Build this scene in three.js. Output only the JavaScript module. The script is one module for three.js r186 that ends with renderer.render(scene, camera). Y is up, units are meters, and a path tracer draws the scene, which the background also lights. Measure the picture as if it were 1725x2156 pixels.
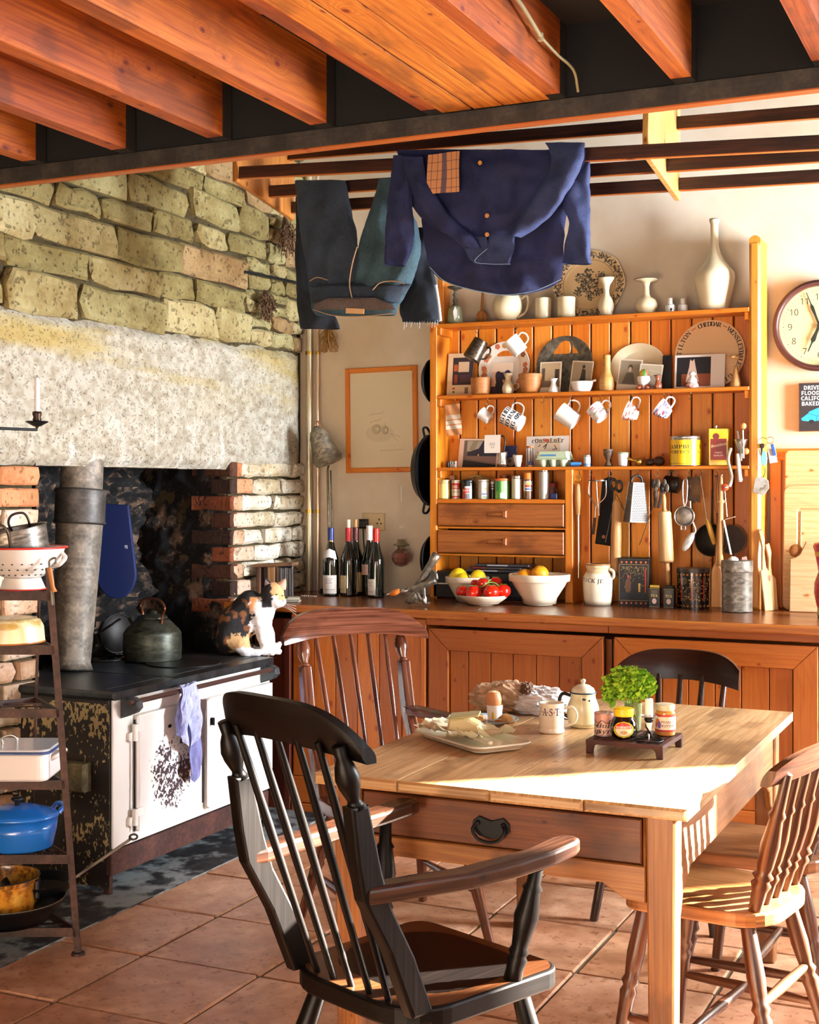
import * as THREE from 'three';
import { mergeGeometries } from 'three/addons/utils/BufferGeometryUtils.js';
import { MarchingCubes } from 'three/addons/objects/MarchingCubes.js';
import { RectAreaLightUniformsLib } from 'three/addons/lights/RectAreaLightUniformsLib.js';
import { SimplexNoise } from 'three/addons/math/SimplexNoise.js';

// ---------------------------------------------------------------- camera, light, exposure
const scene = new THREE.Scene();
const camera = new THREE.PerspectiveCamera(2 * Math.atan(1131 / 2866) * 180 / Math.PI, 1725 / 2262, 0.05, 60);
camera.position.set(0, 1.45, 0);
camera.rotation.set(0, 24.77 * Math.PI / 180, 0);
camera.setViewOffset(1725, 2262, 0, 106, 1725, 2156);      // lens shifted: the horizon lies above the middle of the frame
camera.updateProjectionMatrix();
scene.add(camera);
const renderer = new THREE.WebGLRenderer({ antialias: true });
renderer.toneMapping = THREE.LinearToneMapping;
renderer.toneMappingExposure = 1.0;
renderer.shadowMap.enabled = true;
RectAreaLightUniformsLib.init();
scene.background = new THREE.Color(0.75, 0.85, 1.0);

const sun = new THREE.DirectionalLight(new THREE.Color(1.0, 0.92, 0.8), 230);
const SUN = new THREE.Vector3(0.766, 0, -0.643).multiplyScalar(Math.cos(0.33)).setY(Math.sin(0.33));
sun.position.set(-1, 0.7, -3.2).addScaledVector(SUN, 9);
sun.target.position.set(-1, 0.7, -3.2);
sun.castShadow = true;
Object.assign(sun.shadow.camera, { left: -4, right: 4, top: 4, bottom: -4, near: 0.5, far: 20 });
sun.shadow.mapSize.set(4096, 4096);
sun.shadow.radius = 2;
scene.add(sun, sun.target);
function windowOrFillLight(w, h, power, x, y, z, tx, ty, tz, col) {        // area light the size of a window
  const l = new THREE.RectAreaLight(new THREE.Color(...col), power, w, h);
  l.position.set(x, y, z); l.lookAt(tx, ty, tz); scene.add(l); return l;
}
windowOrFillLight(0.84, 1.5, 118, 1.56, 1.63, -5.18, -2, 1.63, -5.18, [0.9, 0.97, 1.06]);
windowOrFillLight(1.5, 1.25, 1.5, 1.56, 1.5, -1.5, -2, 1.5, -1.5, [0.92, 0.97, 1.05]);  // added fill lamp at a made-up second window near the camera
windowOrFillLight(1.5, 1.3, 6, -0.4, 1.5, 1.16, -0.4, 1.5, -3, [0.95, 0.98, 1.03]);  // added fill lamp at a made-up window behind the camera

// ---------------------------------------------------------------- helpers
const PI = Math.PI;
let seed = 7;
const rnd = () => { seed = (seed * 1664525 + 1013904223) >>> 0; return seed / 4294967296; };
const rr = (a, b) => a + (b - a) * rnd();
const simplex = new SimplexNoise({ random: rnd });
const noise3 = (x, y, z) => simplex.noise3d(x, y, z);
const V = (x, y, z) => new THREE.Vector3(x, y, z);
const clamp = (x, a = 0, b = 1) => Math.min(b, Math.max(a, x));
const smooth = (a, b, x) => { const t = clamp((x - a) / (b - a)); return t * t * (3 - 2 * t); };

// --- textures: tiling value noise
function lattice(n, m, s) {
  const a = new Float32Array(n * m); let q = s * 7919 + 17;
  for (let i = 0; i < n * m; i++) { q = (q * 1664525 + 1013904223) >>> 0; a[i] = q / 4294967296; }
  return (u, v) => {                                                // u, v in 0..1, periodic
    const x = u * n, y = v * m, x0 = Math.floor(x), y0 = Math.floor(y);
    let fx = x - x0, fy = y - y0; fx = fx * fx * (3 - 2 * fx); fy = fy * fy * (3 - 2 * fy);
    const i0 = ((x0 % n) + n) % n, i1 = (i0 + 1) % n, j0 = ((y0 % m) + m) % m, j1 = (j0 + 1) % m;
    const p = a[j0 * n + i0], r = a[j0 * n + i1], t = a[j1 * n + i0], w = a[j1 * n + i1];
    return p + (r - p) * fx + (t - p) * fy + (p - r - t + w) * fx * fy;
  };
}
function fbm(n, m, s, oct = 5, gain = 0.5) {
  const L = []; for (let o = 0; o < oct; o++) L.push(lattice(n << o, m << o, s + o * 13));
  return (u, v) => { let a = 0, g = 1, t = 0; for (const l of L) { a += l(u, v) * g; t += g; g *= gain; } return a / t; };
}
function texture(w, h, fn, mw, mh, srgb = true) {                   // fn(u, v) -> [r, g, b] 0..1; mw, mh: size in metres
  const d = new Uint8Array(w * h * 4);
  for (let j = 0; j < h; j++) for (let i = 0; i < w; i++) {
    const c = fn((i + 0.5) / w, (j + 0.5) / h), k = (j * w + i) * 4;
    d[k] = clamp(c[0]) * 255; d[k + 1] = clamp(c[1]) * 255; d[k + 2] = clamp(c[2]) * 255; d[k + 3] = 255;
  }
  const t = new THREE.DataTexture(d, w, h, THREE.RGBAFormat);
  t.wrapS = t.wrapT = THREE.RepeatWrapping; t.magFilter = THREE.LinearFilter; t.minFilter = THREE.LinearMipmapLinearFilter; t.generateMipmaps = true;
  if (srgb) t.colorSpace = THREE.SRGBColorSpace;
  t.repeat.set(1 / mw, 1 / mh); t.needsUpdate = true; return t;
}
function canvasTex(w, h, draw) {
  const c = document.createElement('canvas'); c.width = w; c.height = h;
  const x = c.getContext('2d'); draw(x, w, h);
  const t = new THREE.CanvasTexture(c); t.colorSpace = THREE.SRGBColorSpace; t.anisotropy = 4; return t;
}
const mix = (a, b, t) => [a[0] + (b[0] - a[0]) * t, a[1] + (b[1] - a[1]) * t, a[2] + (b[2] - a[2]) * t];
function woodTex(s, knots, dark, contrast, dirt = 0) {
  const warp = fbm(3, 4, s, 4), streak = lattice(5, 300, s + 50), streak2 = lattice(16, 140, s + 51), tone = fbm(2, 12, s + 60, 3), blot = fbm(9, 9, s + 70, 5);
  const K = []; let q = s * 31 + 5; const rn = () => { q = (q * 1664525 + 1013904223) >>> 0; return q / 4294967296; };
  for (let i = 0; i < knots; i++) K.push([rn(), rn(), 0.004 + rn() * 0.009]);
  return texture(1024, 512, (u, v) => {
    let pull = 0, kn = 0;
    for (const [a, b, r] of K) {
      let du = Math.abs(u - a), dv = Math.abs(v - b); du = Math.min(du, 1 - du); dv = Math.min(dv, 1 - dv);
      const e = (du * du * 1.7 + dv * dv * 1.2) / (r * r);
      if (e < 60) { pull += 3.2 * Math.exp(-e / 9); kn = Math.max(kn, Math.exp(-e * 1.3)); }
    }
    const ring = 0.5 + 0.5 * Math.sin((v * 30 + warp(u, v) * 5 + pull) * 6.283);
    let d = 0.16 * Math.pow(ring, 2.2) + 0.42 * streak(u, v) + 0.24 * streak2(u, v) + 0.4 * (1 - tone(u, v));
    d = (d - 0.42) * contrast + 0.3; d = clamp(d + kn * 0.9, 0, 1.15);
    const c = mix([1, 1, 1], dark, d), m = dirt * smooth(0.5, 0.72, blot(u, v));
    return mix(c, [0.22, 0.15, 0.1], m);
  }, 1.6, 0.8);
}
const T = {
  pine: woodTex(3, 34, [0.6, 0.42, 0.22], 0.75),
  joist: woodTex(5, 30, [0.55, 0.33, 0.18], 0.8, 0.3),
  worn: woodTex(8, 22, [0.62, 0.5, 0.36], 0.9, 0.3),
  light: woodTex(17, 40, [0.72, 0.5, 0.26], 0.5),
  dark: woodTex(11, 6, [0.3, 0.22, 0.18], 1.0, 0.3),
};
{
  const a = fbm(4, 4, 21, 6, 0.55), b = fbm(3, 3, 24, 4), c = fbm(60, 60, 27, 2);
  T.plaster = texture(512, 512, (u, v) => mix([1, 1, 1], [0.86, 0.8, 0.72], clamp((a(u, v) - 0.35) * 1.9) * 0.8 + (b(u, v) - 0.5) * 0.5 + (c(u, v) - 0.5) * 0.1), 2.2, 2.2);
  const st = fbm(6, 6, 31, 6, 0.6), sp = fbm(90, 90, 33, 2), pit = fbm(70, 70, 35, 3), big = fbm(3, 3, 37, 3);
  const speck = (u, v) => Math.pow(smooth(0.64, 0.8, pit(u, v)), 1.4);
  T.stone = texture(1024, 1024, (u, v) => mix(mix([1, 1, 0.98], [0.7, 0.62, 0.46], clamp((st(u, v) - 0.36) * 2.1) + (sp(u, v) - 0.5) * 0.4), [0.3, 0.23, 0.16], speck(u, v) * 0.38), 1.1, 1.1);
  T.stoneBump = texture(1024, 1024, (u, v) => { const q = 0.55 * st(u, v) + 0.25 * sp(u, v) + 0.3 * big(u, v) - 0.4 * speck(u, v); return [q, q, q]; }, 1.1, 1.1, false);
  const t1 = fbm(5, 5, 41, 5), t2 = fbm(24, 24, 43, 4), t3 = fbm(70, 70, 44, 2);
  T.tile = texture(512, 512, (u, v) => { const d = clamp((t1(u, v) - 0.3) * 1.4) * 0.55 + (t2(u, v) - 0.5) * 0.55 + 0.18 + 0.8 * smooth(0.7, 0.8, t3(u, v)) * 0.4; return mix([1, 0.98, 0.95], [0.6, 0.46, 0.36], d); }, 1.0, 1.0);
  const s1 = fbm(8, 8, 51, 6, 0.62), s2 = fbm(50, 50, 53, 3);
  T.soot = texture(512, 512, (u, v) => { const d = smooth(0.5, 0.78, s1(u, v)) * 0.9 + smooth(0.66, 0.8, s2(u, v)) * 0.35; return mix([0.03, 0.026, 0.026], [0.5, 0.4, 0.32], clamp(d)); }, 0.7, 0.7);
  const f1 = fbm(128, 128, 61, 2), f2 = fbm(4, 4, 63, 4);
  T.cloth = texture(512, 512, (u, v) => { const q = 0.72 + 0.28 * f1(u, v) + 0.5 * (f2(u, v) - 0.5); return [q, q, q]; }, 0.35, 0.35);
  const m1 = fbm(6, 6, 71, 6, 0.6), m2 = fbm(40, 40, 73, 3);
  T.metal = texture(512, 512, (u, v) => { const q = 0.62 + 0.7 * (m1(u, v) - 0.4) + 0.3 * (m2(u, v) - 0.5); return [q, q * 0.98, q * 0.95]; }, 0.4, 0.4);
}
// --- materials
const mat = (color, rough = 0.7, o = {}) => new THREE.MeshStandardMaterial({ color, roughness: rough, side: THREE.DoubleSide, ...o });
const phys = (color, rough = 0.3, o = {}) => new THREE.MeshPhysicalMaterial({ color, roughness: rough, side: THREE.DoubleSide, ...o });
const wood = (color, map = T.pine, rough = 0.5, bump = 0.0006) => mat(color, rough, { map, bumpMap: map, bumpScale: bump });
const glazed = (color, rough = 0.25) => phys(color, rough, { clearcoat: 0.5, clearcoatRoughness: 0.15 });
// --- geometry
const E3 = (x = 0, y = 0, z = 0) => new THREE.Euler(x, y, z);
function place(g, p = [0, 0, 0], r = [0, 0, 0], s) {
  const m = new THREE.Matrix4().compose(V(...p), new THREE.Quaternion().setFromEuler(E3(...r)), s ? V(...s) : V(1, 1, 1));
  g.applyMatrix4(m); return g;
}
function plain(g) {                                                   // only position, normal, uv; no index
  if (g.index) g = g.toNonIndexed();
  for (const k of Object.keys(g.attributes)) if (!['position', 'normal', 'uv'].includes(k)) g.deleteAttribute(k);
  if (!g.attributes.normal) g.computeVertexNormals();
  if (!g.attributes.uv) g.setAttribute('uv', new THREE.BufferAttribute(new Float32Array(g.attributes.position.count * 2), 2));
  g.morphAttributes = {}; return g;
}
function metreUV(g, axis = 'y', jitter = true) {                      // box projection in metres, u along the grain axis
  g = plain(g); const p = g.attributes.position.array, uv = g.attributes.uv.array, ax = { x: 0, y: 1, z: 2 }[axis];
  const ou = jitter ? rnd() * 3 : 0, ov = jitter ? rnd() * 3 : 0;
  for (let i = 0; i < p.length; i += 9) {
    const a = [p[i + 3] - p[i], p[i + 4] - p[i + 1], p[i + 5] - p[i + 2]], b = [p[i + 6] - p[i], p[i + 7] - p[i + 1], p[i + 8] - p[i + 2]];
    const n = [a[1] * b[2] - a[2] * b[1], a[2] * b[0] - a[0] * b[2], a[0] * b[1] - a[1] * b[0]].map(Math.abs);
    const d = n[0] >= n[1] && n[0] >= n[2] ? 0 : n[1] >= n[2] ? 1 : 2;
    const U = d === ax ? (ax + 1) % 3 : ax, W = 3 - d - U;
    for (let k = 0; k < 3; k++) { uv[(i / 3 + k) * 2] = p[i + k * 3 + U] + ou; uv[(i / 3 + k) * 2 + 1] = p[i + k * 3 + W] + ov; }
  }
  return g;
}
const longest = (w, h, d) => (w >= h && w >= d ? 'x' : h >= d ? 'y' : 'z');
const G = {
  box(w, h, d, p, r, bev = 0.004, axis = longest(w, h, d)) {
    const b = Math.min(bev, w * 0.3, h * 0.3, d * 0.3); let g;
    if (b < 0.0006) g = new THREE.BoxGeometry(w, h, d);
    else {
      const x = w / 2 - b, y = h / 2 - b, s = new THREE.Shape(); s.moveTo(-x, -y); s.lineTo(x, -y); s.lineTo(x, y); s.lineTo(-x, y); s.closePath();
      g = new THREE.ExtrudeGeometry(s, { depth: d - 2 * b, bevelEnabled: true, bevelThickness: b, bevelSize: b, bevelSegments: 1, curveSegments: 1 });
      g.translate(0, 0, -d / 2 + b);
    }
    return place(metreUV(g, axis), p, r);
  },
  span(a, b, bev = 0.004, axis) {                                     // box between two corners
    return G.box(Math.abs(b[0] - a[0]), Math.abs(b[1] - a[1]), Math.abs(b[2] - a[2]), [(a[0] + b[0]) / 2, (a[1] + b[1]) / 2, (a[2] + b[2]) / 2], undefined, bev, axis);
  },
  ext(pts, d, p, r, bev = 0.003, axis = 'x', holes = [], seg = 1) {   // outline in x, y, thickness d centred on z
    const s = new THREE.Shape(pts.map(([x, y]) => new THREE.Vector2(x, y)));
    for (const h of holes) s.holes.push(new THREE.Path(h.map(([x, y]) => new THREE.Vector2(x, y))));
    const b = Math.min(bev, d * 0.45);
    const g = new THREE.ExtrudeGeometry(s, b > 0.0003 ? { depth: d - 2 * b, bevelEnabled: true, bevelThickness: b, bevelSize: b, bevelOffset: -b, bevelSegments: seg, curveSegments: 8 } : { depth: d, bevelEnabled: false });
    g.translate(0, 0, b > 0.0003 ? -d / 2 + b : -d / 2);
    return place(metreUV(g, axis), p, r);
  },
  lathe(prof, p, r, seg = 24, s) {                                      // v runs with the height, so that a print keeps its place on inner and outer wall
    const g = plain(new THREE.LatheGeometry(prof.map(([x, y]) => new THREE.Vector2(Math.max(x, 0.00001), y)), seg)), q = g.attributes.position.array, u = g.attributes.uv.array;
    let lo = 1e9, hi = -1e9; for (const [, y] of prof) { lo = Math.min(lo, y); hi = Math.max(hi, y); }
    for (let i = 0; i < q.length / 3; i++) u[i * 2 + 1] = (q[i * 3 + 1] - lo) / (hi - lo || 1);
    return place(g, p, r, s);
  },
  cyl(a, b, h, p, r, seg = 20) { return place(plain(new THREE.CylinderGeometry(a, b, h, seg)), p, r); },
  sph(rad, p, s, seg = 20, r) { return place(plain(new THREE.SphereGeometry(rad, seg, Math.round(seg * 0.7))), p, r, s); },
  tor(R, t, p, r, seg = 28, arc = PI * 2, s) { return place(plain(new THREE.TorusGeometry(R, t, 8, seg, arc)), p, r, s); },
  tube(pts, rad, seg = 24, rs = 8, closed = false) {
    const c = new THREE.CatmullRomCurve3(pts.map((q) => V(...q)), closed, 'centripetal');
    return metreUV(new THREE.TubeGeometry(c, seg, rad, rs, closed), 'y');
  },
  rod(a, b, prof, seg = 14) {                                         // turned rod from a to b: prof = radius or [[radius, share of the length], ...]
    const A = V(...a), B = V(...b), L = A.distanceTo(B), pr = typeof prof === 'number' ? [[prof, 0], [prof, 1]] : prof;
    const full = [[0, pr[0][1] * L], ...pr.map(([q, t]) => [q, t * L]), [0, pr[pr.length - 1][1] * L]];
    const g = metreUV(new THREE.LatheGeometry(full.map(([x, y]) => new THREE.Vector2(Math.max(x, 0.00001), y)), seg), 'y');
    g.applyQuaternion(new THREE.Quaternion().setFromUnitVectors(V(0, 1, 0), B.clone().sub(A).normalize()));
    g.translate(...a); return g;
  },
  bar(a, b, w, h, up = [0, 1, 0], bev = 0.003) {                      // rectangular bar from a to b
    const A = V(...a), B = V(...b), d = B.clone().sub(A), L = d.length(); d.normalize();
    const x = V(...up).cross(d).normalize(), y = d.clone().cross(x);
    const g = G.box(w, h, L, [0, 0, L / 2], undefined, bev, 'z');
    g.applyMatrix4(new THREE.Matrix4().makeBasis(x, y, d)); g.translate(...a); return g;
  },
  grid(nu, nv, fn) {                                                  // surface through fn(u, v) -> [x, y, z]
    const P = [], U = [], I = [];
    for (let j = 0; j <= nv; j++) for (let i = 0; i <= nu; i++) { P.push(...fn(i / nu, j / nv)); U.push(i / nu, j / nv); }
    for (let j = 0; j < nv; j++) for (let i = 0; i < nu; i++) { const a = j * (nu + 1) + i, b = a + nu + 1; I.push(a, a + 1, b, a + 1, b + 1, b); }
    const g = new THREE.BufferGeometry(); g.setAttribute('position', new THREE.Float32BufferAttribute(P, 3)); g.setAttribute('uv', new THREE.Float32BufferAttribute(U, 2));
    g.setIndex(I); g.computeVertexNormals(); return plain(g);
  },
};
// --- objects
const used = {}, partNames = new WeakMap();
function numbered(n) { const k = used[n] = (used[n] ?? -1) + 1; return k ? n + '_' + String(k).padStart(3, '0') : n; }
function info(o, label, category, group, kind) {
  if (label) o.userData.label = label; if (category) o.userData.category = category; if (group) o.userData.group = group; if (kind) o.userData.kind = kind; return o;
}
function thing(name, label, category, p = [0, 0, 0], turn = 0, group) {
  const o = new THREE.Group(); o.name = numbered(name); o.position.set(...p); o.rotation.y = turn; scene.add(o); return info(o, label, category, group);
}
function mesh(name, geos, m, parent) {
  const list = (Array.isArray(geos) ? geos : [geos]).map(plain);
  const o = new THREE.Mesh(list.length > 1 ? mergeGeometries(list) : list[0], m);
  o.castShadow = o.receiveShadow = true; (parent || scene).add(o);
  if (parent) { if (!partNames.has(parent)) partNames.set(parent, {}); const n = partNames.get(parent), k = n[name] = (n[name] ?? -1) + 1; o.name = k ? name + '_' + String(k).padStart(3, '0') : name; } else o.name = numbered(name);
  return o;
}
function solo(name, label, category, geos, m, p = [0, 0, 0], turn = 0, group) {   // a thing that is one mesh
  const o = mesh(name, geos, m); o.position.set(...p); o.rotation.y = turn; return info(o, label, category, group);
}
function copyOf(o, base, label, p, turn = 0) {
  const c = o.clone(); c.name = numbered(base); c.userData = { ...o.userData, label }; c.position.set(...p); c.rotation.y = turn; scene.add(c); return c;
}
const struct = (o) => info(o, null, null, null, 'structure');
function structure(name) { const o = new THREE.Group(); o.name = name; scene.add(o); return struct(o); }
// ---------------------------------------------------------------- the room
const BZ = -6.07, LX = -3.38, RX = 1.6, FZ = 1.2, TOP = 3.4;          // back wall, left wall, right wall, front wall, ceiling beyond the beam
const m_grout = mat(0x6b5a44, 0.95, { map: T.plaster });
const tileMats = [0xd0a688, 0xc89c7c, 0xd6b094, 0xca9e7c, 0xcea284].map((c) => mat(c, 0.42, { map: T.tile, bumpMap: T.tile, bumpScale: 0.0008 }));
const floor = structure('floor');
mesh('floor_slab', G.span([LX - 0.6, -0.15, BZ - 0.2], [RX + 0.2, -0.006, FZ + 0.2], 0), m_grout, floor);
{
  const TS = 0.42, x0 = -2.935, z0 = -5.58;
  const variants = [0, 1, 2, 3].map(() => G.box(TS - 0.011, 0.03, TS - 0.011, [0, -0.015, 0], undefined, 0.005, 'x'));
  for (let i = 0; i < 11; i++) for (let j = 0; j < 16; j++) {
    const x = x0 + (i + 0.5) * TS, z = z0 + (j + 0.5) * TS; if (z > FZ || x > RX - 0.1) continue;
    if (j > 10 || i > 8) continue;
    const t = mesh('tile', variants[Math.floor(rnd() * 4)], tileMats[Math.floor(rnd() * 5)], floor);
    t.position.set(x, rr(-0.001, 0.0015), z); t.rotation.set(rr(-0.002, 0.002), Math.floor(rnd() * 4) * PI / 2, rr(-0.002, 0.002));
  }
  mesh('paved_floor', [G.span([x0, -0.03, z0 + 11 * TS], [RX, -0.001, FZ], 0), G.span([x0 + 9 * TS, -0.03, z0], [RX, -0.001, z0 + 11 * TS], 0)], tileMats[0], floor);
}
// the sooty concrete hearth strip in front of the range
const hearthTex = (() => { const a = fbm(7, 7, 81, 6, 0.6), b = fbm(30, 30, 83, 3); return texture(512, 512, (u, v) => mix([0.5, 0.52, 0.52], [0.07, 0.07, 0.08], clamp(smooth(0.42, 0.62, a(u, v)) * 0.9 + (b(u, v) - 0.5) * 0.6)), 0.9, 0.9); })();
struct(mesh('floor_hearth', G.span([LX - 0.5, -0.02, BZ], [-2.835, 0.006, -3.0], 0.004), mat(0xffffff, 0.8, { map: hearthTex, bumpMap: hearthTex, bumpScale: 0.003 })));

// back wall: uneven cream limewash
const m_lime = mat(0xe3d7c2, 0.92, { map: T.plaster, bumpMap: T.plaster, bumpScale: 0.004 });
struct(mesh('wall_back', G.span([LX - 0.6, 0, BZ - 0.25], [RX + 0.25, TOP + 0.2, BZ], 0), m_lime));
// right wall: sun window plus one added for fill; another added behind the camera
const m_wash = mat(0xe9dfcd, 0.92, { map: T.plaster });
{
  const g = [], X0 = RX, X1 = RX + 0.3, hole = [[-5.6, -4.76], [-2.25, -0.75]], y0 = 0.88, y1 = 2.38;
  g.push(G.span([X0, 0, BZ], [X1, y0, FZ], 0), G.span([X0, y1, BZ], [X1, TOP + 0.2, FZ], 0));
  g.push(G.span([X0, y0, BZ], [X1, y1, hole[0][0]], 0), G.span([X0, y0, hole[0][1]], [X1, y1, hole[1][0]], 0), G.span([X0, y0, hole[1][1]], [X1, y1, FZ], 0));
  struct(mesh("wall_right", g, m_wash));
  const f = [G.span([LX - 0.6, 0, FZ], [RX + 0.3, 0.85, FZ + 0.3], 0), G.span([LX - 0.6, 2.15, FZ], [RX + 0.3, TOP + 0.2, FZ + 0.3], 0), G.span([LX - 0.6, 0.85, FZ], [-1.15, 2.15, FZ + 0.3], 0), G.span([0.35, 0.85, FZ], [RX + 0.3, 2.15, FZ + 0.3], 0)];
  struct(mesh("wall_front", f, m_wash));
  const m_frame = mat(0xe8e2d4, 0.5);
  hole.forEach(([a, b], i) => {
    const w = structure('window_' + (i + 1)), k = [];  // the second window is made up, an opening for added fill
    for (const z of [a + 0.02, b - 0.02]) k.push(G.box(0.05, y1 - y0, 0.04, [X1 - 0.05, (y0 + y1) / 2, z]));
    for (const y of [y0 + 0.02, y1 - 0.02]) k.push(G.box(0.05, 0.04, b - a, [X1 - 0.05, y, (a + b) / 2]));
    mesh('window_frame', k, m_frame, w);
    mesh('window_sill', G.box(0.34, 0.03, b - a + 0.06, [X0 + 0.12, y0 + 0.005, (a + b) / 2]), m_frame, w);
  });
  const w3 = structure('window_3');  // unseen made-up window that goes with the added fill lamp
  mesh('window_frame', [G.box(1.5, 0.04, 0.05, [-0.4, 0.87, FZ + 0.25]), G.box(1.5, 0.04, 0.05, [-0.4, 2.13, FZ + 0.25]), G.box(0.04, 1.3, 0.05, [-1.13, 1.5, FZ + 0.25]), G.box(0.04, 1.3, 0.05, [0.33, 1.5, FZ + 0.25])], m_frame, w3);
}

// ceiling: roof boards beyond the beam; joists, floorboards and soffit boards on the near side
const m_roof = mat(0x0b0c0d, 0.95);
const JY = 2.52, JH = 0.2, JZ = -3.585;
const ceiling = structure('ceiling');
mesh('roof_boards', G.span([LX - 0.6, TOP, BZ - 0.2], [RX + 0.3, TOP + 0.15, JZ], 0), m_roof, ceiling);  // shade of the unlit roof space is put into this near-black colour
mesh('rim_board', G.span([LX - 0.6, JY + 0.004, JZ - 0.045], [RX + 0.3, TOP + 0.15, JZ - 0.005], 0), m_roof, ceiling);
const joistMats = [0xc06810, 0xb65e0c, 0xc87216].map((c) => wood(c, T.joist, 0.62, 0.0012));
const m_flatBlack = mat(0x15100c, 0.95);
{
  const pitch = 0.3595, B = JY + JH; let n = 0;
  for (let x = -0.46; x > LX; x -= pitch) {
    const first = Math.abs(x + 0.46) < 0.01; const j = structure('joist' + (n ? '_' + String(n).padStart(3, '0') : '')); n++;
    mesh('joist_timber', G.box(0.055, JH, FZ - JZ - 0.05, [x - 0.0275, JY + JH / 2, (FZ + JZ + 0.05) / 2], undefined, 0.004, 'z'), joistMats[n % 3], j);
    mesh('black_end', G.box(0.055, JH, 0.05, [x - 0.0275, JY + JH / 2, JZ + 0.025], undefined, 0.003, 'z'), m_flatBlack, j);  // plain black block over the last stretch of each joist
  }
  for (const x of [-0.1, 0.26, 0.62, 0.98, 1.34]) { const j = structure('joist_' + String(n++).padStart(3, '0')); mesh('joist_timber', G.box(0.055, JH, FZ - JZ, [x, JY + JH / 2, (FZ + JZ) / 2], undefined, 0.004, 'z'), joistMats[n % 3], j); }
  // floorboards laid across the joists
  let z = JZ + 0.42, k = 0; const fb = [];
  mesh('black_boards', G.span([LX, B + 0.001, JZ], [RX, B + 0.025, JZ + 0.415], 0), m_flatBlack, ceiling);  // strip of plain black boards next to the beam
  while (z < FZ) { const w = 0.165; mesh('floorboard', G.box(RX - LX, 0.024, w - 0.004, [(RX + LX) / 2, B + 0.013, z + w / 2], undefined, 0.003, 'x'), joistMats[k++ % 3], ceiling); z += w; }
}
// three soffit boards nailed under the joists
for (const [a, b] of [[-1.545, -1.456], [-1.447, -1.362], [-1.357, -1.222]]) {
  mesh('soffit_board', G.span([a, JY - 0.001, JZ + 0.01], [b, JY + 0.022, FZ], 0.003, 'z'), wood(0xe89a34, T.joist, 0.6, 0.001), ceiling);
}
// the painted beam that carries the joist ends
struct(mesh('beam', G.span([LX - 0.1, JY - 0.052, JZ - 0.04], [RX + 0.1, JY + 0.002, JZ + 0.0], 0.003, 'x'), mat(0x4a4540, 0.7, { map: T.metal, bumpMap: T.joist, bumpScale: 0.001 })));
struct(mesh('trim_1', G.span([LX - 0.1, JY - 0.056, JZ - 0.04], [RX + 0.1, JY - 0.052, JZ - 0.002], 0, 'x'), wood(0xc9762c)));
// ceiling cable stapled to a joist
solo('ceiling_cable', 'pale grey cable stapled along the side of a ceiling joist', 'cable', [G.tube([[-1.155, 2.66, -2.2], [-1.153, 2.655, -2.7], [-1.15, 2.64, -3.1], [-1.153, 2.6, -3.3]], 0.006, 30), G.tube([[-1.153, 2.6, -3.3], [-1.145, 2.585, -3.4], [-1.135, 2.57, -3.52], [-1.14, 2.53, -3.57]], 0.004, 16), G.box(0.012, 0.02, 0.02, [-1.154, 2.6, -3.3])], mat(0x8f8460, 0.6));

// ---------------------------------------------------------------- left wall: rubble stone over a concrete lintel and a fireplace opening
const m_mortar = mat(0x4a4026, 0.98, { map: T.stone, bumpMap: T.stoneBump, bumpScale: 0.012 });
const stoneMats = [0xa0946a, 0x8f8458, 0xa89c74, 0x857a4e, 0x947a54, 0x9c946a].map((c) => mat(c, 0.93, { map: T.stone, bumpMap: T.stoneBump, bumpScale: 0.012 }));
const whiteStone = [0xdcd6c8, 0xd2c9b8, 0xe2dccf].map((c) => mat(c, 0.93, { map: T.stone, bumpMap: T.stoneBump, bumpScale: 0.01 }));
const brickMats = [0xcc8a62, 0xd29a78, 0xd8b8a4, 0xdcc8ba].map((c) => mat(c, 0.92, { map: T.stone, bumpMap: T.stoneBump, bumpScale: 0.006 }));
const sootBrick = [0x8a4a2c, 0x54301f, 0x3a2419].map((c) => mat(c, 0.92, { map: T.stone, bumpMap: T.stoneBump, bumpScale: 0.008 }));
const wallLeft = structure('wall_left');
const OA = -5.372, OB = -4.03, OY = 1.532, BACK = -3.86;               // fireplace opening: z from OA to OB, lintel height, back
mesh('masonry', [G.span([-4.2, 0, BZ], [LX - 0.035, TOP + 0.1, OA], 0), G.span([-4.2, 0, OB], [LX - 0.035, TOP + 0.1, FZ], 0), G.span([-3.56, OY, OA], [LX - 0.035, TOP + 0.1, OB], 0), G.span([-4.2, OY + 0.12, OA], [-3.56, TOP + 0.1, OB], 0), G.span([-4.2, 0, OA], [BACK - 0.1, OY + 0.12, OB], 0)], m_mortar, wallLeft);
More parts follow.
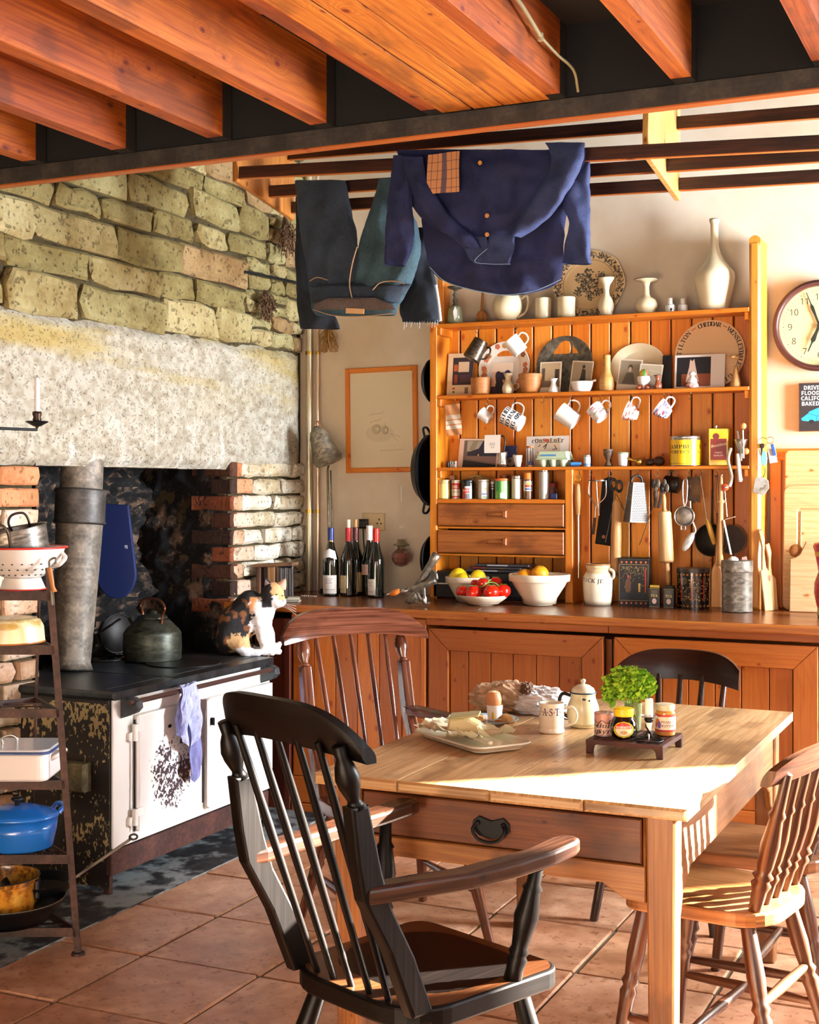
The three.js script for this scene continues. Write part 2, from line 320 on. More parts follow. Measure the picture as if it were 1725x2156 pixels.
// rough concrete band
{
  const y0 = OY, g = G.grid(120, 34, (u, v) => {
    const z = BZ + 0.03 + (-3.3 - BZ) * u, topY = 2.1 + 0.014 * noise3(z * 4, 3, 1) + 0.02 * (1 - u) + 0.006 * noise3(z * 15, 9, 1), low = y0 + 0.004 * noise3(z * 9, 5, 5), y = low + (topY - low) * v;
    const e = Math.min(v, 1 - v, 0.06) / 0.06, edge = Math.min(u * 40, 1);
    return [LX - 0.03 + 0.03 * e * edge + 0.005 * noise3(z * 3, y * 3, 0) + 0.003 * noise3(z * 14, y * 14, 2), y, z];
  });
  const p = g.attributes.position.array, uv = g.attributes.uv.array; for (let i = 0; i < p.length / 3; i++) { uv[i * 2] = p[i * 3 + 2]; uv[i * 2 + 1] = p[i * 3 + 1]; }
  const sta = fbm(3, 4, 91, 5), spk = fbm(340, 90, 93, 3), spk2 = fbm(90, 24, 95, 4), run = lattice(60, 3, 97);
  const ct = texture(1024, 512, (u, v) => {
    let c = mix([0.68, 0.66, 0.6], [0.55, 0.51, 0.43], clamp((spk2(u, v) - 0.35) * 2));
    c = mix(c, [0.62, 0.52, 0.24], 0.85 * smooth(0.5, 0.7, sta(u, v)) * smooth(0.3, 0.8, v) * 0.8);
    c = mix(c, [0.88, 0.88, 0.86], 0.5 * smooth(0.6, 0.9, run(u, v)) * smooth(0.5, 0.1, v));
    return mix(c, [0.22, 0.18, 0.13], 0.5 * smooth(0.66, 0.78, spk(u, v)));
  }, 2.78, 0.62);
  ct.offset.set(0.2, -2.47);
  mesh('concrete_band', [g, G.span([-3.56, OY - 0.001, OA], [LX - 0.028, OY + 0.05, OB], 0)], mat(0xffffff, 0.95, { map: ct, bumpMap: T.stoneBump, bumpScale: 0.012 }), wallLeft);
}
function stone(z, y, w, h, mats, x = LX, name = 'stone', d = 0.05, rough = 1) {
  const pts = [], n = 9, hw = w / 2, hh = h / 2, sk = rr(-0.12, 0.12) * h * rough;
  const corner = [[-1, -1], [-0.35, -1], [0.35, -1], [1, -1], [1, -0.1], [1, 1], [0.3, 1], [-0.4, 1], [-1, 1], [-1, 0.1]];
  for (const [a, b] of corner) { const c = Math.abs(a) > 0.9 && Math.abs(b) > 0.9 ? 0.96 : 1; pts.push([a * hw * c + rr(-0.02, 0.02) * rough + b * sk, b * hh * c + rr(-0.01, 0.01) * rough]); }
  const g = G.ext(pts, d, undefined, undefined, 0.012 * Math.min(1, rough + 0.3));
  const p = g.attributes.position.array, k = rnd() * 50, tx = rr(-0.06, 0.06) * rough, ty = rr(-0.1, 0.06) * rough;
  for (let i = 0; i < p.length; i += 3) if (p[i + 2] > 0) p[i + 2] += 0.008 * rough * noise3(p[i] * 9, p[i + 1] * 9, k) + tx * p[i] + ty * p[i + 1];
  g.computeVertexNormals(); g.rotateY(PI / 2);
  const o = mesh(name, g, mats[Math.floor(rnd() * mats.length)], wallLeft); o.position.set(x - d / 2 + rr(-0.006, 0.006), y, z); return o;
}
{
  // coursed rubble above the band: big blocks near, small ones towards the corner
  let y = 2.105; const rows = [0.15, 0.115, 0.145, 0.1, 0.135, 0.09, 0.12, 0.11, 0.12];
  rows.forEach((h, r) => {
    let z = -3.35 - rnd() * 0.1;
    while (z > BZ + 0.05) {
      const t = smooth(-5.1, -5.7, z); let w = rr(0.24, 0.56) * (1 - t) + rr(0.12, 0.26) * t; if (z - w < BZ + 0.1) w = z - BZ;
      const gap = rnd() < 0.18 ? 0.03 : 0.006, slope = 0.03 * smooth(-4.2, -5.9, z);
      if (t > 0.4 && h > 0.11 && rnd() < 0.6) { stone(z - w / 2, y + h * 0.26 + slope, w - gap, h * 0.48, stoneMats); stone(z - w / 2, y + h * 0.76 + slope, w - gap, h * 0.4, stoneMats); }
      else stone(z - w / 2, y + h / 2 + slope + rr(-0.008, 0.008), w - gap, h - 0.006 + rr(-0.008, 0.006), stoneMats);
      z -= w;
    }
    y += h;
  });
  // limewashed courses at the corner below the band, with bricks along the opening
  y = 0.86; let r = 0;
  while (y < OY - 0.02) {
    const h = 0.079, b = r % 2 ? 0.19 : 0.1;
    stone(OA - b / 2 + 0.004, y + h / 2, b - 0.01, h - 0.012, r > 5 ? brickMats.slice(0, 2).concat(brickMats[2]) : brickMats.slice(2), LX + 0.004, 'brick', 0.06, 0.25);
    let z = OA - b;
    while (z > BZ + 0.03) { let w = rr(0.14, 0.3); if (z - w < BZ + 0.12) w = z - BZ - 0.005; stone(z - w / 2, y + h / 2 + rr(-0.004, 0.004), w - 0.01, h - 0.01, whiteStone, LX, 'stone', 0.05, 0.7); z -= w; }
    y += h; r++;
  }
  // pier to the left of the opening
  y = 0.02; r = 0;
  while (y < OY - 0.02) {
    const h = 0.0795, top = y + h > OY - 0.09; let z = OB; const b = top ? 0.225 : r % 2 ? 0.11 : 0.19;
    stone(z + b / 2, y + h / 2, b - 0.01, h - 0.011, top ? brickMats.slice(0, 1) : brickMats.slice(2), LX + 0.003, 'brick', 0.06, 0.25); z += b;
    while (z < -3.4) { const w = rr(0.16, 0.28); stone(z + w / 2, y + h / 2, w - 0.011, h - 0.011, r % 3 ? whiteStone : brickMats.slice(2), LX, 'stone', 0.05, 0.6); z += w; }
    y += h; r++;
  }
}
// the sooty inside of the fireplace: rubble back, toothed bricks on the far jamb
const m_sootwall = mat(0xffffff, 0.95, { map: T.soot, bumpMap: T.soot, bumpScale: 0.02 });
{
  const g = G.grid(70, 70, (u, v) => { const z = OA - 0.05 + (OB - OA + 0.1) * u, y = 1.56 * v; return [BACK + 0.06 * noise3(z * 5, y * 5, 4) + 0.04 * noise3(z * 13, y * 13, 8) + 0.02 * noise3(z * 30, y * 30, 1), y, z]; });
  const h = G.grid(24, 70, (u, v) => { const x = LX - 0.02 - 0.48 * u, y = 1.54 * v; return [x, y, OA + 0.012 + 0.012 * noise3(x * 6, y * 6, 3) + 0.02 * u * noise3(x * 14, y * 14, 6)]; });
  const k = G.grid(24, 40, (u, v) => { const x = LX - 0.02 - 0.48 * u, y = 1.54 * v; return [x, y, OB - 0.005 + 0.012 * noise3(x * 6, y * 6, 13)]; });
  for (const q of [g, h, k]) metreUV(q);
  mesh('sooty_lining', [g, h, k], m_sootwall, wallLeft);
  for (let r = 0; r < 9; r++) {
    const y = 0.86 + r * 0.079 + 0.0395, w = r % 2 ? 0.11 : 0.22, o = mesh('brick', G.box(w, 0.067, 0.06, [LX - w / 2 + 0.003, y, OA - 0.012 + rr(-0.004, 0.004)], [rr(-0.02, 0.02), rr(-0.03, 0.03), 0], 0.006), sootBrick[(r * 2) % 3], wallLeft);
    if (r % 3 === 1) mesh('brick', G.box(0.1, 0.065, 0.06, [LX - w - 0.08, y, OA - 0.03], [0, rr(-0.1, 0.1), 0.02], 0.008), sootBrick[2], wallLeft);
  }
}
// ---------------------------------------------------------------- the kitchen table
const m_table = wood(0xe8c696, T.worn, 0.34, 0.0008), m_tabledark = wood(0x7c4519, T.worn, 0.5, 0.0008), m_tableleg = wood(0xa87036, T.worn, 0.45, 0.0008);
const m_iron = mat(0x17181a, 0.45, { metalness: 0.6 });
{
  const t = thing('kitchen_table', 'old scrubbed pine farmhouse table with one front drawer', 'table', [-1.142, 0, -3.612]);
  const X = 0.452, Z = 0.706, Y = 0.755, sh = [-0.458, -0.235, 0.0, 0.225, 0.458];
  for (let i = 0; i < 4; i++) mesh('top_board', G.box(sh[i + 1] - sh[i] - 0.0025, 0.027 + rr(-0.001, 0.001), 2 * Z + rr(-0.006, 0.006), [(sh[i] + sh[i + 1]) / 2, Y - 0.0135, 0], undefined, 0.006, 'z'), m_table, t);
  const L = 0.385, F = Z - 0.045;
  for (const sx of [-1, 1]) for (const sz of [-1, 1]) {
    const g = G.box(0.066, 0.728, 0.066, [0, 0, 0], undefined, 0.005, 'y'), p = g.attributes.position.array;
    for (let i = 0; i < p.length; i += 3) { const k = 1 - 0.2 * smooth(0.1, -0.4, p[i + 1]); p[i] *= k; p[i + 2] *= k; }
    mesh('leg', place(g, [sx * (L + 0.004), 0.364, sz * (F - 0.03)]), m_tableleg, t);
  }
  // front apron with its drawer and the stepped brackets
  const xr = L - 0.03, low = -0.165;
  const outline = [[-xr, 0], [-xr, -0.012], [-xr, low - 0.035], [-xr + 0.05, low - 0.03], [-xr + 0.07, low - 0.018], [-xr + 0.1, low], [xr - 0.1, low], [xr - 0.07, low - 0.018], [xr - 0.05, low - 0.03], [xr, low - 0.035], [xr, 0]];
  mesh('front_apron', G.ext(outline, 0.022, [0, 0.728, F - 0.012], undefined, 0.003, 'x', [[[-xr + 0.006, -0.012], [-xr + 0.006, -0.118], [xr - 0.006, -0.118], [xr - 0.006, -0.012]]]), m_tableleg, t);
  mesh('apron', [G.box(2 * xr, 0.15, 0.022, [0, 0.652, -F + 0.012]), G.box(0.022, 0.15, 2 * F - 0.1, [-L - 0.018, 0.652, 0]), G.box(0.022, 0.15, 2 * F - 0.1, [L + 0.018, 0.652, 0])], m_tableleg, t);
  for (const sx of [-1, 1]) for (const sz of [-1, 1]) mesh('bracket', G.ext([[0, 0], [0.13, 0], [0.1, -0.02], [0.05, -0.045], [0.03, -0.09], [0, -0.11]], 0.02, [sx * (L + 0.018), 0.578, sz * (F - 0.062)], [0, sz > 0 ? PI / 2 : -PI / 2, 0]), m_tableleg, t);
  const d = mesh('drawer', [G.box(2 * xr - 0.02, 0.1, 0.02, [0, 0.663, F - 0.012], undefined, 0.003, 'x'), G.box(2 * xr - 0.05, 0.08, 0.3, [0, 0.66, F - 0.18])], m_tabledark, t);
  mesh('drawer_pull', [G.ext([[-0.045, 0.012], [-0.03, 0.024], [0, 0.015], [0.03, 0.024], [0.045, 0.012], [0.048, -0.008], [0.03, -0.022], [0, -0.028], [-0.03, -0.022], [-0.048, -0.008]], 0.004, [-0.01, 0.66, F + 0.002]),
    G.tube([[-0.042, 0.668, F + 0.008], [-0.05, 0.655, F + 0.02], [-0.035, 0.635, F + 0.022], [-0.01, 0.629, F + 0.022], [0.015, 0.635, F + 0.022], [0.03, 0.655, F + 0.02], [0.022, 0.668, F + 0.008]], 0.004), G.sph(0.006, [-0.042, 0.668, F + 0.007]), G.sph(0.006, [0.022, 0.668, F + 0.007])], m_iron, d);
}

// ---------------------------------------------------------------- chairs
function crestGeo(hw, y0, y1, z0, lean, bow, th, drop, round) {         // a bowed top rail, solid, sitter faces +z
  const N = 30, M = 6, at = (u, v, s) => {
    const a = Math.abs(u), top = y1 - round * Math.pow(a, 5) - 0.012 * a * a, bot = y0 - drop * a * a, y = bot + (top - bot) * v;
    return [u * hw, y, z0 - lean * (y - y0) + bow * u * u + s * th * (0.62 + 0.38 * Math.sin(PI * clamp(v * 0.9 + 0.05))) / 2];
  };
  const f = G.grid(N, M, (a, b) => at(a * 2 - 1, b, 1)), k = G.grid(N, M, (a, b) => at(1 - a * 2, b, -1));
  const t = G.grid(N, 2, (a, b) => at(a * 2 - 1, 1, 1 - b * 2)), q = G.grid(N, 2, (a, b) => at(a * 2 - 1, 0, b * 2 - 1));
  const e = G.grid(2, M, (a, b) => at(1, b, 1 - a * 2)), w = G.grid(2, M, (a, b) => at(-1, b, a * 2 - 1));
  return [f, k, t, q, e, w].map((g) => metreUV(g, 'x', false));
}
const legTurn = [[0.014, 0], [0.016, 0.3], [0.019, 0.46], [0.022, 0.5], [0.016, 0.53], [0.023, 0.56], [0.017, 0.59], [0.019, 0.63], [0.022, 0.72], [0.017, 1]];
const postTurn = [[0.013, 0], [0.016, 0.18], [0.021, 0.22], [0.014, 0.25], [0.022, 0.28], [0.014, 0.31], [0.017, 0.35], [0.02, 0.5], [0.014, 0.68], [0.018, 0.71], [0.013, 0.74], [0.011, 1]];
function seatGeo(wf, wb, d0, d1, y, th, dish) {                         // saddle seat: front width, back width, back and front edge
  const pts = [], c = 0.05; const R = (x, z, x2, z2, n = 5) => { for (let i = 0; i <= n; i++) { const a = i / n * PI / 2; pts.push([x + (x2 - x) * Math.sin(a), z + (z2 - z) * (1 - Math.cos(a))]); } };
  R(wf / 2 - c, d1, wf / 2, d1 - c); R2(wb / 2, d0 + 0.1, wb / 2 - 0.12, d0); for (const [x, z] of pts.slice().reverse()) pts.push([-x, z]);
  function R2(x, z, x2, z2) { for (let i = 0; i <= 7; i++) { const a = i / 7 * PI / 2; pts.push([x2 + (x - x2) * Math.cos(a), z2 + (z - z2) * (1 - Math.sin(a))]); } }
  const s = new THREE.Shape(pts.map(([x, z]) => new THREE.Vector2(x, -z)));
  const g = new THREE.ExtrudeGeometry(s, { depth: th - 0.012, bevelEnabled: true, bevelThickness: 0.006, bevelSize: 0.006, bevelOffset: -0.006, bevelSegments: 2, curveSegments: 4 });
  g.rotateX(-PI / 2); g.translate(0, y - th + 0.006, 0);
  const top = G.grid(40, 40, (u, v) => {                                // the dished upper face
    const z = d0 + 0.008 + (d1 - d0 - 0.016) * v, half = (wb + (wf - wb) * v) / 2 - 0.008, edge = v < 0.3 ? Math.sqrt(Math.max(0, 1 - Math.pow((0.3 - v) / 0.3, 2.4))) : 1, fr = v > 0.9 ? Math.sqrt(Math.max(0, 1 - Math.pow((v - 0.9) / 0.1, 2) * 0.3)) : 1;
    const hw = Math.min(half, half - 0.12 + 0.12 * edge) * fr, x = (u * 2 - 1) * hw, rx = x / (half * 0.86), rz = (v - 0.55) / 0.4;
    return [x, y + 0.0005 - dish * Math.max(0, 1 - rx * rx * rx * rx - rz * rz), z];
  });
  const p = g.attributes.position.array; for (let i = 0; i < p.length; i += 3) if (p[i + 1] > y - 0.003 && dish > 0) p[i + 1] -= dish + 0.002 > th ? 0 : 0.0;
  return [metreUV(g, 'z'), metreUV(top, 'z', false)];
}
function armGeo(s) {                                                    // flat arm bowing outwards, s = side
  const out = [[0.165, -0.325], [0.2, -0.32], [0.225, -0.22], [0.252, -0.1], [0.268, 0.02], [0.274, 0.12], [0.272, 0.19], [0.26, 0.215], [0.238, 0.222], [0.218, 0.21], [0.212, 0.18], [0.215, 0.1], [0.21, 0.0], [0.196, -0.1], [0.175, -0.2], [0.16, -0.28]];
  const g = G.ext(out.map(([x, z]) => [x * s, z]), 0.034, undefined, undefined, 0.009, 'y', [], 3); g.rotateX(PI / 2); g.translate(0, 0.688, 0);
  const p = g.attributes.position.array; for (let i = 0; i < p.length; i += 3) p[i + 1] += 0.012 * smooth(0.05, 0.2, p[i + 2]) - 0.008 * smooth(0.1, -0.1, Math.abs(p[i + 2] + 0.08));
  g.computeVertexNormals(); return g;
}
function windsor(name, label, m, seatM, p, turn, cw, armM) {
  const t = thing(name, label, 'chair', p, turn), y = 0.44;
  { const [sb, sd] = seatGeo(0.44, 0.42, -0.215, 0.215, y, 0.042, 0.012); const s = mesh('seat', sb, m, t); mesh('saddle', sd, seatM || m, s); }
  const foot = (sx, sz) => [sx * 0.22, 0, sz > 0 ? 0.22 : -0.27], top = (sx, sz) => [sx * 0.15, y - 0.03, sz * 0.14];
  const lerp = (a, b, k) => a.map((v, i) => v + (b[i] - v) * k);
  for (const sx of [-1, 1]) for (const sz of [1, -1]) mesh('leg', G.rod(foot(sx, sz), top(sx, sz), legTurn.map(([r, k]) => [r * 1.05, k])), m, t);
  const st = [[0.009, 0], [0.011, 0.2], [0.017, 0.5], [0.011, 0.8], [0.009, 1]];
  for (const sx of [-1, 1]) mesh('stretcher', G.rod(lerp(foot(sx, -1), top(sx, -1), 0.4), lerp(foot(sx, 1), top(sx, 1), 0.4), st), m, t);
  mesh('stretcher', G.rod([-0.185, 0.165, 0], [0.185, 0.165, 0], st), m, t);
  for (const sx of [-1, 1]) {
    const side = [[-0.205, y - 0.01], [-0.15, y - 0.01], [-0.2, 0.55], [-0.262, 0.66], [-0.285, 0.73], [-0.318, 0.86], [-0.36, 0.86], [-0.345, 0.75], [-0.33, 0.68], [-0.265, 0.57]];
    const g = G.ext(side.map(([z, h]) => [-z, h]), 0.034, [sx * 0.18, 0, 0], [0, PI / 2, 0], 0.006, 'y', [], 2);
    const neck = G.rod([sx * 0.18, 0.855, -0.338], [sx * 0.178, 0.975, -0.378], [[0.021, 0], [0.014, 0.08], [0.012, 0.14], [0.021, 0.35], [0.024, 0.5], [0.019, 0.68], [0.012, 0.8], [0.014, 1]]);
    mesh('back_post', [g, neck], m, t);
  }
  for (const x of [-0.11, -0.055, 0, 0.055, 0.11]) mesh('spindle', G.rod([x, y - 0.01, -0.188 + 0.1 * x * x], [x * 1.16, 0.975, -0.385], [[0.007, 0], [0.008, 0.4], [0.0095, 0.62], [0.007, 1]], 10), m, t);
  mesh('crest_rail', crestGeo(cw, 0.962, 1.052, -0.375, 0.5, 0.04, 0.034, 0.024, 0.07), m, t);
  for (const sx of [-1, 1]) {
    mesh('arm', armGeo(sx), armM || m, t);
    mesh('arm_post', G.rod([sx * 0.195, y - 0.01, 0.075], [sx * 0.232, 0.68, 0.115], [[0.02, 0], [0.018, 0.12], [0.022, 0.2], [0.017, 0.23], [0.022, 0.26], [0.017, 0.3], [0.02, 0.4], [0.026, 0.55], [0.018, 0.76], [0.022, 0.78], [0.015, 0.82], [0.014, 1]]), m, t);
  }
  return t;
}
const m_chairBlack = phys(0x120b08, 0.42, { map: T.dark, bumpMap: T.dark, bumpScale: 0.0004, specularIntensity: 0.35 }), m_chairArm = wood(0x4a2c1c, T.dark, 0.3, 0.0004), m_chairRed = wood(0x8f5a44, T.dark, 0.16, 0.0004), m_chairSeat = wood(0x5c3a22, T.worn, 0.3, 0.0006);
const m_chairBrown = wood(0x74482c, T.dark, 0.33, 0.0005), m_chairDark = wood(0x4a2b20, T.dark, 0.28, 0.0004);
windsor('windsor_armchair', 'nearly black spindle-back armchair nearest the viewer, at the front end of the table', m_chairBlack, m_chairSeat, [-1.19, 0, -2.63], Math.atan2(0.37, -0.93), 0.208, m_chairArm);
windsor('windsor_armchair', 'polished red-brown spindle-back armchair between the range and the table', m_chairRed, null, [-1.895, 0, -4.0], Math.atan2(0.758, 0.652), 0.262).scale.set(1.03, 0.972, 1.03);

function kitchenChair(name, label, m, seatM, p, turn, low) {
  const t = thing(name, label, 'chair', p, turn), y = 0.455, foot = (sx, sz) => [sx * 0.2, 0, sz > 0 ? 0.17 : -0.25], top = (sx, sz) => [sx * 0.135, y - 0.03, sz > 0 ? 0.11 : -0.15], lerp = (a, b, k) => a.map((v, i) => v + (b[i] - v) * k);
  mesh('seat', seatGeo(0.38, 0.36, -0.215, 0.155, y, 0.035, 0.004), seatM || m, t);
  for (const sx of [-1, 1]) for (const sz of [1, -1]) mesh('leg', G.rod(foot(sx, sz), top(sx, sz), legTurn.map(([r, k]) => [r * 1.0, k])), m, t);
  const st = [[0.009, 0], [0.011, 0.12], [0.014, 0.5], [0.011, 0.88], [0.009, 1]];
  for (const sx of [-1, 1]) mesh('stretcher', G.rod(lerp(foot(sx, -1), top(sx, -1), 0.36), lerp(foot(sx, 1), top(sx, 1), 0.36), st), m, t);
  mesh('stretcher', G.rod([-0.172, 0.16, -0.03], [0.172, 0.16, -0.03], st), m, t);
  mesh('stretcher', G.rod(lerp(foot(-1, -1), top(-1, -1), 0.58), lerp(foot(1, -1), top(1, -1), 0.58), st), m, t);
  if (low) {
    for (const x of [-0.14, -0.07, 0, 0.07, 0.14]) mesh(Math.abs(x) > 0.1 ? 'back_post' : 'spindle', G.rod([x * 0.95, y - 0.01, -0.165], [x * 1.12, 0.78, -0.25], [[0.012, 0], [0.012, 0.6], [0.009, 1]], 10), m, t);
    mesh('crest_rail', crestGeo(0.215, 0.765, 0.868, -0.262, 0.25, 0.06, 0.034, 0.02, 0.045), m, t);
  } else {
    for (const x of [-0.14, -0.07, 0, 0.07, 0.14]) mesh(Math.abs(x) > 0.1 ? 'back_post' : 'spindle', G.rod([x * 0.95, y - 0.01, -0.165], [x * 1.1, 0.79, -0.252], postTurn.map(([r, k]) => [r * (Math.abs(x) > 0.1 ? 1.15 : 0.95), k])), m, t);
    mesh('crest_rail', crestGeo(0.205, 0.772, 0.845, -0.255, 0.5, 0.035, 0.028, 0.008, 0.03), m, t);
  }
  return t;
}
kitchenChair('kitchen_chair', 'brown turned-spindle kitchen chair nearest the viewer on the right side of the table', m_chairBrown, wood(0xb08050, T.worn, 0.35, 0.0005), [-0.745, 0, -3.4], Math.atan2(-0.985, -0.17));
kitchenChair('kitchen_chair', 'brown turned-spindle kitchen chair farther back on the right side of the table', m_chairBrown, wood(0xa87850, T.worn, 0.35, 0.0005), [-0.72, 0, -3.885], Math.atan2(-1, -0.06));
kitchenChair('kitchen_chair', 'dark low-backed chair at the far end of the table against the cupboards', m_chairDark, null, [-1.15, 0, -4.56], 0.02, true);

// ---------------------------------------------------------------- counter and cupboards along the back wall
const m_pineDark = wood(0xb06a26, T.light, 0.42, 0.0008), m_pineMid = wood(0xcc8030, T.light, 0.42, 0.0008), m_gap = mat(0x120c08, 0.95);
const CF = -5.304, CY = 0.925;
{
  const w = thing('worktop', 'long dark pine worktop running along the back wall under the dresser', 'worktop', [-1.8, CY, CF - 0.37]);
  mesh('top_slab', G.span([LX + 0.01 + 1.8, -0.034, BZ + 0.004 - CF + 0.37], [1.6, 0, 0.372], 0.003, 'x'), wood(0x93582c, T.worn, 0.25, 0.0006), w);
  mesh('front_edge', G.span([LX + 0.01 + 1.8, -0.034, 0.3725], [1.6, -0.0005, 0.396], 0.005, 'x'), wood(0xc88038, T.pine, 0.4, 0.0006), w);
}
function boarded(parent, x0, x1, y0, y1, z, n, m) {                     // upright tongue-and-groove boards, each its own part
  const w = (x1 - x0) / n; for (let i = 0; i < n; i++) mesh('board', G.box(w - 0.003, y1 - y0, 0.014, [x0 + w * (i + 0.5), (y0 + y1) / 2, z], undefined, 0.002, 'y'), m[i % m.length], parent);
}
{
  const x0 = -3.031, x1 = -2.37, a = thing('base_cupboard', 'base cupboard of upright pine boards behind the red-brown armchair', 'cupboard', [(x0 + x1) / 2, 0, CF]), hw = (x1 - x0) / 2;
  mesh('carcass', [G.box(2 * hw - 0.004, 0.8, 0.7, [0, 0.47, -0.385], undefined, 0), G.box(2 * hw - 0.002, 0.05, 0.02, [0, 0.86, -0.01])], m_pineDark, a);
  boarded(a, -hw + 0.002, hw - 0.012, 0.16, 0.835, -0.02, 6, [m_pineDark, m_pineMid]);
  mesh('rail', G.box(2 * hw, 0.115, 0.018, [0, 0.1, -0.015]), m_pineDark, a);
  mesh('plinth', G.box(2 * hw, 0.04, 0.02, [0, 0.02, -0.01]), m_pineDark, a);
  mesh('stile', G.box(0.024, 0.76, 0.02, [hw - 0.014, 0.455, -0.009], undefined, 0.003, 'y'), m_pineMid, a);
  const e = thing('filler_board', 'dark red-brown upright board closing the gap between range and cupboards', 'board', [x0 - 0.1, 0, CF - 0.02]);
  mesh('panel_board', G.box(0.19, 0.86, 0.02, [0, 0.43, 0], undefined, 0.003, 'y'), wood(0x7a3a20, T.pine, 0.5), e);
  mesh('edge_batten', G.box(0.03, 0.86, 0.02, [0.08, 0.43, 0.012], undefined, 0.003, 'y'), wood(0x6a3018, T.pine, 0.5), e);
}
function doorCupboard(label, x0, x1, f0, f1, seams, m, lowgap) {
  const a = thing('base_cupboard', label, 'cupboard', [(x0 + x1) / 2, 0, CF]), hw = (x1 - x0) / 2, c = (x0 + x1) / 2;
  mesh('carcass', [G.box(2 * hw - 0.004, 0.8, 0.68, [0, 0.43, -0.405], undefined, 0), G.box(2 * hw, 0.03, 0.03, [0, 0.876, -0.015], undefined, 0.003, 'x'), G.box(2 * hw, 0.1, 0.02, [0, 0.05, -0.02])], m_pineDark, a);
  const d = mesh('door', G.box(f1 - f0, 0.72, 0.01, [(f0 + f1) / 2 - c, 0.478, -0.035], undefined, 0), m_gap, a), w = 0.09, top = 0.847, bot = 0.11;
  // mitred frame
  const tz = -0.012, L = f0 - c, R = f1 - c;
  mesh('door_rail', G.ext([[L, top], [R, top], [R - w, top - w], [L + w, top - w]], 0.024, [0, 0, tz], undefined, 0.002), m, d);
  mesh('door_rail', G.ext([[L, bot], [R, bot], [R - w, bot + w], [L + w, bot + w]], 0.024, [0, 0, tz], undefined, 0.002), m, d);
  mesh('door_stile', G.ext([[L, top - 0.002], [L, bot + 0.002], [L + w - 0.001, bot + w], [L + w - 0.001, top - w]], 0.024, [0, 0, tz], undefined, 0.002, 'y'), m, d);
  mesh('door_stile', G.ext([[R, top - 0.002], [R, bot + 0.002], [R - w + 0.001, bot + w], [R - w + 0.001, top - w]], 0.024, [0, 0, tz], undefined, 0.002, 'y'), m, d);
  const s = [L + w + 0.002, ...seams.map((q) => q - c), R - w - 0.002];
  for (let i = 0; i < s.length - 1; i++) mesh('board', G.box(s[i + 1] - s[i] - 0.003, top - bot - 2 * w - 0.002, 0.012, [(s[i] + s[i + 1]) / 2, (top + bot) / 2, -0.02], undefined, 0.002, 'y'), m, d);
  return a;
}
doorCupboard('base cupboard with a mitred boarded door, directly behind the jug and mug', -2.37, -1.569, -2.357, -1.589, [-2.18, -2.079, -1.98, -1.878, -1.778], m_pineDark);
doorCupboard('base cupboard with a paler mitred boarded door, behind the dark low-backed chair', -1.567, -0.687, -1.542, -0.753, [-1.35, -1.246, -1.142, -1.04, -0.934], m_pineMid);
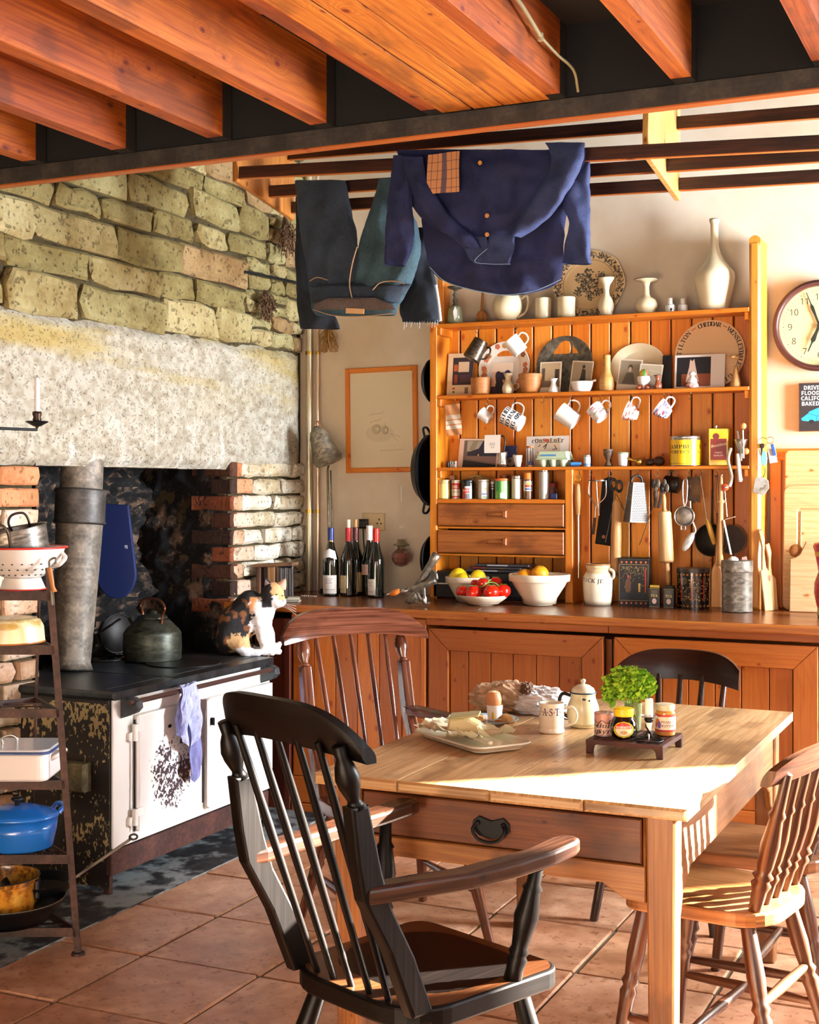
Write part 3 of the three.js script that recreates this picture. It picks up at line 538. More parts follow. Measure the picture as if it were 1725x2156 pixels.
// ---------------------------------------------------------------- the solid-fuel range in the fireplace
function chipTex(base, chip, amount, seedn, mask) {
  const a = fbm(7, 7, seedn, 5, 0.6), b = fbm(48, 48, seedn + 3, 3), c = fbm(3, 3, seedn + 7, 3);
  return texture(512, 512, (u, v) => { const k = mask(u, v), q = smooth(amount, amount + 0.035, 0.45 * a(u, v) + 0.55 * b(u, v) + k); return mix(mix(base, base.map((z) => z * 0.9), c(u, v)), chip, q); }, 1, 1);
}
const m_enamel = phys(0xf1efe9, 0.28, { clearcoat: 0.4 });
const m_top = mat(0x3c444a, 0.34, { metalness: 0.35, map: T.metal, roughnessMap: null });
const m_rust = mat(0x6d4036, 0.7, { map: T.metal, bumpMap: T.metal, bumpScale: 0.001 });
{
  const R = thing('range_cooker', 'old white enamelled cast-iron range set in the fireplace', 'cooker', [-2.98, 0, -4.48]);
  const z0 = -0.555, z1 = 0.555, TOPY = 0.726;
  const sideT = chipTex([0.1, 0.075, 0.06], [0.62, 0.55, 0.38], 0.6, 101, (u, v) => 0.16 * smooth(0.75, 1.0, v)); sideT.wrapS = sideT.wrapT = THREE.RepeatWrapping;
  const sideG = G.grid(1, 1, (u, v) => [-0.42 + 0.42 * u, 0.03 + 0.65 * v, z1 + 0.0006]);
  mesh('body', [G.span([-0.6, 0.1, z0 + 0.01], [-0.004, 0.695, z1], 0.004)], mat(0x1d1917, 0.7), R);
  mesh('side_panel', [sideG], mat(0xffffff, 0.6, { map: sideT }), R);
  const b = mesh('gas_tap_box', [G.span([-0.2, 0.37, z1], [-0.075, 0.47, z1 + 0.05], 0.006), G.cyl(0.01, 0.01, 0.04, [-0.16, 0.35, z1 + 0.03]), G.cyl(0.012, 0.012, 0.02, [-0.16, 0.35, z1 + 0.05])], mat(0x8d8560, 0.6, { map: T.metal }), R);
  // white front with its fire door and oven door
  mesh('front_panel', G.span([-0.004, 0.165, z0 + 0.012], [0.006, 0.695, z1 - 0.012], 0.003), m_enamel, R);
  const doorT = chipTex([0.95, 0.94, 0.92], [0.24, 0.2, 0.22], 0.565, 111, (u, v) => { const e = Math.hypot((u - 0.5) * 2.0, (v - 0.42) * 1.9); return 0.075 * smooth(0.95, 0.5, e) - 0.2 * smooth(0.55, 0.8, e) * (v < 0.75 ? 1 : 1) + 0.2 * smooth(0.86, 0.98, u) * smooth(0.35, 0.6, v) + 0.16 * smooth(0.97, 1, v) * smooth(0.3, 0.7, u); });
  const fd = mesh('fire_door', [G.span([0.006, 0.205, 0.008], [0.03, 0.625, 0.425], 0.01)], m_enamel, R);
  mesh('chipped_face', G.grid(1, 1, (u, v) => [0.0305, 0.212 + 0.405 * v, 0.418 - 0.403 * u]), mat(0xffffff, 0.35, { map: doorT }), fd);
  for (const y of [0.26, 0.565]) mesh('hinge', [G.cyl(0.011, 0.011, 0.06, [0.026, y, 0.44]), G.box(0.012, 0.028, 0.05, [0.028, y + 0.016, 0.42]), G.box(0.02, 0.03, 0.02, [0.012, y - 0.014, 0.455])], m_enamel, fd);
  mesh('hinge_rod', [G.cyl(0.004, 0.004, 0.4, [0.022, 0.41, 0.438])], m_iron, fd);
  mesh('draught_slot', G.sph(0.012, [0.031, 0.555, 0.23], [0.15, 0.55, 1]), m_iron, fd);
  mesh('scorched_patch', G.ext([[-0.02, 0.0], [0.03, 0.01], [0.045, 0.08], [0.05, 0.2], [0.06, 0.26], [0.0, 0.27], [-0.03, 0.2], [-0.05, 0.12]], 0.002, [0.0318, 0.36, 0.045], [0, PI / 2, 0], 0), mat(0x5a3f3c, 0.6, { map: T.metal }), fd);
  const od = mesh('oven_door', G.span([0.006, 0.19, z0 + 0.03], [0.034, 0.62, -0.03], 0.012), m_enamel, R);
  mesh('thermometer', [G.tor(0.027, 0.0035, [0.036, 0.555, -0.29], [0, PI / 2, 0])], m_iron, od);
  mesh('thermometer_dial', G.cyl(0.026, 0.026, 0.006, [0.034, 0.555, -0.29], [0, 0, PI / 2]), mat(0xd9d6cc, 0.3, { map: T.metal }), od);
  mesh('door_catch', [G.box(0.02, 0.03, 0.012, [0.04, 0.53, -0.045]), G.box(0.006, 0.33, 0.02, [0.012, 0.38, -0.012])], m_iron, R);
  // hot plate and towel rail
  const tp = mesh('hotplate', [G.span([-0.6, 0.696, z0 + 0.012], [0.03, TOPY, z1 + 0.012], 0.012, 'z')], m_top, R);
  mesh('plate_lid', [G.cyl(0.15, 0.15, 0.008, [-0.2, TOPY + 0.001, -0.2], [0, 0, 0], 40), G.tor(0.152, 0.003, [-0.2, TOPY + 0.002, -0.2], [PI / 2, 0, 0], 40)], mat(0x2b2b2d, 0.4, { metalness: 0.5, map: T.metal }), tp);
  mesh('plate_joint', [G.box(0.6, 0.002, 0.006, [-0.28, TOPY + 0.0006, 0.16], undefined, 0), G.box(0.006, 0.002, 1.05, [-0.045, TOPY + 0.0006, 0], undefined, 0)], mat(0x161616, 0.6), tp);
  const tr = mesh('towel_rail', G.cyl(0.009, 0.009, 1.03, [0.062, 0.684, 0.01], [PI / 2, 0, 0]), mat(0x5f4944, 0.35, { metalness: 0.7 }), R);
  for (const z of [z0 + 0.075, z1 - 0.07]) mesh('rail_bracket', G.ext([[0, 0.7], [0.055, 0.7], [0.078, 0.688], [0.082, 0.664], [0.065, 0.646], [0.03, 0.632], [0, 0.622]], 0.035, [0.004, 0, z], undefined, 0.006), mat(0x40464b, 0.45, { metalness: 0.4 }), tr);
  // brown stand
  const st = mesh('stand', [G.span([-0.012, 0.075, z0 + 0.03], [0.012, 0.16, z1 + 0.004], 0.004, 'z')], m_rust, R);
  mesh('foot', [G.tube([[0.0, 0.1, z0 + 0.045], [0.0, 0.04, z0 + 0.045], [0.0, 0.018, z0 + 0.075], [0, 0.016, z0 + 0.13], [0.0, 0.018, z0 + 0.2]], 0.011, 20)], m_iron, st);
  mesh('foot', [G.span([-0.03, 0.006, z1 - 0.022], [0.0, 0.08, z1 - 0.002], 0.003)], m_rust, st);
  mesh('ash_pan', [G.span([-0.5, 0.03, -0.3], [-0.15, 0.1, 0.5], 0.01)], mat(0x0d0c0c, 0.9), R);
}
{
  const f = thing('flue_pipe', 'stout grey stove pipe rising from the range into the chimney', 'pipe', [-3.47, 0, -4.36]);
  const m = mat(0xb5aca0, 0.55, { map: T.metal, metalness: 0.15, bumpMap: T.metal, bumpScale: 0.0015 });
  mesh('lower_pipe', [G.rod([0, 0.7275, 0.03], [0, 1.34, -0.02], [[0.082, 0], [0.072, 0.05], [0.084, 0.5], [0.094, 1]], 32)], m, f);
  mesh('collar', [G.rod([0, 1.3, -0.017], [0, 1.44, -0.028], [[0.1, 0], [0.105, 0.06], [0.1, 0.12], [0.1, 0.88], [0.106, 0.94], [0.1, 1]], 32)], mat(0x6e6a68, 0.5, { map: T.metal, metalness: 0.2 }), f);
  mesh('upper_pipe', [G.rod([0, 1.4, -0.026], [0, 1.63, -0.04], 0.084, 32)], m, f);
}
// ---------------------------------------------------------------- the pine dresser standing on the worktop
const m_dress = wood(0xea9c2c, T.light, 0.42, 0.0006), m_dress2 = wood(0xe08c22, T.light, 0.42, 0.0006), m_dress3 = wood(0xeeac44, T.light, 0.42, 0.0006), m_drawer = wood(0xb87030, T.worn, 0.45, 0.0008);
const m_hook = mat(0x6b5a3c, 0.35, { metalness: 0.8 });
const DF = -5.88, DB = -6.045, SH1 = 2.218, SH2 = 1.88, SH3 = 1.541, SH4 = 1.393, DL = -2.608, DR = -1.069;
{
  const d = thing('dresser', 'orange pine dresser rack with open shelves and two drawers standing on the worktop', 'dresser', [-1.84, CY, -5.96]);
  const o = (x, y, z) => [x + 1.84, y - CY, z + 5.96], sp = (a, b, bev, ax) => G.span(o(...a), o(...b), bev, ax);
  mesh('side_panel', [sp([DL, CY, DB], [DL + 0.036, SH1, DF], 0.003, 'y'), sp([DL + 0.002, SH1, DB], [DL + 0.034, 2.5, -5.97], 0.006, 'y')], m_dress, d);
  mesh('side_panel', [sp([DR - 0.05, CY, DB], [DR, 2.5, DF], 0.012, 'y'), G.cyl(0.025, 0.025, 0.16, o(DR - 0.025, 2.497, -5.963), [PI / 2, 0, 0])], m_dress3, d);
  mesh('divider', sp([-1.939, CY, DB + 0.01], [-1.903, SH3 - 0.012, DF], 0.003, 'y'), m_dress, d);
  for (const [y, t, x1] of [[SH1, 0.019, DR - 0.05], [SH2, 0.017, DR - 0.05], [SH3, 0.015, DR - 0.05], [SH4, 0.02, -1.94]]) mesh('shelf', sp([DL + 0.012, y - t, DB + 0.012], [x1 + 0.002, y, DF - 0.001], 0.003, 'x'), m_dress2, d);
  for (const y of [SH1 - 0.019, SH2 - 0.017, SH3 - 0.015]) { mesh('batten', sp([DL + 0.036, y - 0.034, DB + 0.014], [DL + 0.056, y, DF - 0.006], 0.003, 'z'), m_dress2, d); mesh('batten', sp([DR - 0.07, y - 0.034, DB + 0.014], [DR - 0.05, y, DF - 0.006], 0.003, 'z'), m_dress2, d); }
  const x0 = -2.61, x1 = -1.121, n = 16, w = (x1 - x0) / n;
  for (let i = 0; i < n; i++) mesh('back_board', sp([x0 + w * i + 0.003, CY, DB - 0.002 - 0.002 * (i % 2)], [x0 + w * (i + 1) - 0.003, SH1 - 0.003, DB + 0.012], 0.004, 'y'), [m_dress, m_dress2, m_dress, m_dress3][(i * 7) % 4], d);
  mesh('backing', sp([DL + 0.03, CY, DB - 0.006], [DR - 0.03, SH1 - 0.004, DB - 0.002], 0), m_gap, d);
  // drawers
  const yA = [1.371, 1.268], yB = [1.246, 1.141];
  for (const [a, b] of [yA, yB]) {
    const q = mesh('drawer', [sp([DL + 0.041, b, DF - 0.02], [-1.944, a, DF + 0.004], 0.004, 'x'), sp([DL + 0.05, b + 0.01, DB + 0.02], [-1.955, a - 0.015, DF - 0.02], 0)], m_drawer, d), my = (a + b) / 2, mx = -2.27;
    mesh('drawer_pull', [G.box(0.085, 0.02, 0.016, o(mx, my + 0.004, DF + 0.011), undefined, 0.004), G.box(0.02, 0.034, 0.018, o(mx + 0.045, my + 0.004, DF + 0.012), undefined, 0.004)], m_drawer, q);
    mesh('drawer_runner', sp([DL + 0.037, b - 0.014, DB + 0.02], [-1.941, b - 0.004, DF - 0.012], 0.002, 'x'), m_dress, d);
  }
  mesh('drawer_box_back', sp([DL + 0.037, yB[1] - 0.02, DB + 0.014], [-1.941, SH4 - 0.022, DB + 0.03], 0), m_gap, d);
  const hook = (x, y) => mesh('cup_hook', G.tube([o(x, y, -5.9), o(x, y - 0.012, -5.9), o(x + 0.006, y - 0.022, -5.888), o(x, y - 0.032, -5.878), o(x - 0.004, y - 0.026, -5.87)], 0.0017, 10, 6), m_hook, d);
  for (const x of [-2.367, -2.179]) hook(x, SH1 - 0.019);
  for (const x of [-2.488, -2.322, -2.186, -2.048, -1.916, -1.781, -1.635, -1.491, -1.372]) hook(x, SH2 - 0.017);
  for (const x of [-1.878, -1.825, -1.73, -1.609, -1.519, -1.382, -1.324, -1.258]) hook(x, SH3 - 0.015);
}
// pine panelling on the wall to the right of the dresser
{
  const t = thing('wall_panel', 'orange framed pine panelling on the wall behind the chopping boards', 'panelling', [-0.6, CY, BZ + 0.012]);
  mesh('panel_board', G.span([-0.44, 0, -0.01], [0.4, 0.66, 0], 0, 'y'), m_dress2, t);
  mesh('panel_stile', G.span([-0.46, 0, -0.008], [-0.41, 0.68, 0.014], 0.004, 'y'), m_dress, t);
  mesh('panel_rail', G.span([-0.46, 0.64, -0.008], [0.4, 0.69, 0.02], 0.005, 'x'), m_dress, t);
  mesh('panel_stile', G.span([-0.33, 0, -0.008], [-0.3, 0.64, 0.01], 0.004, 'y'), m_dress, t);
}

// ---------------------------------------------------------------- things on the shelves
const m_cream = glazed(0xe2d4b0, 0.35), m_white = glazed(0xf4efe6, 0.22), m_cream2 = glazed(0xd8c9a4, 0.4), m_green = glazed(0x8a8c70, 0.3), m_pewter = mat(0x8f8a7c, 0.38, { metalness: 0.4, map: T.metal }), m_steel = mat(0xc4c2bd, 0.25, { metalness: 0.95 }), m_brass = mat(0xb08d3e, 0.3, { metalness: 0.9 }), m_palewood = wood(0xe2ba80, T.pine, 0.5), m_tanwood = wood(0xc68a4a, T.pine, 0.5), m_darkwood = wood(0x5a3522, T.dark, 0.4), m_black = mat(0x101113, 0.4), m_ink = mat(0x151518, 0.6);
const hollow = (pr, t = 0.003, floorY = 0.006) => { const top = pr[pr.length - 1]; const inner = pr.filter(([r, y]) => y > floorY).slice().reverse().map(([r, y]) => [Math.max(0.0005, r - t), y]); return [[0, 0], ...pr, [top[0] - t * 0.5, top[1] + t * 0.4], ...inner, [Math.max(0.001, (inner.length ? inner[inner.length - 1][0] : pr[0][0]) - t), floorY], [0, floorY]]; };
const solidP = (pr) => [[0, 0], ...pr, [0, pr[pr.length - 1][1]]];
function pot(name, label, cat, x, y, z, pr, m, o = {}) {                // a turned or thrown thing that is one piece
  return solo(name, label, cat, G.lathe(o.open ? hollow(pr, o.t) : solidP(pr), [0, 0, 0], undefined, o.seg || 32), m, [x, y, z], o.turn || 0, o.group);
}
// top shelf
{
  const y = SH1 + 0.0005, z = -5.965;
  const g = thing('goblet', 'grey-green glazed goblet standing upside down at the left end of the top shelf', 'goblet', [-2.513, y, z]);
  mesh('bowl', G.lathe(solidP([[0.0384, 0], [0.0361, 0.0463], [0.0316, 0.0734], [0.0271, 0.0892]])), m_green, g);
  mesh('stem', G.lathe(solidP([[0.0271, 0], [0.0203, 0.0869], [0.0158, 0.0937], [0.009, 0.105], [0.0135, 0.1163], [0.0068, 0.1321], [0.0135, 0.1434], [0.0068, 0.1547], [0.009, 0.1659], [0.0361, 0.175], [0.0384, 0.1817]])), m_pewter, g);
  mesh('leaf_motif', G.ext([[0, -0.035], [0.012, -0.015], [0.012, 0.012], [0.002, 0.035], [-0.008, 0.01]], 0.002, [0.012, 0.05, 0.0355], [-0.05, 0.3, 0], 0), m_white, g);
  const b = thing('wooden_scoop', 'small orange wooden scoop standing with its handle up on the top shelf', 'scoop', [-2.393, y, -6.0]);
  mesh('blade', G.ext([[-0.028, 0], [0.03, 0], [0.026, 0.05], [0.012, 0.066], [-0.012, 0.066], [-0.026, 0.05]], 0.01, [0, 0, 0], undefined, 0.003, 'y'), m_tanwood, b);
  mesh('handle', G.rod([0, 0.06, 0], [0, 0.17, -0.02], 0.006), m_tanwood, b);
  const j = thing('teapot', 'round cream teapot with a curved side handle on the top shelf', 'teapot', [-2.246, y, z]);
  mesh('body', G.lathe(solidP([[0.0399, 0], [0.0532, 0.0234], [0.0688, 0.0455], [0.0732, 0.0744], [0.0688, 0.0988], [0.0532, 0.1254], [0.0311, 0.1365], [0.0133, 0.1476]])), m_cream, j);
  mesh('handle', G.tube([[0.06, 0.1, 0], [0.09, 0.118, 0], [0.1, 0.09, 0], [0.085, 0.04, 0], [0.05, 0.02, 0]], 0.006), m_cream2, j);
  mesh('lid', G.lathe([[0, 0.13], [0.03, 0.128], [0.035, 0.122], [0, 0.12]]), m_cream, j);
  pot('beaker', 'smaller cream stoneware beaker beside the teapot on the top shelf', 'beaker', -2.073, y, z, [[0.0351, 0], [0.0373, 0.0209], [0.0373, 0.0977], [0.0351, 0.102]], m_cream, { open: 1 });
  pot('beaker', 'wider cream stoneware beaker in front of the patterned platter', 'beaker', -1.96, y, z, [[0.0392, 0], [0.0414, 0.0259], [0.0414, 0.0955], [0.0392, 0.0999]], m_cream, { open: 1 });
  pot('bud_vase', 'cream bud vase with a flared lip before the right edge of the platter', 'vase', -1.772, y, z, [[0.0301, 0], [0.0279, 0.0158], [0.0365, 0.0373], [0.0365, 0.0566], [0.0279, 0.0803], [0.015, 0.0975], [0.0129, 0.1189], [0.0172, 0.1447], [0.0344, 0.1705], [0.0387, 0.1791]], m_cream, { open: 0 });
  pot('bud_vase', 'cream vase with a wide flat lip and round belly right of the platter', 'vase', -1.587, y, z, [[0.0297, 0], [0.034, 0.0102], [0.0488, 0.0272], [0.0509, 0.0442], [0.0424, 0.0654], [0.0212, 0.0781], [0.0149, 0.0909], [0.0127, 0.1248], [0.0191, 0.146], [0.0509, 0.1545], [0.0552, 0.1588]], m_cream2, { open: 0 });
  for (const [x, r, l] of [[-1.476, 1, 'slightly taller small white bottle left of the tall cream vase'], [-1.42, 0.94, 'shorter small white bottle next to the tall cream vase']]) {
    const t = thing('small_bottle', l, 'bottle', [x, y, -5.955]);
    mesh('body', G.lathe(solidP([[0.022 * r, 0], [0.024 * r, 0.004], [0.024 * r, 0.03 * r], [0.02 * r, 0.037 * r], [0.01, 0.04 * r]])), m_white, t);
    mesh('cap', G.lathe(solidP([[0.012, 0.04 * r], [0.011, 0.066 * r]])), m_white, t);
    if (r === 1) mesh('label_mark', G.sph(0.008, [0.006, 0.014, 0.0215], [1, 1, 0.25]), m_ink, t);
  }
  pot('tall_vase', 'tall cream stoneware bottle vase at the right end of the top shelf', 'vase', -1.283, y, z, [[0.0644, 0], [0.0686, 0.0396], [0.0769, 0.077], [0.0852, 0.1144], [0.0893, 0.1434], [0.0852, 0.1684], [0.0686, 0.1891], [0.0457, 0.2161], [0.0291, 0.2473], [0.0197, 0.2805], [0.0166, 0.3221], [0.0177, 0.3802], [0.0229, 0.3948], [0.0229, 0.4031]], m_cream, { seg: 48 });
  // transfer-printed platter leaning on the wall
  const tex = canvasTex(512, 512, (c, w) => {
    c.fillStyle = '#d9b98a'; c.fillRect(0, 0, w, w); let q = 5; const rn = () => { q = (q * 1664525 + 1013904223) >>> 0; return q / 4294967296; };
    const spray = (x, y, r, n) => { for (let i = 0; i < n; i++) { const a = rn() * 6.283, d = Math.sqrt(rn()) * r; c.save(); c.translate(x + Math.cos(a) * d, y + Math.sin(a) * d); c.rotate(rn() * 6.28); c.fillStyle = rn() < 0.6 ? '#3a3630' : '#7d7160'; c.beginPath(); c.ellipse(0, 0, 5 + rn() * 7, 2 + rn() * 3, 0, 0, 6.3); c.fill(); c.restore(); } };
    spray(256, 250, 62, 130); for (const [a, b] of [[190, 200], [330, 190], [320, 310], [185, 300], [250, 165], [262, 335]]) spray(a, b, 34, 40);
    for (let i = 0; i < 26; i++) { const a = i / 26 * 6.283; spray(256 + 218 * Math.cos(a), 256 + 218 * Math.sin(a), 26, 22); }
    c.strokeStyle = '#6d5c44'; c.lineWidth = 3; c.beginPath(); c.arc(256, 256, 182, 0, 6.3); c.stroke();
  });
  const n = 64, P = (rad, zz) => (u) => { const a = u * 2 * PI, k = 1 + 0.018 * Math.cos(8 * a); return [rad * k * Math.cos(a), 0.93 * rad * k * Math.sin(a), zz]; };
  const R = 0.172, g2 = G.grid(n, 6, (u, v) => { const r = [0.001, 0.11, 0.12, 0.165, R, R * 0.99, 0.1][Math.round(v * 6)], zz = [0.004, 0.004, 0.009, 0.02, 0.022, 0.016, 0.0][Math.round(v * 6)]; return P(r, zz)(1 - u); });
  const pp = g2.attributes.position.array, uu = g2.attributes.uv.array; for (let i = 0; i < pp.length / 3; i++) { uu[i * 2] = 0.5 + pp[i * 3] / (2 * R * 1.02); uu[i * 2 + 1] = 0.5 + pp[i * 3 + 1] / (2 * R * 0.95); }
  const pl = solo('platter', 'large oval tan platter printed with dark flowers leaning on the wall', 'platter', g2, phys(0xffffff, 0.3, { map: tex, clearcoat: 0.4 }), [-1.876, y + 0.162, -6.05]); pl.rotation.x = -0.1;
}
// --- helpers for cards, plates and mugs
function card(name, label, cat, x, y, z, w, h, tex, lean = -0.16, roll = 0, turn = 0) {
  const body = G.box(w, h, 0.0012, [0, h / 2, 0], undefined, 0), face = G.grid(1, 1, (u, v) => [(u - 0.5) * w, v * h, 0.0008]);
  const t = thing(name, label, cat, [x, y, z]); t.rotation.set(lean, turn, roll);
  mesh('sheet', body, mat(0xe6dccb, 0.8), t); if (tex) mesh('printed_face', face, mat(0xffffff, 0.6, { map: tex }), t); return t;
}
const paint = (w, h, ops) => canvasTex(w, h, (c) => { for (const o of ops) { const [k, col, ...a] = o; c.fillStyle = c.strokeStyle = col; if (k === 'r') c.fillRect(...a.map((v, i) => v * (i % 2 ? h : w))); else if (k === 'e') { c.beginPath(); c.ellipse(a[0] * w, a[1] * h, a[2] * w, a[3] * h, a[4] || 0, 0, 6.3); c.fill(); } else if (k === 'p') { c.beginPath(); a.forEach(([x, y], i) => (i ? c.lineTo(x * w, y * h) : c.moveTo(x * w, y * h))); c.fill(); } else if (k === 't') { c.font = a[3]; c.textAlign = 'center'; c.textBaseline = 'middle'; c.save(); c.translate(a[1] * w, a[2] * h); c.rotate(a[4] || 0); c.fillText(a[0], 0, 0); c.restore(); } else if (k === 'l') { c.lineWidth = a[0]; c.beginPath(); a.slice(1).forEach(([x, y], i) => (i ? c.lineTo(x * w, y * h) : c.moveTo(x * w, y * h))); c.stroke(); } } });
function plate(name, label, cat, x, y, z, R, m, lean = -0.17, o = {}) {
  const pr = [[0, 0], [R * 0.58, 0], [R * 0.64, 0.004], [R * 0.97, 0.014], [R, 0.017], [R * 0.98, 0.0195], [R * 0.66, 0.0085], [R * 0.6, 0.004], [0, 0.004]];
  const g = G.lathe(pr, undefined, undefined, 48); g.rotateX(PI / 2); const p = g.attributes.position.array, u = g.attributes.uv.array; for (let i = 0; i < p.length / 3; i++) { u[i * 2] = 0.5 + p[i * 3] / (2.02 * R); u[i * 2 + 1] = 0.5 + p[i * 3 + 1] / (2.02 * R); }
  if (o.sy) g.scale(1, o.sy, 1); g.translate(0, R * (o.sy || 1), 0);
  const q = solo(name, label, cat, g, m, [x, y, z]); q.rotation.set(lean, 0, 0); return q;
}
function mug(name, label, x, y, z, r0, r1, h, m, o = {}) {              // base at the origin, handle towards +x; hung ones are turned on their handle
  const t = thing(name, label, o.cat || 'mug', [x, y, z], o.turn || 0, o.group);
  const pr = o.pr || [[r0 * 0.9, 0], [r0, 0.004], [r0 + (r1 - r0) * 0.5, h * 0.5], [r1, h]], bodyG = G.lathe(hollow(pr, 0.003, 0.005), [0, 0, 0], [0, o.spin || 0, 0], 36);
  mesh('body', bodyG, m, t);
  const k = o.hr || 1; mesh('handle', G.tube([[r1 * 0.96, h * 0.82, 0], [r1 + 0.018 * k, h * 0.86, 0], [r1 + 0.03 * k, h * 0.62, 0], [r1 + 0.024 * k, h * 0.34, 0], [r0 * 0.98, h * 0.22, 0]], o.ht || 0.0042, 20), o.hm || m, t);
  if (o.hang) { t.rotation.set(o.hang[0], o.hang[1], o.hang[2]); const c = V(0, h / 2, 0).applyEuler(t.rotation); t.position.set(x - c.x, y - c.y, z - c.z); }
  return t;
}
// upper middle shelf
{
  const y = SH2 + 0.0005;
  card('photo_card', 'pale-bordered card with a dark interior picture at the left end of the second shelf', 'card', -2.495, y, -5.97, 0.1263, 0.2098, paint(160, 256, [['r', '#d6c09a', 0, 0, 1, 1], ['r', '#2c2228', 0.2, 0.1, 0.8, 0.64], ['r', '#a4532c', 0.24, 0.26, 0.16, 0.16], ['r', '#cdb391', 0.42, 0.2, 0.42, 0.24], ['r', '#8c3520', 0.28, 0.5, 0.12, 0.2], ['r', '#4a2d35', 0.5, 0.5, 0.4, 0.18], ['r', '#a83c2a', 0.22, 0.8, 0.1, 0.04], ['r', '#3f6d50', 0.22, 0.88, 0.1, 0.04], ['r', '#7a5b44', 0.7, 0.8, 0.14, 0.14]]), -0.18, 0.02, 0.1);
  const floral = (base, cols, n, ring) => canvasTex(256, 256, (c, w) => { c.fillStyle = base; c.fillRect(0, 0, w, w); let q = n * 7 + 3; const rn = () => { q = (q * 1664525 + 1013904223) >>> 0; return q / 4294967296; }; for (let i = 0; i < n; i++) { const a = rn() * 6.283, d = ring ? ring * w + (rn() - 0.5) * 16 : 0, x = ring ? w / 2 + Math.cos(a) * d : rn() * w, y2 = ring ? w / 2 + Math.sin(a) * d : rn() * w * 0.8 + w * 0.1; c.fillStyle = cols[Math.floor(rn() * cols.length)]; for (let k = 0; k < 5; k++) { c.beginPath(); c.arc(x + Math.cos(k * 1.26) * 7, y2 + Math.sin(k * 1.26) * 7, 6, 0, 6.3); c.fill(); } } });
  plate('dinner_plate', 'white plate with a scattered flower rim at the left of the second shelf', 'plate', -2.283, y, -6.005, 0.1296, phys(0xffffff, 0.25, { map: floral('#efe6d6', ['#c98a3c', '#8c5a30', '#c06a4a'], 22, 0.41), clearcoat: 0.5 }));
  plate('pewter_plate', 'dull grey pewter charger leaning in the middle of the second shelf', 'plate', -1.986, y, -6.005, 0.1359, m_pewter);
  plate('oval_plate', 'plain cream oval plate behind the small photographs', 'plate', -1.638, y, -6.005, 0.1284, m_cream, -0.17, { sy: 0.86 });
  // round cheese board with lettering round its edge
  const cb = canvasTex(512, 512, (c, w) => {
    c.fillStyle = '#e0bd90'; c.fillRect(0, 0, w, w); c.translate(w / 2, w / 2);
    const put = (s, a0, a1) => { [...s].forEach((ch, i) => { const a = a0 + (a1 - a0) * (i + 0.5) / s.length; c.save(); c.rotate(a); c.translate(0, -226); c.fillText(ch, 0, 0); c.restore(); }); };
    c.font = 'bold 46px serif'; c.textAlign = 'center'; c.textBaseline = 'middle'; c.fillStyle = '#231d1a';
    put('CHEDDAR', -0.42, 0.34); put('WENSLEYDALE', 0.62, 2.0); put('STILTON', -1.72, -0.72); put('GLOUCESTER', 2.3, 4.2);
    c.fillStyle = '#c8764a'; for (const a of [-0.57, 0.48, 2.14, 4.4]) { c.save(); c.rotate(a); c.fillRect(-18, -232, 36, 8); c.restore(); }
  });
  { const R = 0.1549, g = G.cyl(R, R, 0.014, [0, 0, 0], [PI / 2, 0, 0], 64), p = g.attributes.position.array, u = g.attributes.uv.array; for (let i = 0; i < p.length / 3; i++) { u[i * 2] = 0.5 + p[i * 3] / (2 * R); u[i * 2 + 1] = 0.5 + p[i * 3 + 1] / (2 * R); } g.translate(0, R, 0); const q = solo('cheese_board', 'round wooden cheese board lettered with cheese names around its edge', 'board', g, mat(0xffffff, 0.5, { map: cb }), [-1.313, y, -5.995]); q.rotation.x = -0.13; }
  card('postcard', 'postcard of dark flowers leaning in front of the flowered plate', 'card', -2.283, y, -5.965, 0.1024, 0.1558, paint(128, 200, [['r', '#c9a184', 0, 0, 1, 1], ['r', '#e6cdb2', 0, 0, 1, 0.28], ['e', '#1c1a2c', 0.45, 0.5, 0.26, 0.2], ['e', '#2a2036', 0.3, 0.4, 0.14, 0.14], ['e', '#342a40', 0.75, 0.35, 0.16, 0.12], ['e', '#b7846c', 0.6, 0.62, 0.14, 0.1], ['r', '#3c2330', 0, 0.74, 1, 0.26], ['e', '#15141e', 0.4, 0.72, 0.2, 0.2]]), -0.2, -0.02);
  card('postcard', 'upright sepia postcard of a doorway before the pewter charger', 'card', -2.04, y, -5.96, 0.105, 0.1488, paint(128, 180, [['r', '#e6d8bd', 0, 0, 1, 1], ['r', '#b9a27e', 0.06, 0.04, 0.88, 0.78], ['r', '#5d4c3c', 0.1, 0.2, 0.14, 0.4], ['r', '#3e3228', 0.7, 0.24, 0.2, 0.42], ['r', '#6b5740', 0.06, 0.6, 0.88, 0.2]]), -0.17);
  card('postcard', 'tilted monochrome postcard of a dancer before the pewter charger', 'card', -1.897, y, -5.96, 0.1019, 0.1474, paint(128, 180, [['r', '#d8c8aa', 0, 0, 1, 1], ['r', '#9c8c72', 0.05, 0.04, 0.9, 0.88], ['e', '#352e28', 0.56, 0.18, 0.07, 0.06], ['p', '#3c342c', [0.5, 0.24], [0.66, 0.28], [0.7, 0.6], [0.85, 0.86], [0.3, 0.86], [0.45, 0.55]]]), -0.17, -0.08);
  card('photograph', 'larger tilted sepia portrait photograph on the oval plate', 'photo', -1.671, y, -5.955, 0.1066, 0.145, paint(128, 170, [['r', '#dcd0b8', 0, 0, 1, 1], ['r', '#8c8270', 0.06, 0.04, 0.88, 0.76], ['e', '#4a443c', 0.5, 0.26, 0.1, 0.1], ['e', '#c4b8a2', 0.5, 0.32, 0.07, 0.08], ['p', '#5a5348', [0.36, 0.42], [0.64, 0.42], [0.8, 0.78], [0.2, 0.78]]]), -0.17, -0.09);
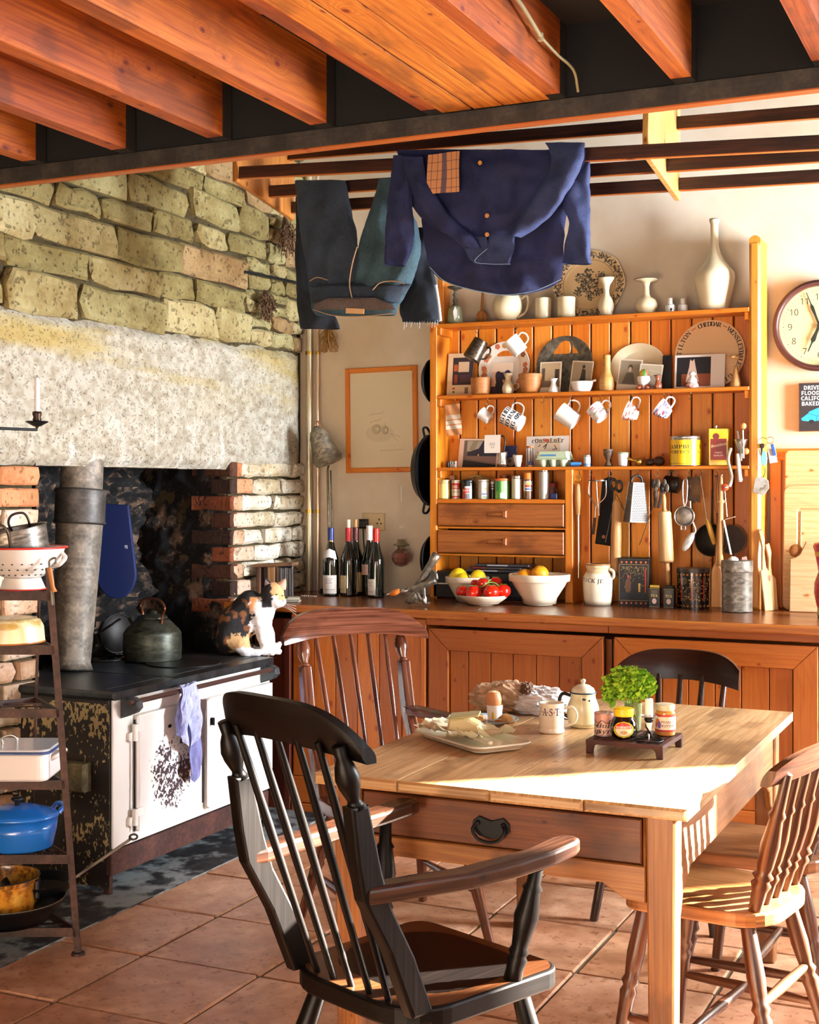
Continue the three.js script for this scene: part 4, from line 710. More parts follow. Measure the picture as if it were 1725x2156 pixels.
  card('photograph', 'smaller tilted sepia photograph overlapping the portrait', 'photo', -1.571, y, -5.94, 0.1057, 0.1183, paint(128, 140, [['r', '#d8ccb4', 0, 0, 1, 1], ['r', '#968a76', 0.06, 0.05, 0.88, 0.84], ['r', '#b2a68e', 0.06, 0.05, 0.88, 0.4], ['l', '#c8bda6', 3, [0.1, 0.2], [0.9, 0.3]]]), -0.17, -0.1);
  card('black_card', 'black card propped up between oval plate and cheese board', 'card', -1.5, y, -5.98, 0.0423, 0.1565, paint(64, 128, [['r', '#0e0f14', 0, 0, 1, 1]]), -0.12);
  card('art_card', 'white card with a dark picture of a pale robed figure before the cheese board', 'card', -1.347, y, -5.95, 0.2209, 0.1521, paint(256, 176, [['r', '#efe6dc', 0, 0, 1, 1], ['r', '#17151c', 0.04, 0.07, 0.68, 0.86], ['r', '#7d3a1c', 0.14, 0.56, 0.58, 0.37], ['p', '#d6b9a6', [0.3, 0.2], [0.4, 0.2], [0.42, 0.36], [0.49, 0.8], [0.22, 0.8], [0.29, 0.36]], ['p', '#d6b9a6', [0.3, 0.22], [0.31, 0.12], [0.345, 0.19], [0.39, 0.12], [0.4, 0.22]]]), -0.13);
  pot('wooden_beaker', 'tan wooden beaker at the left front of the second shelf', 'beaker', -2.368, y, -5.93, [[0.0423, 0], [0.0445, 0.0078], [0.0489, 0.0745], [0.0489, 0.079]], m_tanwood, { open: 1 });
  pot('bud_vase', 'pinkish glazed bud vase in front of the dark flower postcard', 'vase', -2.23, y, -5.925, [[0.022, 0], [0.0242, 0.0035], [0.0286, 0.0212], [0.0264, 0.0388], [0.0154, 0.0564], [0.0132, 0.0718], [0.0198, 0.0895], [0.0242, 0.0961]], m_cream2);
  pot('wooden_bowl', 'small turned wooden bowl right of the pinkish bud vase', 'bowl', -2.123, y, -5.93, [[0.0372, 0], [0.0416, 0.0095], [0.0525, 0.0401], [0.0547, 0.0817], [0.0547, 0.0883]], m_tanwood, { open: 1 });
  pot('bud_vase', 'tiny white vase in front of the doorway postcard', 'vase', -2.007, y, -5.92, [[0.0217, 0], [0.0239, 0.0011], [0.0217, 0.0185], [0.013, 0.0358], [0.0108, 0.0467], [0.0152, 0.0575], [0.0217, 0.064]], m_white);
  const gb = thing('sauce_boat', 'small white pouring bowl with a stub handle on the second shelf', 'bowl', [-1.873, y, -5.925]);
  mesh('bowl', G.lathe(hollow([[0.0344, 0], [0.0366, 0], [0.0452, 0.0147], [0.0516, 0.0384], [0.0516, 0.0449]]), [0, 0, 0], undefined, 32), m_white, gb);
  mesh('handle', G.rod([0.045, 0.046, 0], [0.066, 0.05, 0], [[0.005, 0], [0.006, 1]]), m_white, gb);
  pot('wooden_bottle', 'tall pale turned wooden bottle left of the oval plate', 'bottle', -1.762, y, -5.94, [[0.0321, 0], [0.0321, 0.0038], [0.0342, 0.038], [0.0321, 0.0573], [0.0214, 0.0766], [0.0171, 0.0979], [0.0171, 0.1579], [0.015, 0.1643]], wood(0xe8c078, T.pine, 0.45));
  const ec = thing('egg_cup', 'novelty white egg cup standing on two striped feet with a striped cap', 'egg cup', [-1.586, y, -5.92]);
  mesh('cup', G.lathe(hollow([[0.012, 0.022], [0.022, 0.026], [0.03, 0.04], [0.03, 0.058]], 0.003, 0.03)), m_white, ec);
  mesh('striped_cap', G.sph(0.022, [0, 0.066, 0], [1, 1.2, 1]), mat(0xffffff, 0.6, { map: paint(64, 16, [['r', '#3f7d3a', 0, 0, 0.12, 1], ['r', '#e0a824', 0.12, 0, 0.13, 1], ['r', '#3f7d3a', 0.25, 0, 0.12, 1], ['r', '#c4502c', 0.37, 0, 0.13, 1], ['r', '#3f7d3a', 0.5, 0, 0.12, 1], ['r', '#e0a824', 0.62, 0, 0.13, 1], ['r', '#3f7d3a', 0.75, 0, 0.12, 1], ['r', '#c4502c', 0.87, 0, 0.13, 1]]) }), ec);
  for (const s of [-1, 1]) mesh('foot', [G.cyl(0.009, 0.01, 0.02, [s * 0.017, 0.016, 0]), G.sph(0.013, [s * 0.019, 0.0085, 0.008], [1, 0.62, 1.5])], mat(s > 0 ? 0x9c4a34 : 0xa8553c, 0.5), ec);
  pot('bud_vase', 'brown glazed bud vase beside the striped-footed egg cup', 'vase', -1.523, y, -5.915, [[0.0147, 0], [0.0168, 0], [0.021, 0.0119], [0.0189, 0.0245], [0.0105, 0.0349], [0.0084, 0.0454], [0.0126, 0.0559], [0.0189, 0.0622]], glazed(0x8a4a30, 0.3));
  const fg = thing('figurine', 'small white china figurine with a red flowered base before the card', 'figurine', [-1.371, y, -5.925]);
  mesh('base', G.lathe(solidP([[0.027, 0], [0.028, 0.012], [0.022, 0.026]])), phys(0xffffff, 0.3, { map: floral('#efdcd2', ['#c05a48', '#b8443a', '#efdcd2'], 60) }), fg);
  mesh('figure', G.lathe(solidP([[0.022, 0.024], [0.019, 0.04], [0.01, 0.05], [0.008, 0.056], [0.014, 0.06], [0.015, 0.066], [0.008, 0.073]])), m_white, fg);
  const cs = thing('candle_snuffer', 'pale wooden cone figure with a knobbed top at the right end of the second shelf', 'ornament', [-1.18, y, -5.915]);
  mesh('cone', G.lathe(solidP([[0.0225, 0], [0.0246, 0], [0.0225, 0.0177], [0.0143, 0.0504], [0.0082, 0.0811], [0.0061, 0.0913]])), m_palewood, cs);
  mesh('knob', [G.sph(0.012, [0.006, 0.127, 0], [1, 0.8, 1]), G.sph(0.01, [-0.012, 0.13, 0.004], [1.4, 0.7, 1])], m_palewood, cs);
  // hung from the shelf above
  const tk = mug('tankard', 'dented pewter tankard hanging from a hook over the flowered plate', -2.373, 2.087, -5.885, 0.043, 0.036, 0.1, mat(0x8a7a68, 0.35, { metalness: 0.75, map: T.metal }), { cat: 'tankard', hang: [-0.15, 0.2, -0.45], hr: 1 });
  mug('mug', 'plain white mug hanging from the top shelf over the flowered plate', -2.18, 2.099, -5.89, 0.037, 0.04, 0.082, m_white, { hang: [0.25, 0.1, 0.62 + PI * 0], hr: 1.1 });
  // cups hung from the middle shelf
  const word = canvasTex(512, 256, (c, w, h) => { c.fillStyle = '#f3efe8'; c.fillRect(0, 0, w, h); c.fillStyle = '#26262a'; c.font = 'bold 70px serif'; for (let k = 0; k < 3; k++) { c.save(); c.translate(20 + k * 170, 60); c.fillText('LIGHT', 0, 0); c.fillText('MORN', 14, 74); c.fillText('ING OF', 4, 146); c.restore(); } });
  const H = [-0.22, -0.15, 1.02];
  mug('mug', 'smallest plain white cup hanging at the left of the cup row', -2.33, 1.779, -5.89, 0.026, 0.03, 0.058, m_white, { hang: [-0.3, 0.35, 0.95], cat: 'cup', hr: 0.9 });
  mug('mug', 'white mug with black capital lettering hanging in the cup row', -2.192, 1.76, -5.89, 0.04, 0.043, 0.098, phys(0xffffff, 0.25, { map: word, clearcoat: 0.4 }), { hang: [-0.1, 0.1, 1.08], hr: 1.2, spin: 2.1 });
  mug('mug', 'large plain white mug hanging in the middle of the cup row', -1.929, 1.768, -5.89, 0.041, 0.044, 0.092, m_white, { hang: [-0.18, 0.25, 1.0], hr: 1.2 });
  mug('mug', 'white mug sprigged with pink roses hanging fourth along the cup row', -1.787, 1.782, -5.89, 0.035, 0.039, 0.07, phys(0xffffff, 0.25, { map: floral('#f4eee8', ['#c87a86', '#8a9ab0', '#d49a9a', '#9aa886'], 26), clearcoat: 0.4 }), { hang: [-0.25, 0.2, 0.75], hr: 1 });
  mug('teacup', 'teacup with a red-pink printed band hanging fifth along the cup row', -1.632, 1.778, -5.89, 0.026, 0.042, 0.062, phys(0xffffff, 0.25, { map: floral('#f0ded6', ['#c4604e', '#cf8272', '#f0ded6'], 150), clearcoat: 0.4 }), { hang: [-0.1, 0.2, 1.2], hr: 1, cat: 'teacup', pr: [[0.02, 0], [0.022, 0.005], [0.03, 0.014], [0.038, 0.035], [0.043, 0.062]] });
  mug('teacup', 'teacup with blue and red flowers hanging last along the cup row', -1.489, 1.785, -5.89, 0.026, 0.042, 0.062, phys(0xffffff, 0.25, { map: floral('#f4efea', ['#5a6a9c', '#b04a5a', '#7f95b8', '#c06a70'], 60), clearcoat: 0.4 }), { hang: [-0.3, 0.35, 1.0], hr: 1, cat: 'teacup', pr: [[0.02, 0], [0.022, 0.005], [0.03, 0.014], [0.038, 0.035], [0.043, 0.062]] });
  const bag = thing('paper_bag', 'brown paper bag with white printed bands hanging from a hook', 'bag', [-2.488, 1.693, -5.9]); bag.rotation.z = 0.08;
  mesh('paper', G.grid(6, 10, (u, v) => [(u - 0.5) * 0.078, v * 0.145, 0.004 * Math.sin(u * 9 + v * 7) + 0.004]), mat(0xffffff, 0.85, { map: paint(64, 128, [['r', '#c98e5e', 0, 0, 1, 1], ['r', '#e3d3bf', 0, 0.34, 1, 0.14], ['r', '#e3d3bf', 0, 0.52, 1, 0.12], ['r', '#e3d3bf', 0, 0.68, 1, 0.12]]) }), bag);
}
// third shelf, just below eye level
const tinMat = (draw, w = 256, h = 256, o = {}) => phys(0xffffff, 0.32, { map: canvasTex(w, h, draw), clearcoat: 0.3, ...o });
function tin(name, label, cat, x, y, z, r, h, m, lid, o = {}) {         // a straight can or jar; its print faces the room
  const t = thing(name, label, cat, [x, y, z]);
  mesh('body', place(plain(new THREE.CylinderGeometry(r, o.r0 || r, h, 36)), [0, h / 2, 0], [0, PI + 0.25 + (o.spin || 0), 0]), m, t);
  mesh('rim', [G.tor(r, r * 0.03, [0, 0.002, 0], [PI / 2, 0, 0]), G.tor(r, r * 0.03, [0, h - 0.002, 0], [PI / 2, 0, 0])], o.rim || m_steel, t);
  if (lid) mesh('lid', G.lathe(solidP([[r * (o.lr || 1.02), h], [r * (o.lr || 1.02), h + (o.lh || 0.014)], [r * (o.lr || 1.02) * 0.93, h + (o.lh || 0.014) + 0.002]]), [0, 0, 0], undefined, 36), lid, t);
  return t;
}
{
  const y = SH3 + 0.0005;
  const blk = thing('chess_pieces', 'tiny dark and grey blocks at the far left of the third shelf', 'trinkets', [-2.52, y, -5.93]);
  mesh('block', [G.box(0.012, 0.03, 0.02, [-0.012, 0.015, 0])], m_black, blk); mesh('battlement', [G.box(0.03, 0.016, 0.02, [0.012, 0.008, 0]), G.box(0.006, 0.014, 0.02, [0, 0.023, 0]), G.box(0.006, 0.012, 0.02, [0.012, 0.022, 0]), G.box(0.006, 0.014, 0.02, [0.024, 0.023, 0])], mat(0xa09a8a, 0.7), blk);
  const pc = card('picture_card', 'large landscape picture card with a dark shore scene on the third shelf', 'card', -2.407, y, -5.98, 0.2022, 0.1393, paint(256, 160, [['r', '#e0cbb4', 0, 0, 1, 1], ['r', '#6b5a50', 0.12, 0.06, 0.84, 0.94], ['r', '#a39c8e', 0.2, 0.08, 0.5, 0.36], ['p', '#8a8468', [0.34, 0.08], [0.48, 0.08], [0.38, 0.44], [0.26, 0.4]], ['p', '#2a2a38', [0.22, 0.48], [0.5, 0.34], [0.6, 0.08], [0.96, 0.1], [0.96, 0.6], [0.22, 0.6]], ['p', '#7c625c', [0.18, 0.62], [0.96, 0.62], [0.96, 0.86], [0.24, 0.7]], ['p', '#1d2024', [0.14, 0.74], [0.96, 0.9], [0.96, 1], [0.12, 1]], ['e', '#c98a4a', 0.5, 0.57, 0.02, 0.04]]), -0.2, -0.02);
  const note = thing('price_note', 'small white handwritten note hanging on a string before the picture card', 'note', [-2.299, 1.607, -5.9]);
  mesh('paper', G.grid(2, 4, (u, v) => [(u - 0.5) * 0.08 + 0.003 * v, v * 0.084, 0.004 * Math.sin(v * 3)]), mat(0xffffff, 0.85, { map: paint(96, 96, [['r', '#efe6d6', 0, 0, 1, 1], ['t', '#3a3436', '£££', 0.5, 0.5, '20px serif'], ['t', '#3a3436', '6 6', 0.52, 0.68, '15px serif']]) }), note);
  mesh('string', G.tube([[-0.005, 0.08, 0], [-0.004, 0.12, 0], [-0.004, 0.165, 0]], 0.0008, 8, 5), mat(0xa08a5a, 0.8), note);
  const pj = thing('oil_can', 'small steel pot with a bent dark pouring tube in front of the picture card', 'pot', [-2.259, y, -5.925]);
  mesh('pot_body', G.lathe(solidP([[0.0265, 0], [0.0265, 0.0189], [0.0232, 0.0476], [0.0265, 0.0652], [0.0243, 0.0718]]), [0, 0, 0], undefined, 8), m_steel, pj);
  mesh('spout', G.tube([[0.006, 0.06, 0], [0.012, 0.1, 0], [0.013, 0.125, 0], [0.004, 0.145, 0], [-0.014, 0.142, 0], [-0.02, 0.128, 0]], 0.0035, 20), m_black, pj);
  card('book', 'dark blue card with a pale flower printed at its foot', 'card', -2.246, y, -5.985, 0.0667, 0.1023, paint(96, 140, [['r', '#151c40', 0, 0, 1, 1], ['e', '#8a735e', 0.6, 0.75, 0.34, 0.2], ['e', '#4a3a34', 0.5, 0.7, 0.14, 0.1], ['e', '#b39a80', 0.8, 0.5, 0.1, 0.1]]), -0.13);
  pot('egg_cup', 'plain white china egg cup left of the wooden hourglass', 'egg cup', -2.179, y, -5.92, [[0.0132, 0], [0.0132, 0.0028], [0.0154, 0.016], [0.0197, 0.0292], [0.0208, 0.0467], [0.0208, 0.0533]], m_white, { open: 1 });
  const hg = thing('hourglass', 'small wooden-ended hourglass standing before the lettered card', 'egg timer', [-2.121, y, -5.925]);
  for (const h of [0.004, 0.092]) mesh('end_disc', G.cyl(0.0185, 0.0185, 0.009, [0, h, 0]), m_tanwood, hg);
  for (const a of [0.3, 2.4, 4.5]) mesh('rod', G.cyl(0.002, 0.002, 0.086, [0.015 * Math.cos(a), 0.048, 0.015 * Math.sin(a)]), m_darkwood, hg);
  mesh('glass', G.lathe([[0.011, 0.01], [0.012, 0.03], [0.002, 0.048], [0.012, 0.066], [0.011, 0.088]]), phys(0xffffff, 0.05, { transmission: 1, thickness: 0, ior: 1.45 }), hg);
  mesh('sand', G.lathe(solidP([[0.0095, 0.009], [0.01, 0.02], [0.003, 0.028]])), mat(0x5a6aa0, 0.8), hg);
  card('lettered_card', 'white card with scrawled black lettering leaning behind the egg box', 'card', -2.063, y, -5.99, 0.2067, 0.1452, paint(256, 180, [['r', '#ded6cc', 0, 0, 1, 1], ['r', '#c9b49a', 0.2, 0.08, 0.6, 0.92], ['t', '#221f22', 'cOnSuLuEr', 0.5, 0.15, 'bold 34px serif'], ['e', '#c0402c', 0.48, 0.14, 0.05, 0.05], ['l', '#221f22', 4, [0.28, 0.34], [0.34, 0.28]], ['l', '#221f22', 5, [0.4, 0.36], [0.48, 0.26], [0.44, 0.42]], ['l', '#221f22', 4, [0.66, 0.3], [0.72, 0.42], [0.62, 0.44]], ['l', '#221f22', 3, [0.26, 0.5], [0.34, 0.62]], ['l', '#221f22', 3, [0.6, 0.56], [0.74, 0.66]]]), -0.12, 0.01);
  const eb = thing('egg_box', 'pale green cardboard egg box in the middle of the third shelf', 'egg box', [-2.005, y, -5.935]);
  const m_pulp = mat(0xbfd0ac, 0.9, { bumpMap: T.stoneBump, bumpScale: 0.001 });
  { const g = []; for (let i = 0; i < 3; i++) for (const s of [-1, 1]) g.push(G.lathe(solidP([[0.012, 0], [0.0225, 0.033]]), [(i - 1) * 0.048, 0, s * 0.024], undefined, 16)); g.push(G.box(0.155, 0.004, 0.1, [0, 0.034, 0])); mesh('cups', g, m_pulp, eb); }
  { const g = G.box(0.15, 0.034, 0.098, [0, 0.053, 0], undefined, 0.004, 'x'), p = g.attributes.position.array; for (let i = 0; i < p.length; i += 3) if (p[i + 1] > 0.055) { p[i] *= 0.86; p[i + 2] *= 0.8; } g.computeVertexNormals(); mesh('lid', g, m_pulp, eb); }
  mesh('print', G.box(0.07, 0.008, 0.001, [-0.015, 0.052, 0.0475], [-0.25, 0, 0], 0), mat(0x4a86b8, 0.8), eb);
  const mb = thing('match_box', 'flat blue matchbox lying right of the egg box', 'matchbox', [-1.899, y, -5.915], 0.3); mesh('sleeve', G.box(0.05, 0.012, 0.032, [0, 0.014, 0]), mat(0x2f7fc0, 0.5), mb); mesh('tray', G.box(0.04, 0.009, 0.028, [-0.004, 0.005, 0]), mat(0x24406a, 0.6), mb);
  tin('small_canister', 'little pale metal canister right of the blue matchbox', 'canister', -1.847, y, -5.92, 0.0155, 0.046, tinMat((c, w, h) => { c.fillStyle = '#c9ccd0'; c.fillRect(0, 0, w, h); c.fillStyle = '#5a8ac0'; c.fillRect(0, h * 0.7, w, h * 0.2); }), m_steel, { lh: 0.006 });
  pot('egg_cup', 'dark turned wooden egg cup standing alone on the third shelf', 'egg cup', -1.749, y, -5.92, [[0.0192, 0], [0.0192, 0.0065], [0.0149, 0.0129], [0.0085, 0.0257], [0.0128, 0.0342], [0.0213, 0.0513], [0.0234, 0.0705], [0.0234, 0.0769]], wood(0x8a6f52, T.dark, 0.5), { open: 1 });
  const gc = thing('cup', 'white handleless cup with a green rim', 'cup', [-1.681, y, -5.92]);
  mesh('cup_body', G.lathe(hollow([[0.0191, 0], [0.0202, 0.0061], [0.0244, 0.0528], [0.0255, 0.0612]])), m_white, gc); mesh('green_rim', G.tor(0.0247, 0.002, [0, 1.6 - SH3, 0], [PI / 2, 0, 0]), mat(0x5a9a58, 0.4), gc);
  const br = thing('door_knob', 'old brass door knob lying on the third shelf', 'door knob', [-1.621, y, -5.92]); mesh('knob', G.sph(0.021, [0.012, 0.02, 0], [0.85, 0.95, 0.95]), m_brass, br); mesh('shank', G.rod([0, 0.022, 0], [-0.036, 0.036, 0.004], [[0.008, 0], [0.006, 0.4], [0.009, 0.6], [0.006, 0.8], [0.008, 1]]), m_brass, br);
  const pp = thing('pepper_mill_head', 'dark turned wooden knob lying left of the yellow tea tin', 'wooden knob', [-1.52, y, -5.93]); mesh('knob_body', [G.sph(0.024, [0, 0.022, 0], [1.1, 0.9, 0.9])], m_darkwood, pp); mesh('collar', G.rod([-0.02, 0.02, 0], [-0.06, 0.016, 0], [[0.012, 0], [0.018, 0.5], [0.014, 1]]), m_darkwood, pp);
  tin('tea_tin', 'round yellow tea tin with black lettering and a metal lid', 'tin', -1.4, y, -5.925, 0.0687, 0.1166, tinMat((c, w, h) => { c.fillStyle = '#efc414'; c.fillRect(0, 0, w, h); c.fillStyle = '#2c2418'; c.textAlign = 'center'; c.font = 'bold 50px serif'; c.fillText("CAMPBELL'S", w * 0.5, h * 0.36); c.font = 'bold 40px serif'; c.fillText('PERFECT TEA', w * 0.5, h * 0.54); c.font = '16px serif'; for (let i = 0; i < 3; i++) c.fillText('· · · · · · · ·', w * 0.5, h * (0.66 + i * 0.07)); c.fillRect(0, h * 0.9, w, 3); }, 768, 256), m_steel, { lh: 0.012, spin: -0.12 });
  const rt = thing('salt_tin', 'tall yellow tin with a dark red label beside the tea tin', 'tin', [-1.257, y, -5.925], 0.2);
  const rw = 0.0392, rh = 0.1608;
  mesh('tin_body', G.ext([[-rw, -0.026], [rw, -0.026], [rw + 0.008, 0], [rw, 0.026], [-rw, 0.026], [-rw - 0.004, 0]], rh, [0, rh / 2, 0], [PI / 2, 0, 0], 0.003), phys(0xe6c416, 0.3, { clearcoat: 0.3 }), rt);
  mesh('label', G.grid(1, 1, (u, v) => [(u - 0.5) * 1.8 * rw, rh * (0.1 + 0.84 * v), 0.0265]), mat(0xffffff, 0.4, { map: paint(128, 256, [['r', '#e6c416', 0, 0, 1, 1], ['e', '#7a2018', 0.35, 0.18, 0.2, 0.1], ['r', '#8c1c14', 0.02, 0.26, 0.96, 0.68], ['t', '#f2dcae', 'Rooibos', 0.5, 0.46, 'italic bold 30px serif', -0.2], ['t', '#e8d6b8', 'FINEST', 0.5, 0.7, 'bold 18px sans-serif'], ['t', '#e8d6b8', 'QUALITY', 0.5, 0.79, 'bold 18px sans-serif']]) }), rt);
  mesh('spout', G.cyl(0.006, 0.006, 0.014, [-0.01, rh + 0.006, 0]), m_steel, rt);
  const rw2 = thing('rotary_whisk', 'old rotary egg whisk with cream grips and an orange crank knob', 'whisk', [-1.163, y, -5.875]);
  const q = (px, py) => [px, py];
  mesh('funnel', G.lathe([[0.006, 0], [0.016, 0.05], [0.03, 0.09], [0.034, 0.092]], [0.01, 0.02, -0.01]), m_steel, rw2);
  mesh('grip', G.tube([[-0.03, 0.075, 0], [-0.04, 0.03, 0.004], [-0.03, -0.02, 0.006], [-0.024, -0.05, 0.006], [-0.036, -0.09, 0.006]], 0.008, 30), mat(0xb5ac98, 0.4), rw2);
  mesh('grip', G.rod([0.0, 0.05, 0.012], [0.012, -0.07, 0.012], [[0.006, 0], [0.009, 0.3], [0.009, 0.8], [0.011, 0.93], [0.007, 1]]), mat(0xd8cfc0, 0.4), rw2);
  mesh('blade', [G.bar([0.022, 0.15, 0.012], [0.026, 0.03, 0.016], 0.003, 0.008), G.bar([0.0, 0.148, 0.012], [0.018, 0.05, 0.018], 0.003, 0.008)], m_steel, rw2);
  mesh('crank_knob', G.sph(0.0155, [-0.052, -0.094, 0.012], [1, 1, 0.7]), mat(0xe0502c, 0.35), rw2); mesh('knob_cap', G.sph(0.006, [-0.05, -0.093, 0.023], [1, 1, 0.5]), m_steel, rw2);
  mesh('wooden_ball', G.sph(0.014, [0.022, 0.168, 0.0]), mat(0xd9884a, 0.5), rw2); mesh('wooden_ball', G.sph(0.014, [0.034, 0.06, 0.0]), mat(0xd9884a, 0.5), rw2);
  const k = thing('key_bunch', 'bunch of keys with teal and blue tags hanging on the right dresser post', 'keys', [-1.056, 1.641, -5.868]);
  mesh('ring', [G.tor(0.018, 0.0015, [0, 0, 0.004]), G.tor(0.014, 0.0015, [0.03, 0.006, 0.004])], m_brass, k);
  for (const [x, a, h] of [[-0.02, 0.2, 0.05], [-0.008, 0.05, 0.06], [0.0, -0.1, 0.05]]) mesh('key', [G.ext([[-0.007, 0], [0.007, 0], [0.007, -0.016], [0.002, -0.02], [0.002, -h], [-0.003, -h], [-0.003, -0.02], [-0.007, -0.016]], 0.002, [x, -0.008, 0.006 + x * 0.1], [0, 0, a])], x < -0.01 ? m_brass : m_darkwood, k);
  mesh('teal_tag', G.ext([[-0.008, 0], [0.008, 0], [0.014, -0.03], [0.01, -0.056], [0, -0.062], [-0.01, -0.056], [-0.014, -0.03]], 0.004, [0.006, -0.04, 0.012]), mat(0x7fc4bd, 0.35), k);
  mesh('white_tag', G.box(0.032, 0.06, 0.003, [0.04, -0.06, 0.008], [0, 0, 0.18]), mat(0xe6e2da, 0.6), k); mesh('blue_fob', G.box(0.014, 0.05, 0.006, [0.046, -0.035, 0.012], [0, 0, 0.25]), mat(0x2f5fb0, 0.4), k);
  const lt = thing('luggage_tag', 'grey speckled cardboard tag hanging below the keys on the dresser post', 'tag', [-1.061, 1.46, -5.862]); lt.rotation.z = -0.2;
  mesh('tag_card', G.ext([[-0.03, -0.04], [0.016, -0.045], [0.034, -0.01], [0.024, 0.022], [-0.004, 0.034], [-0.032, 0.022]], 0.003), mat(0xb5b0ac, 0.85, { map: T.stone }), lt); mesh('tag_string', G.tube([[0, 0.03, 0], [0.004, 0.05, 0.002], [0, 0.07, 0]], 0.002, 8, 5), m_darkwood, lt);
}
// ---------------------------------------------------------------- tins and jars on the spice shelf
{
  const y = SH4 + 0.0005, z = -5.92, L = (bg, ops) => tinMat((c, w, h) => { c.fillStyle = bg; c.fillRect(0, 0, w, h); for (const [col, x, yy, ww, hh] of ops) { c.fillStyle = col; c.fillRect(x * w, yy * h, ww * w, hh * h); } }, 256, 128);
  const X = (a) => a;
  tin('jar', 'squat pale yellow jar with a gold lid at the left of the spice shelf', 'jar', -2.55, y, z, 0.0295, 0.074, phys(0xe6d27a, 0.25), mat(0xcdb47a, 0.4, { metalness: 0.4 }), { lh: 0.014, lr: 0.95 });
  const tx = canvasTex(256, 160, (c, w, h) => { c.fillStyle = '#dccdb4'; c.fillRect(0, 0, w, h); c.fillStyle = '#b5241c'; c.fillRect(0, h * 0.1, w, h * 0.34); c.fillRect(0, h * 0.84, w, h * 0.08); c.fillStyle = '#f0e2c8'; c.font = 'bold 34px sans-serif'; c.textAlign = 'center'; c.fillText('ZEEL', w * 0.5, h * 0.38); c.fillStyle = '#3a2c28'; c.font = '24px serif'; c.fillText('SPICES', w * 0.5, h * 0.65); });
  tin('spice_tin', 'narrow cream and red banded spice tin second from the left', 'tin', -2.49, y, z, 0.0205, 0.082, phys(0xffffff, 0.35, { map: tx }), mat(0xd8ccb4, 0.5), { lh: 0.004 });
  const t2 = canvasTex(256, 160, (c, w, h) => { c.fillStyle = '#15181c'; c.fillRect(0, 0, w, h); c.fillStyle = '#e8e4e0'; c.fillRect(w * 0.42, h * 0.2, w * 0.2, h * 0.8); c.fillStyle = '#d8402a'; c.fillRect(w * 0.36, h * 0.34, w * 0.2, h * 0.28); c.fillRect(w * 0.36, h * 0.6, w * 0.08, h * 0.34); c.fillStyle = '#777c80'; c.fillRect(w * 0.44, h * 0.66, w * 0.12, h * 0.3); c.fillStyle = '#fff'; c.font = 'bold 28px sans-serif'; c.fillText('HOT', w * 0.36, h * 0.54); });
  tin('spice_tin', 'black spice tin with an orange-red and white label', 'tin', -2.428, y, z, 0.029, 0.074, phys(0xffffff, 0.3, { map: t2 }), mat(0x1b2329, 0.35), { lh: 0.012, lr: 0.96 });
  tin('spice_tin', 'white and grey tin with faint green print next to the dark slim bottle', 'tin', -2.35, y, z, 0.0255, 0.082, L('#c9c3b4', [['#e9e6de', 0.45, 0, 0.2, 1], ['#b8b03a', 0.56, 0.36, 0.04, 0.12], ['#4a6ab0', 0.47, 0.68, 0.14, 0.08], ['#5a8a5a', 0.5, 0.85, 0.12, 0.08]]), mat(0xd0ccc2, 0.4), { lh: 0.006 });
  tin('slim_bottle', 'slim dark bottle with a pale striped label among the tins', 'bottle', -2.309, y, -5.93, 0.0085, 0.07, L('#14130f', [['#cfc8b4', 0, 0.1, 1, 0.08], ['#cfc8b4', 0, 0.3, 1, 0.06]]), mat(0xd8d4c8, 0.4), { lh: 0.01 });
  tin('drum', 'green cardboard drum with an orange rim among the spices', 'tin', -2.257, y, z, 0.034, 0.086, L('#4f9a48', [['#8fc47a', 0.5, 0, 0.14, 1], ['#3f8a44', 0.36, 0.05, 0.12, 0.5], ['#e6e0e0', 0.47, 0.66, 0.12, 0.28], ['#7aa838', 0.3, 0.6, 0.12, 0.4]]), mat(0xd9682a, 0.5), { lh: 0.008 });
  tin('spice_tin', 'plain silvery tin right of the green drum', 'tin', -2.186, y, z, 0.0235, 0.096, L('#b9b096', [['#dcd7c4', 0.48, 0, 0.14, 1]]), m_steel, { lh: 0.01, rim: m_pewter });
  tin('spice_jar', 'glass spice jar with an orange lid and a bright printed label', 'jar', -2.13, y, z, 0.0205, 0.092, L('#6a4526', [['#e9e2d4', 0, 0.1, 1, 0.5], ['#d0402c', 0.4, 0.3, 0.3, 0.1], ['#e6b02a', 0.48, 0.14, 0.1, 0.16], ['#3a5a9c', 0.4, 0.46, 0.25, 0.08]]), mat(0xe0822a, 0.4), { lh: 0.028, lr: 0.9 });
  tin('tall_tin', 'tallest plain silver tin at the right of the spice shelf', 'tin', -2.052, y, z, 0.0245, 0.128, L('#a9a69c', [['#e9e8e4', 0.5, 0, 0.12, 1], ['#8a877e', 0.38, 0, 0.02, 1]]), m_steel, { lh: 0.006 });
  const b1 = thing('spice_box', 'small dark red box at the right end of the spice shelf', 'box', [-2.021, y, -5.955]); mesh('carton', G.box(0.03, 0.075, 0.04, [0, 0.0375, 0]), mat(0x7a1f1c, 0.5), b1); mesh('flap', G.box(0.026, 0.004, 0.036, [0, 0.076, 0]), mat(0x3f1412, 0.6), b1);
  const b2 = thing('padlock', 'small dark blue padlock lying at the right end of the spice shelf', 'padlock', [-1.997, y, -5.9]); mesh('case', G.box(0.034, 0.028, 0.018, [0, 0.014, 0]), mat(0x1d2a5a, 0.4), b2); mesh('shackle', G.tube([[-0.01, 0.026, 0], [-0.01, 0.045, 0], [0, 0.053, 0], [0.01, 0.045, 0], [0.01, 0.026, 0]], 0.003), m_black, b2);
  const kb = thing('kraft_bag', 'crumpled brown paper bag lying behind the row of tins', 'bag', [-2.411, y, -6.0]);
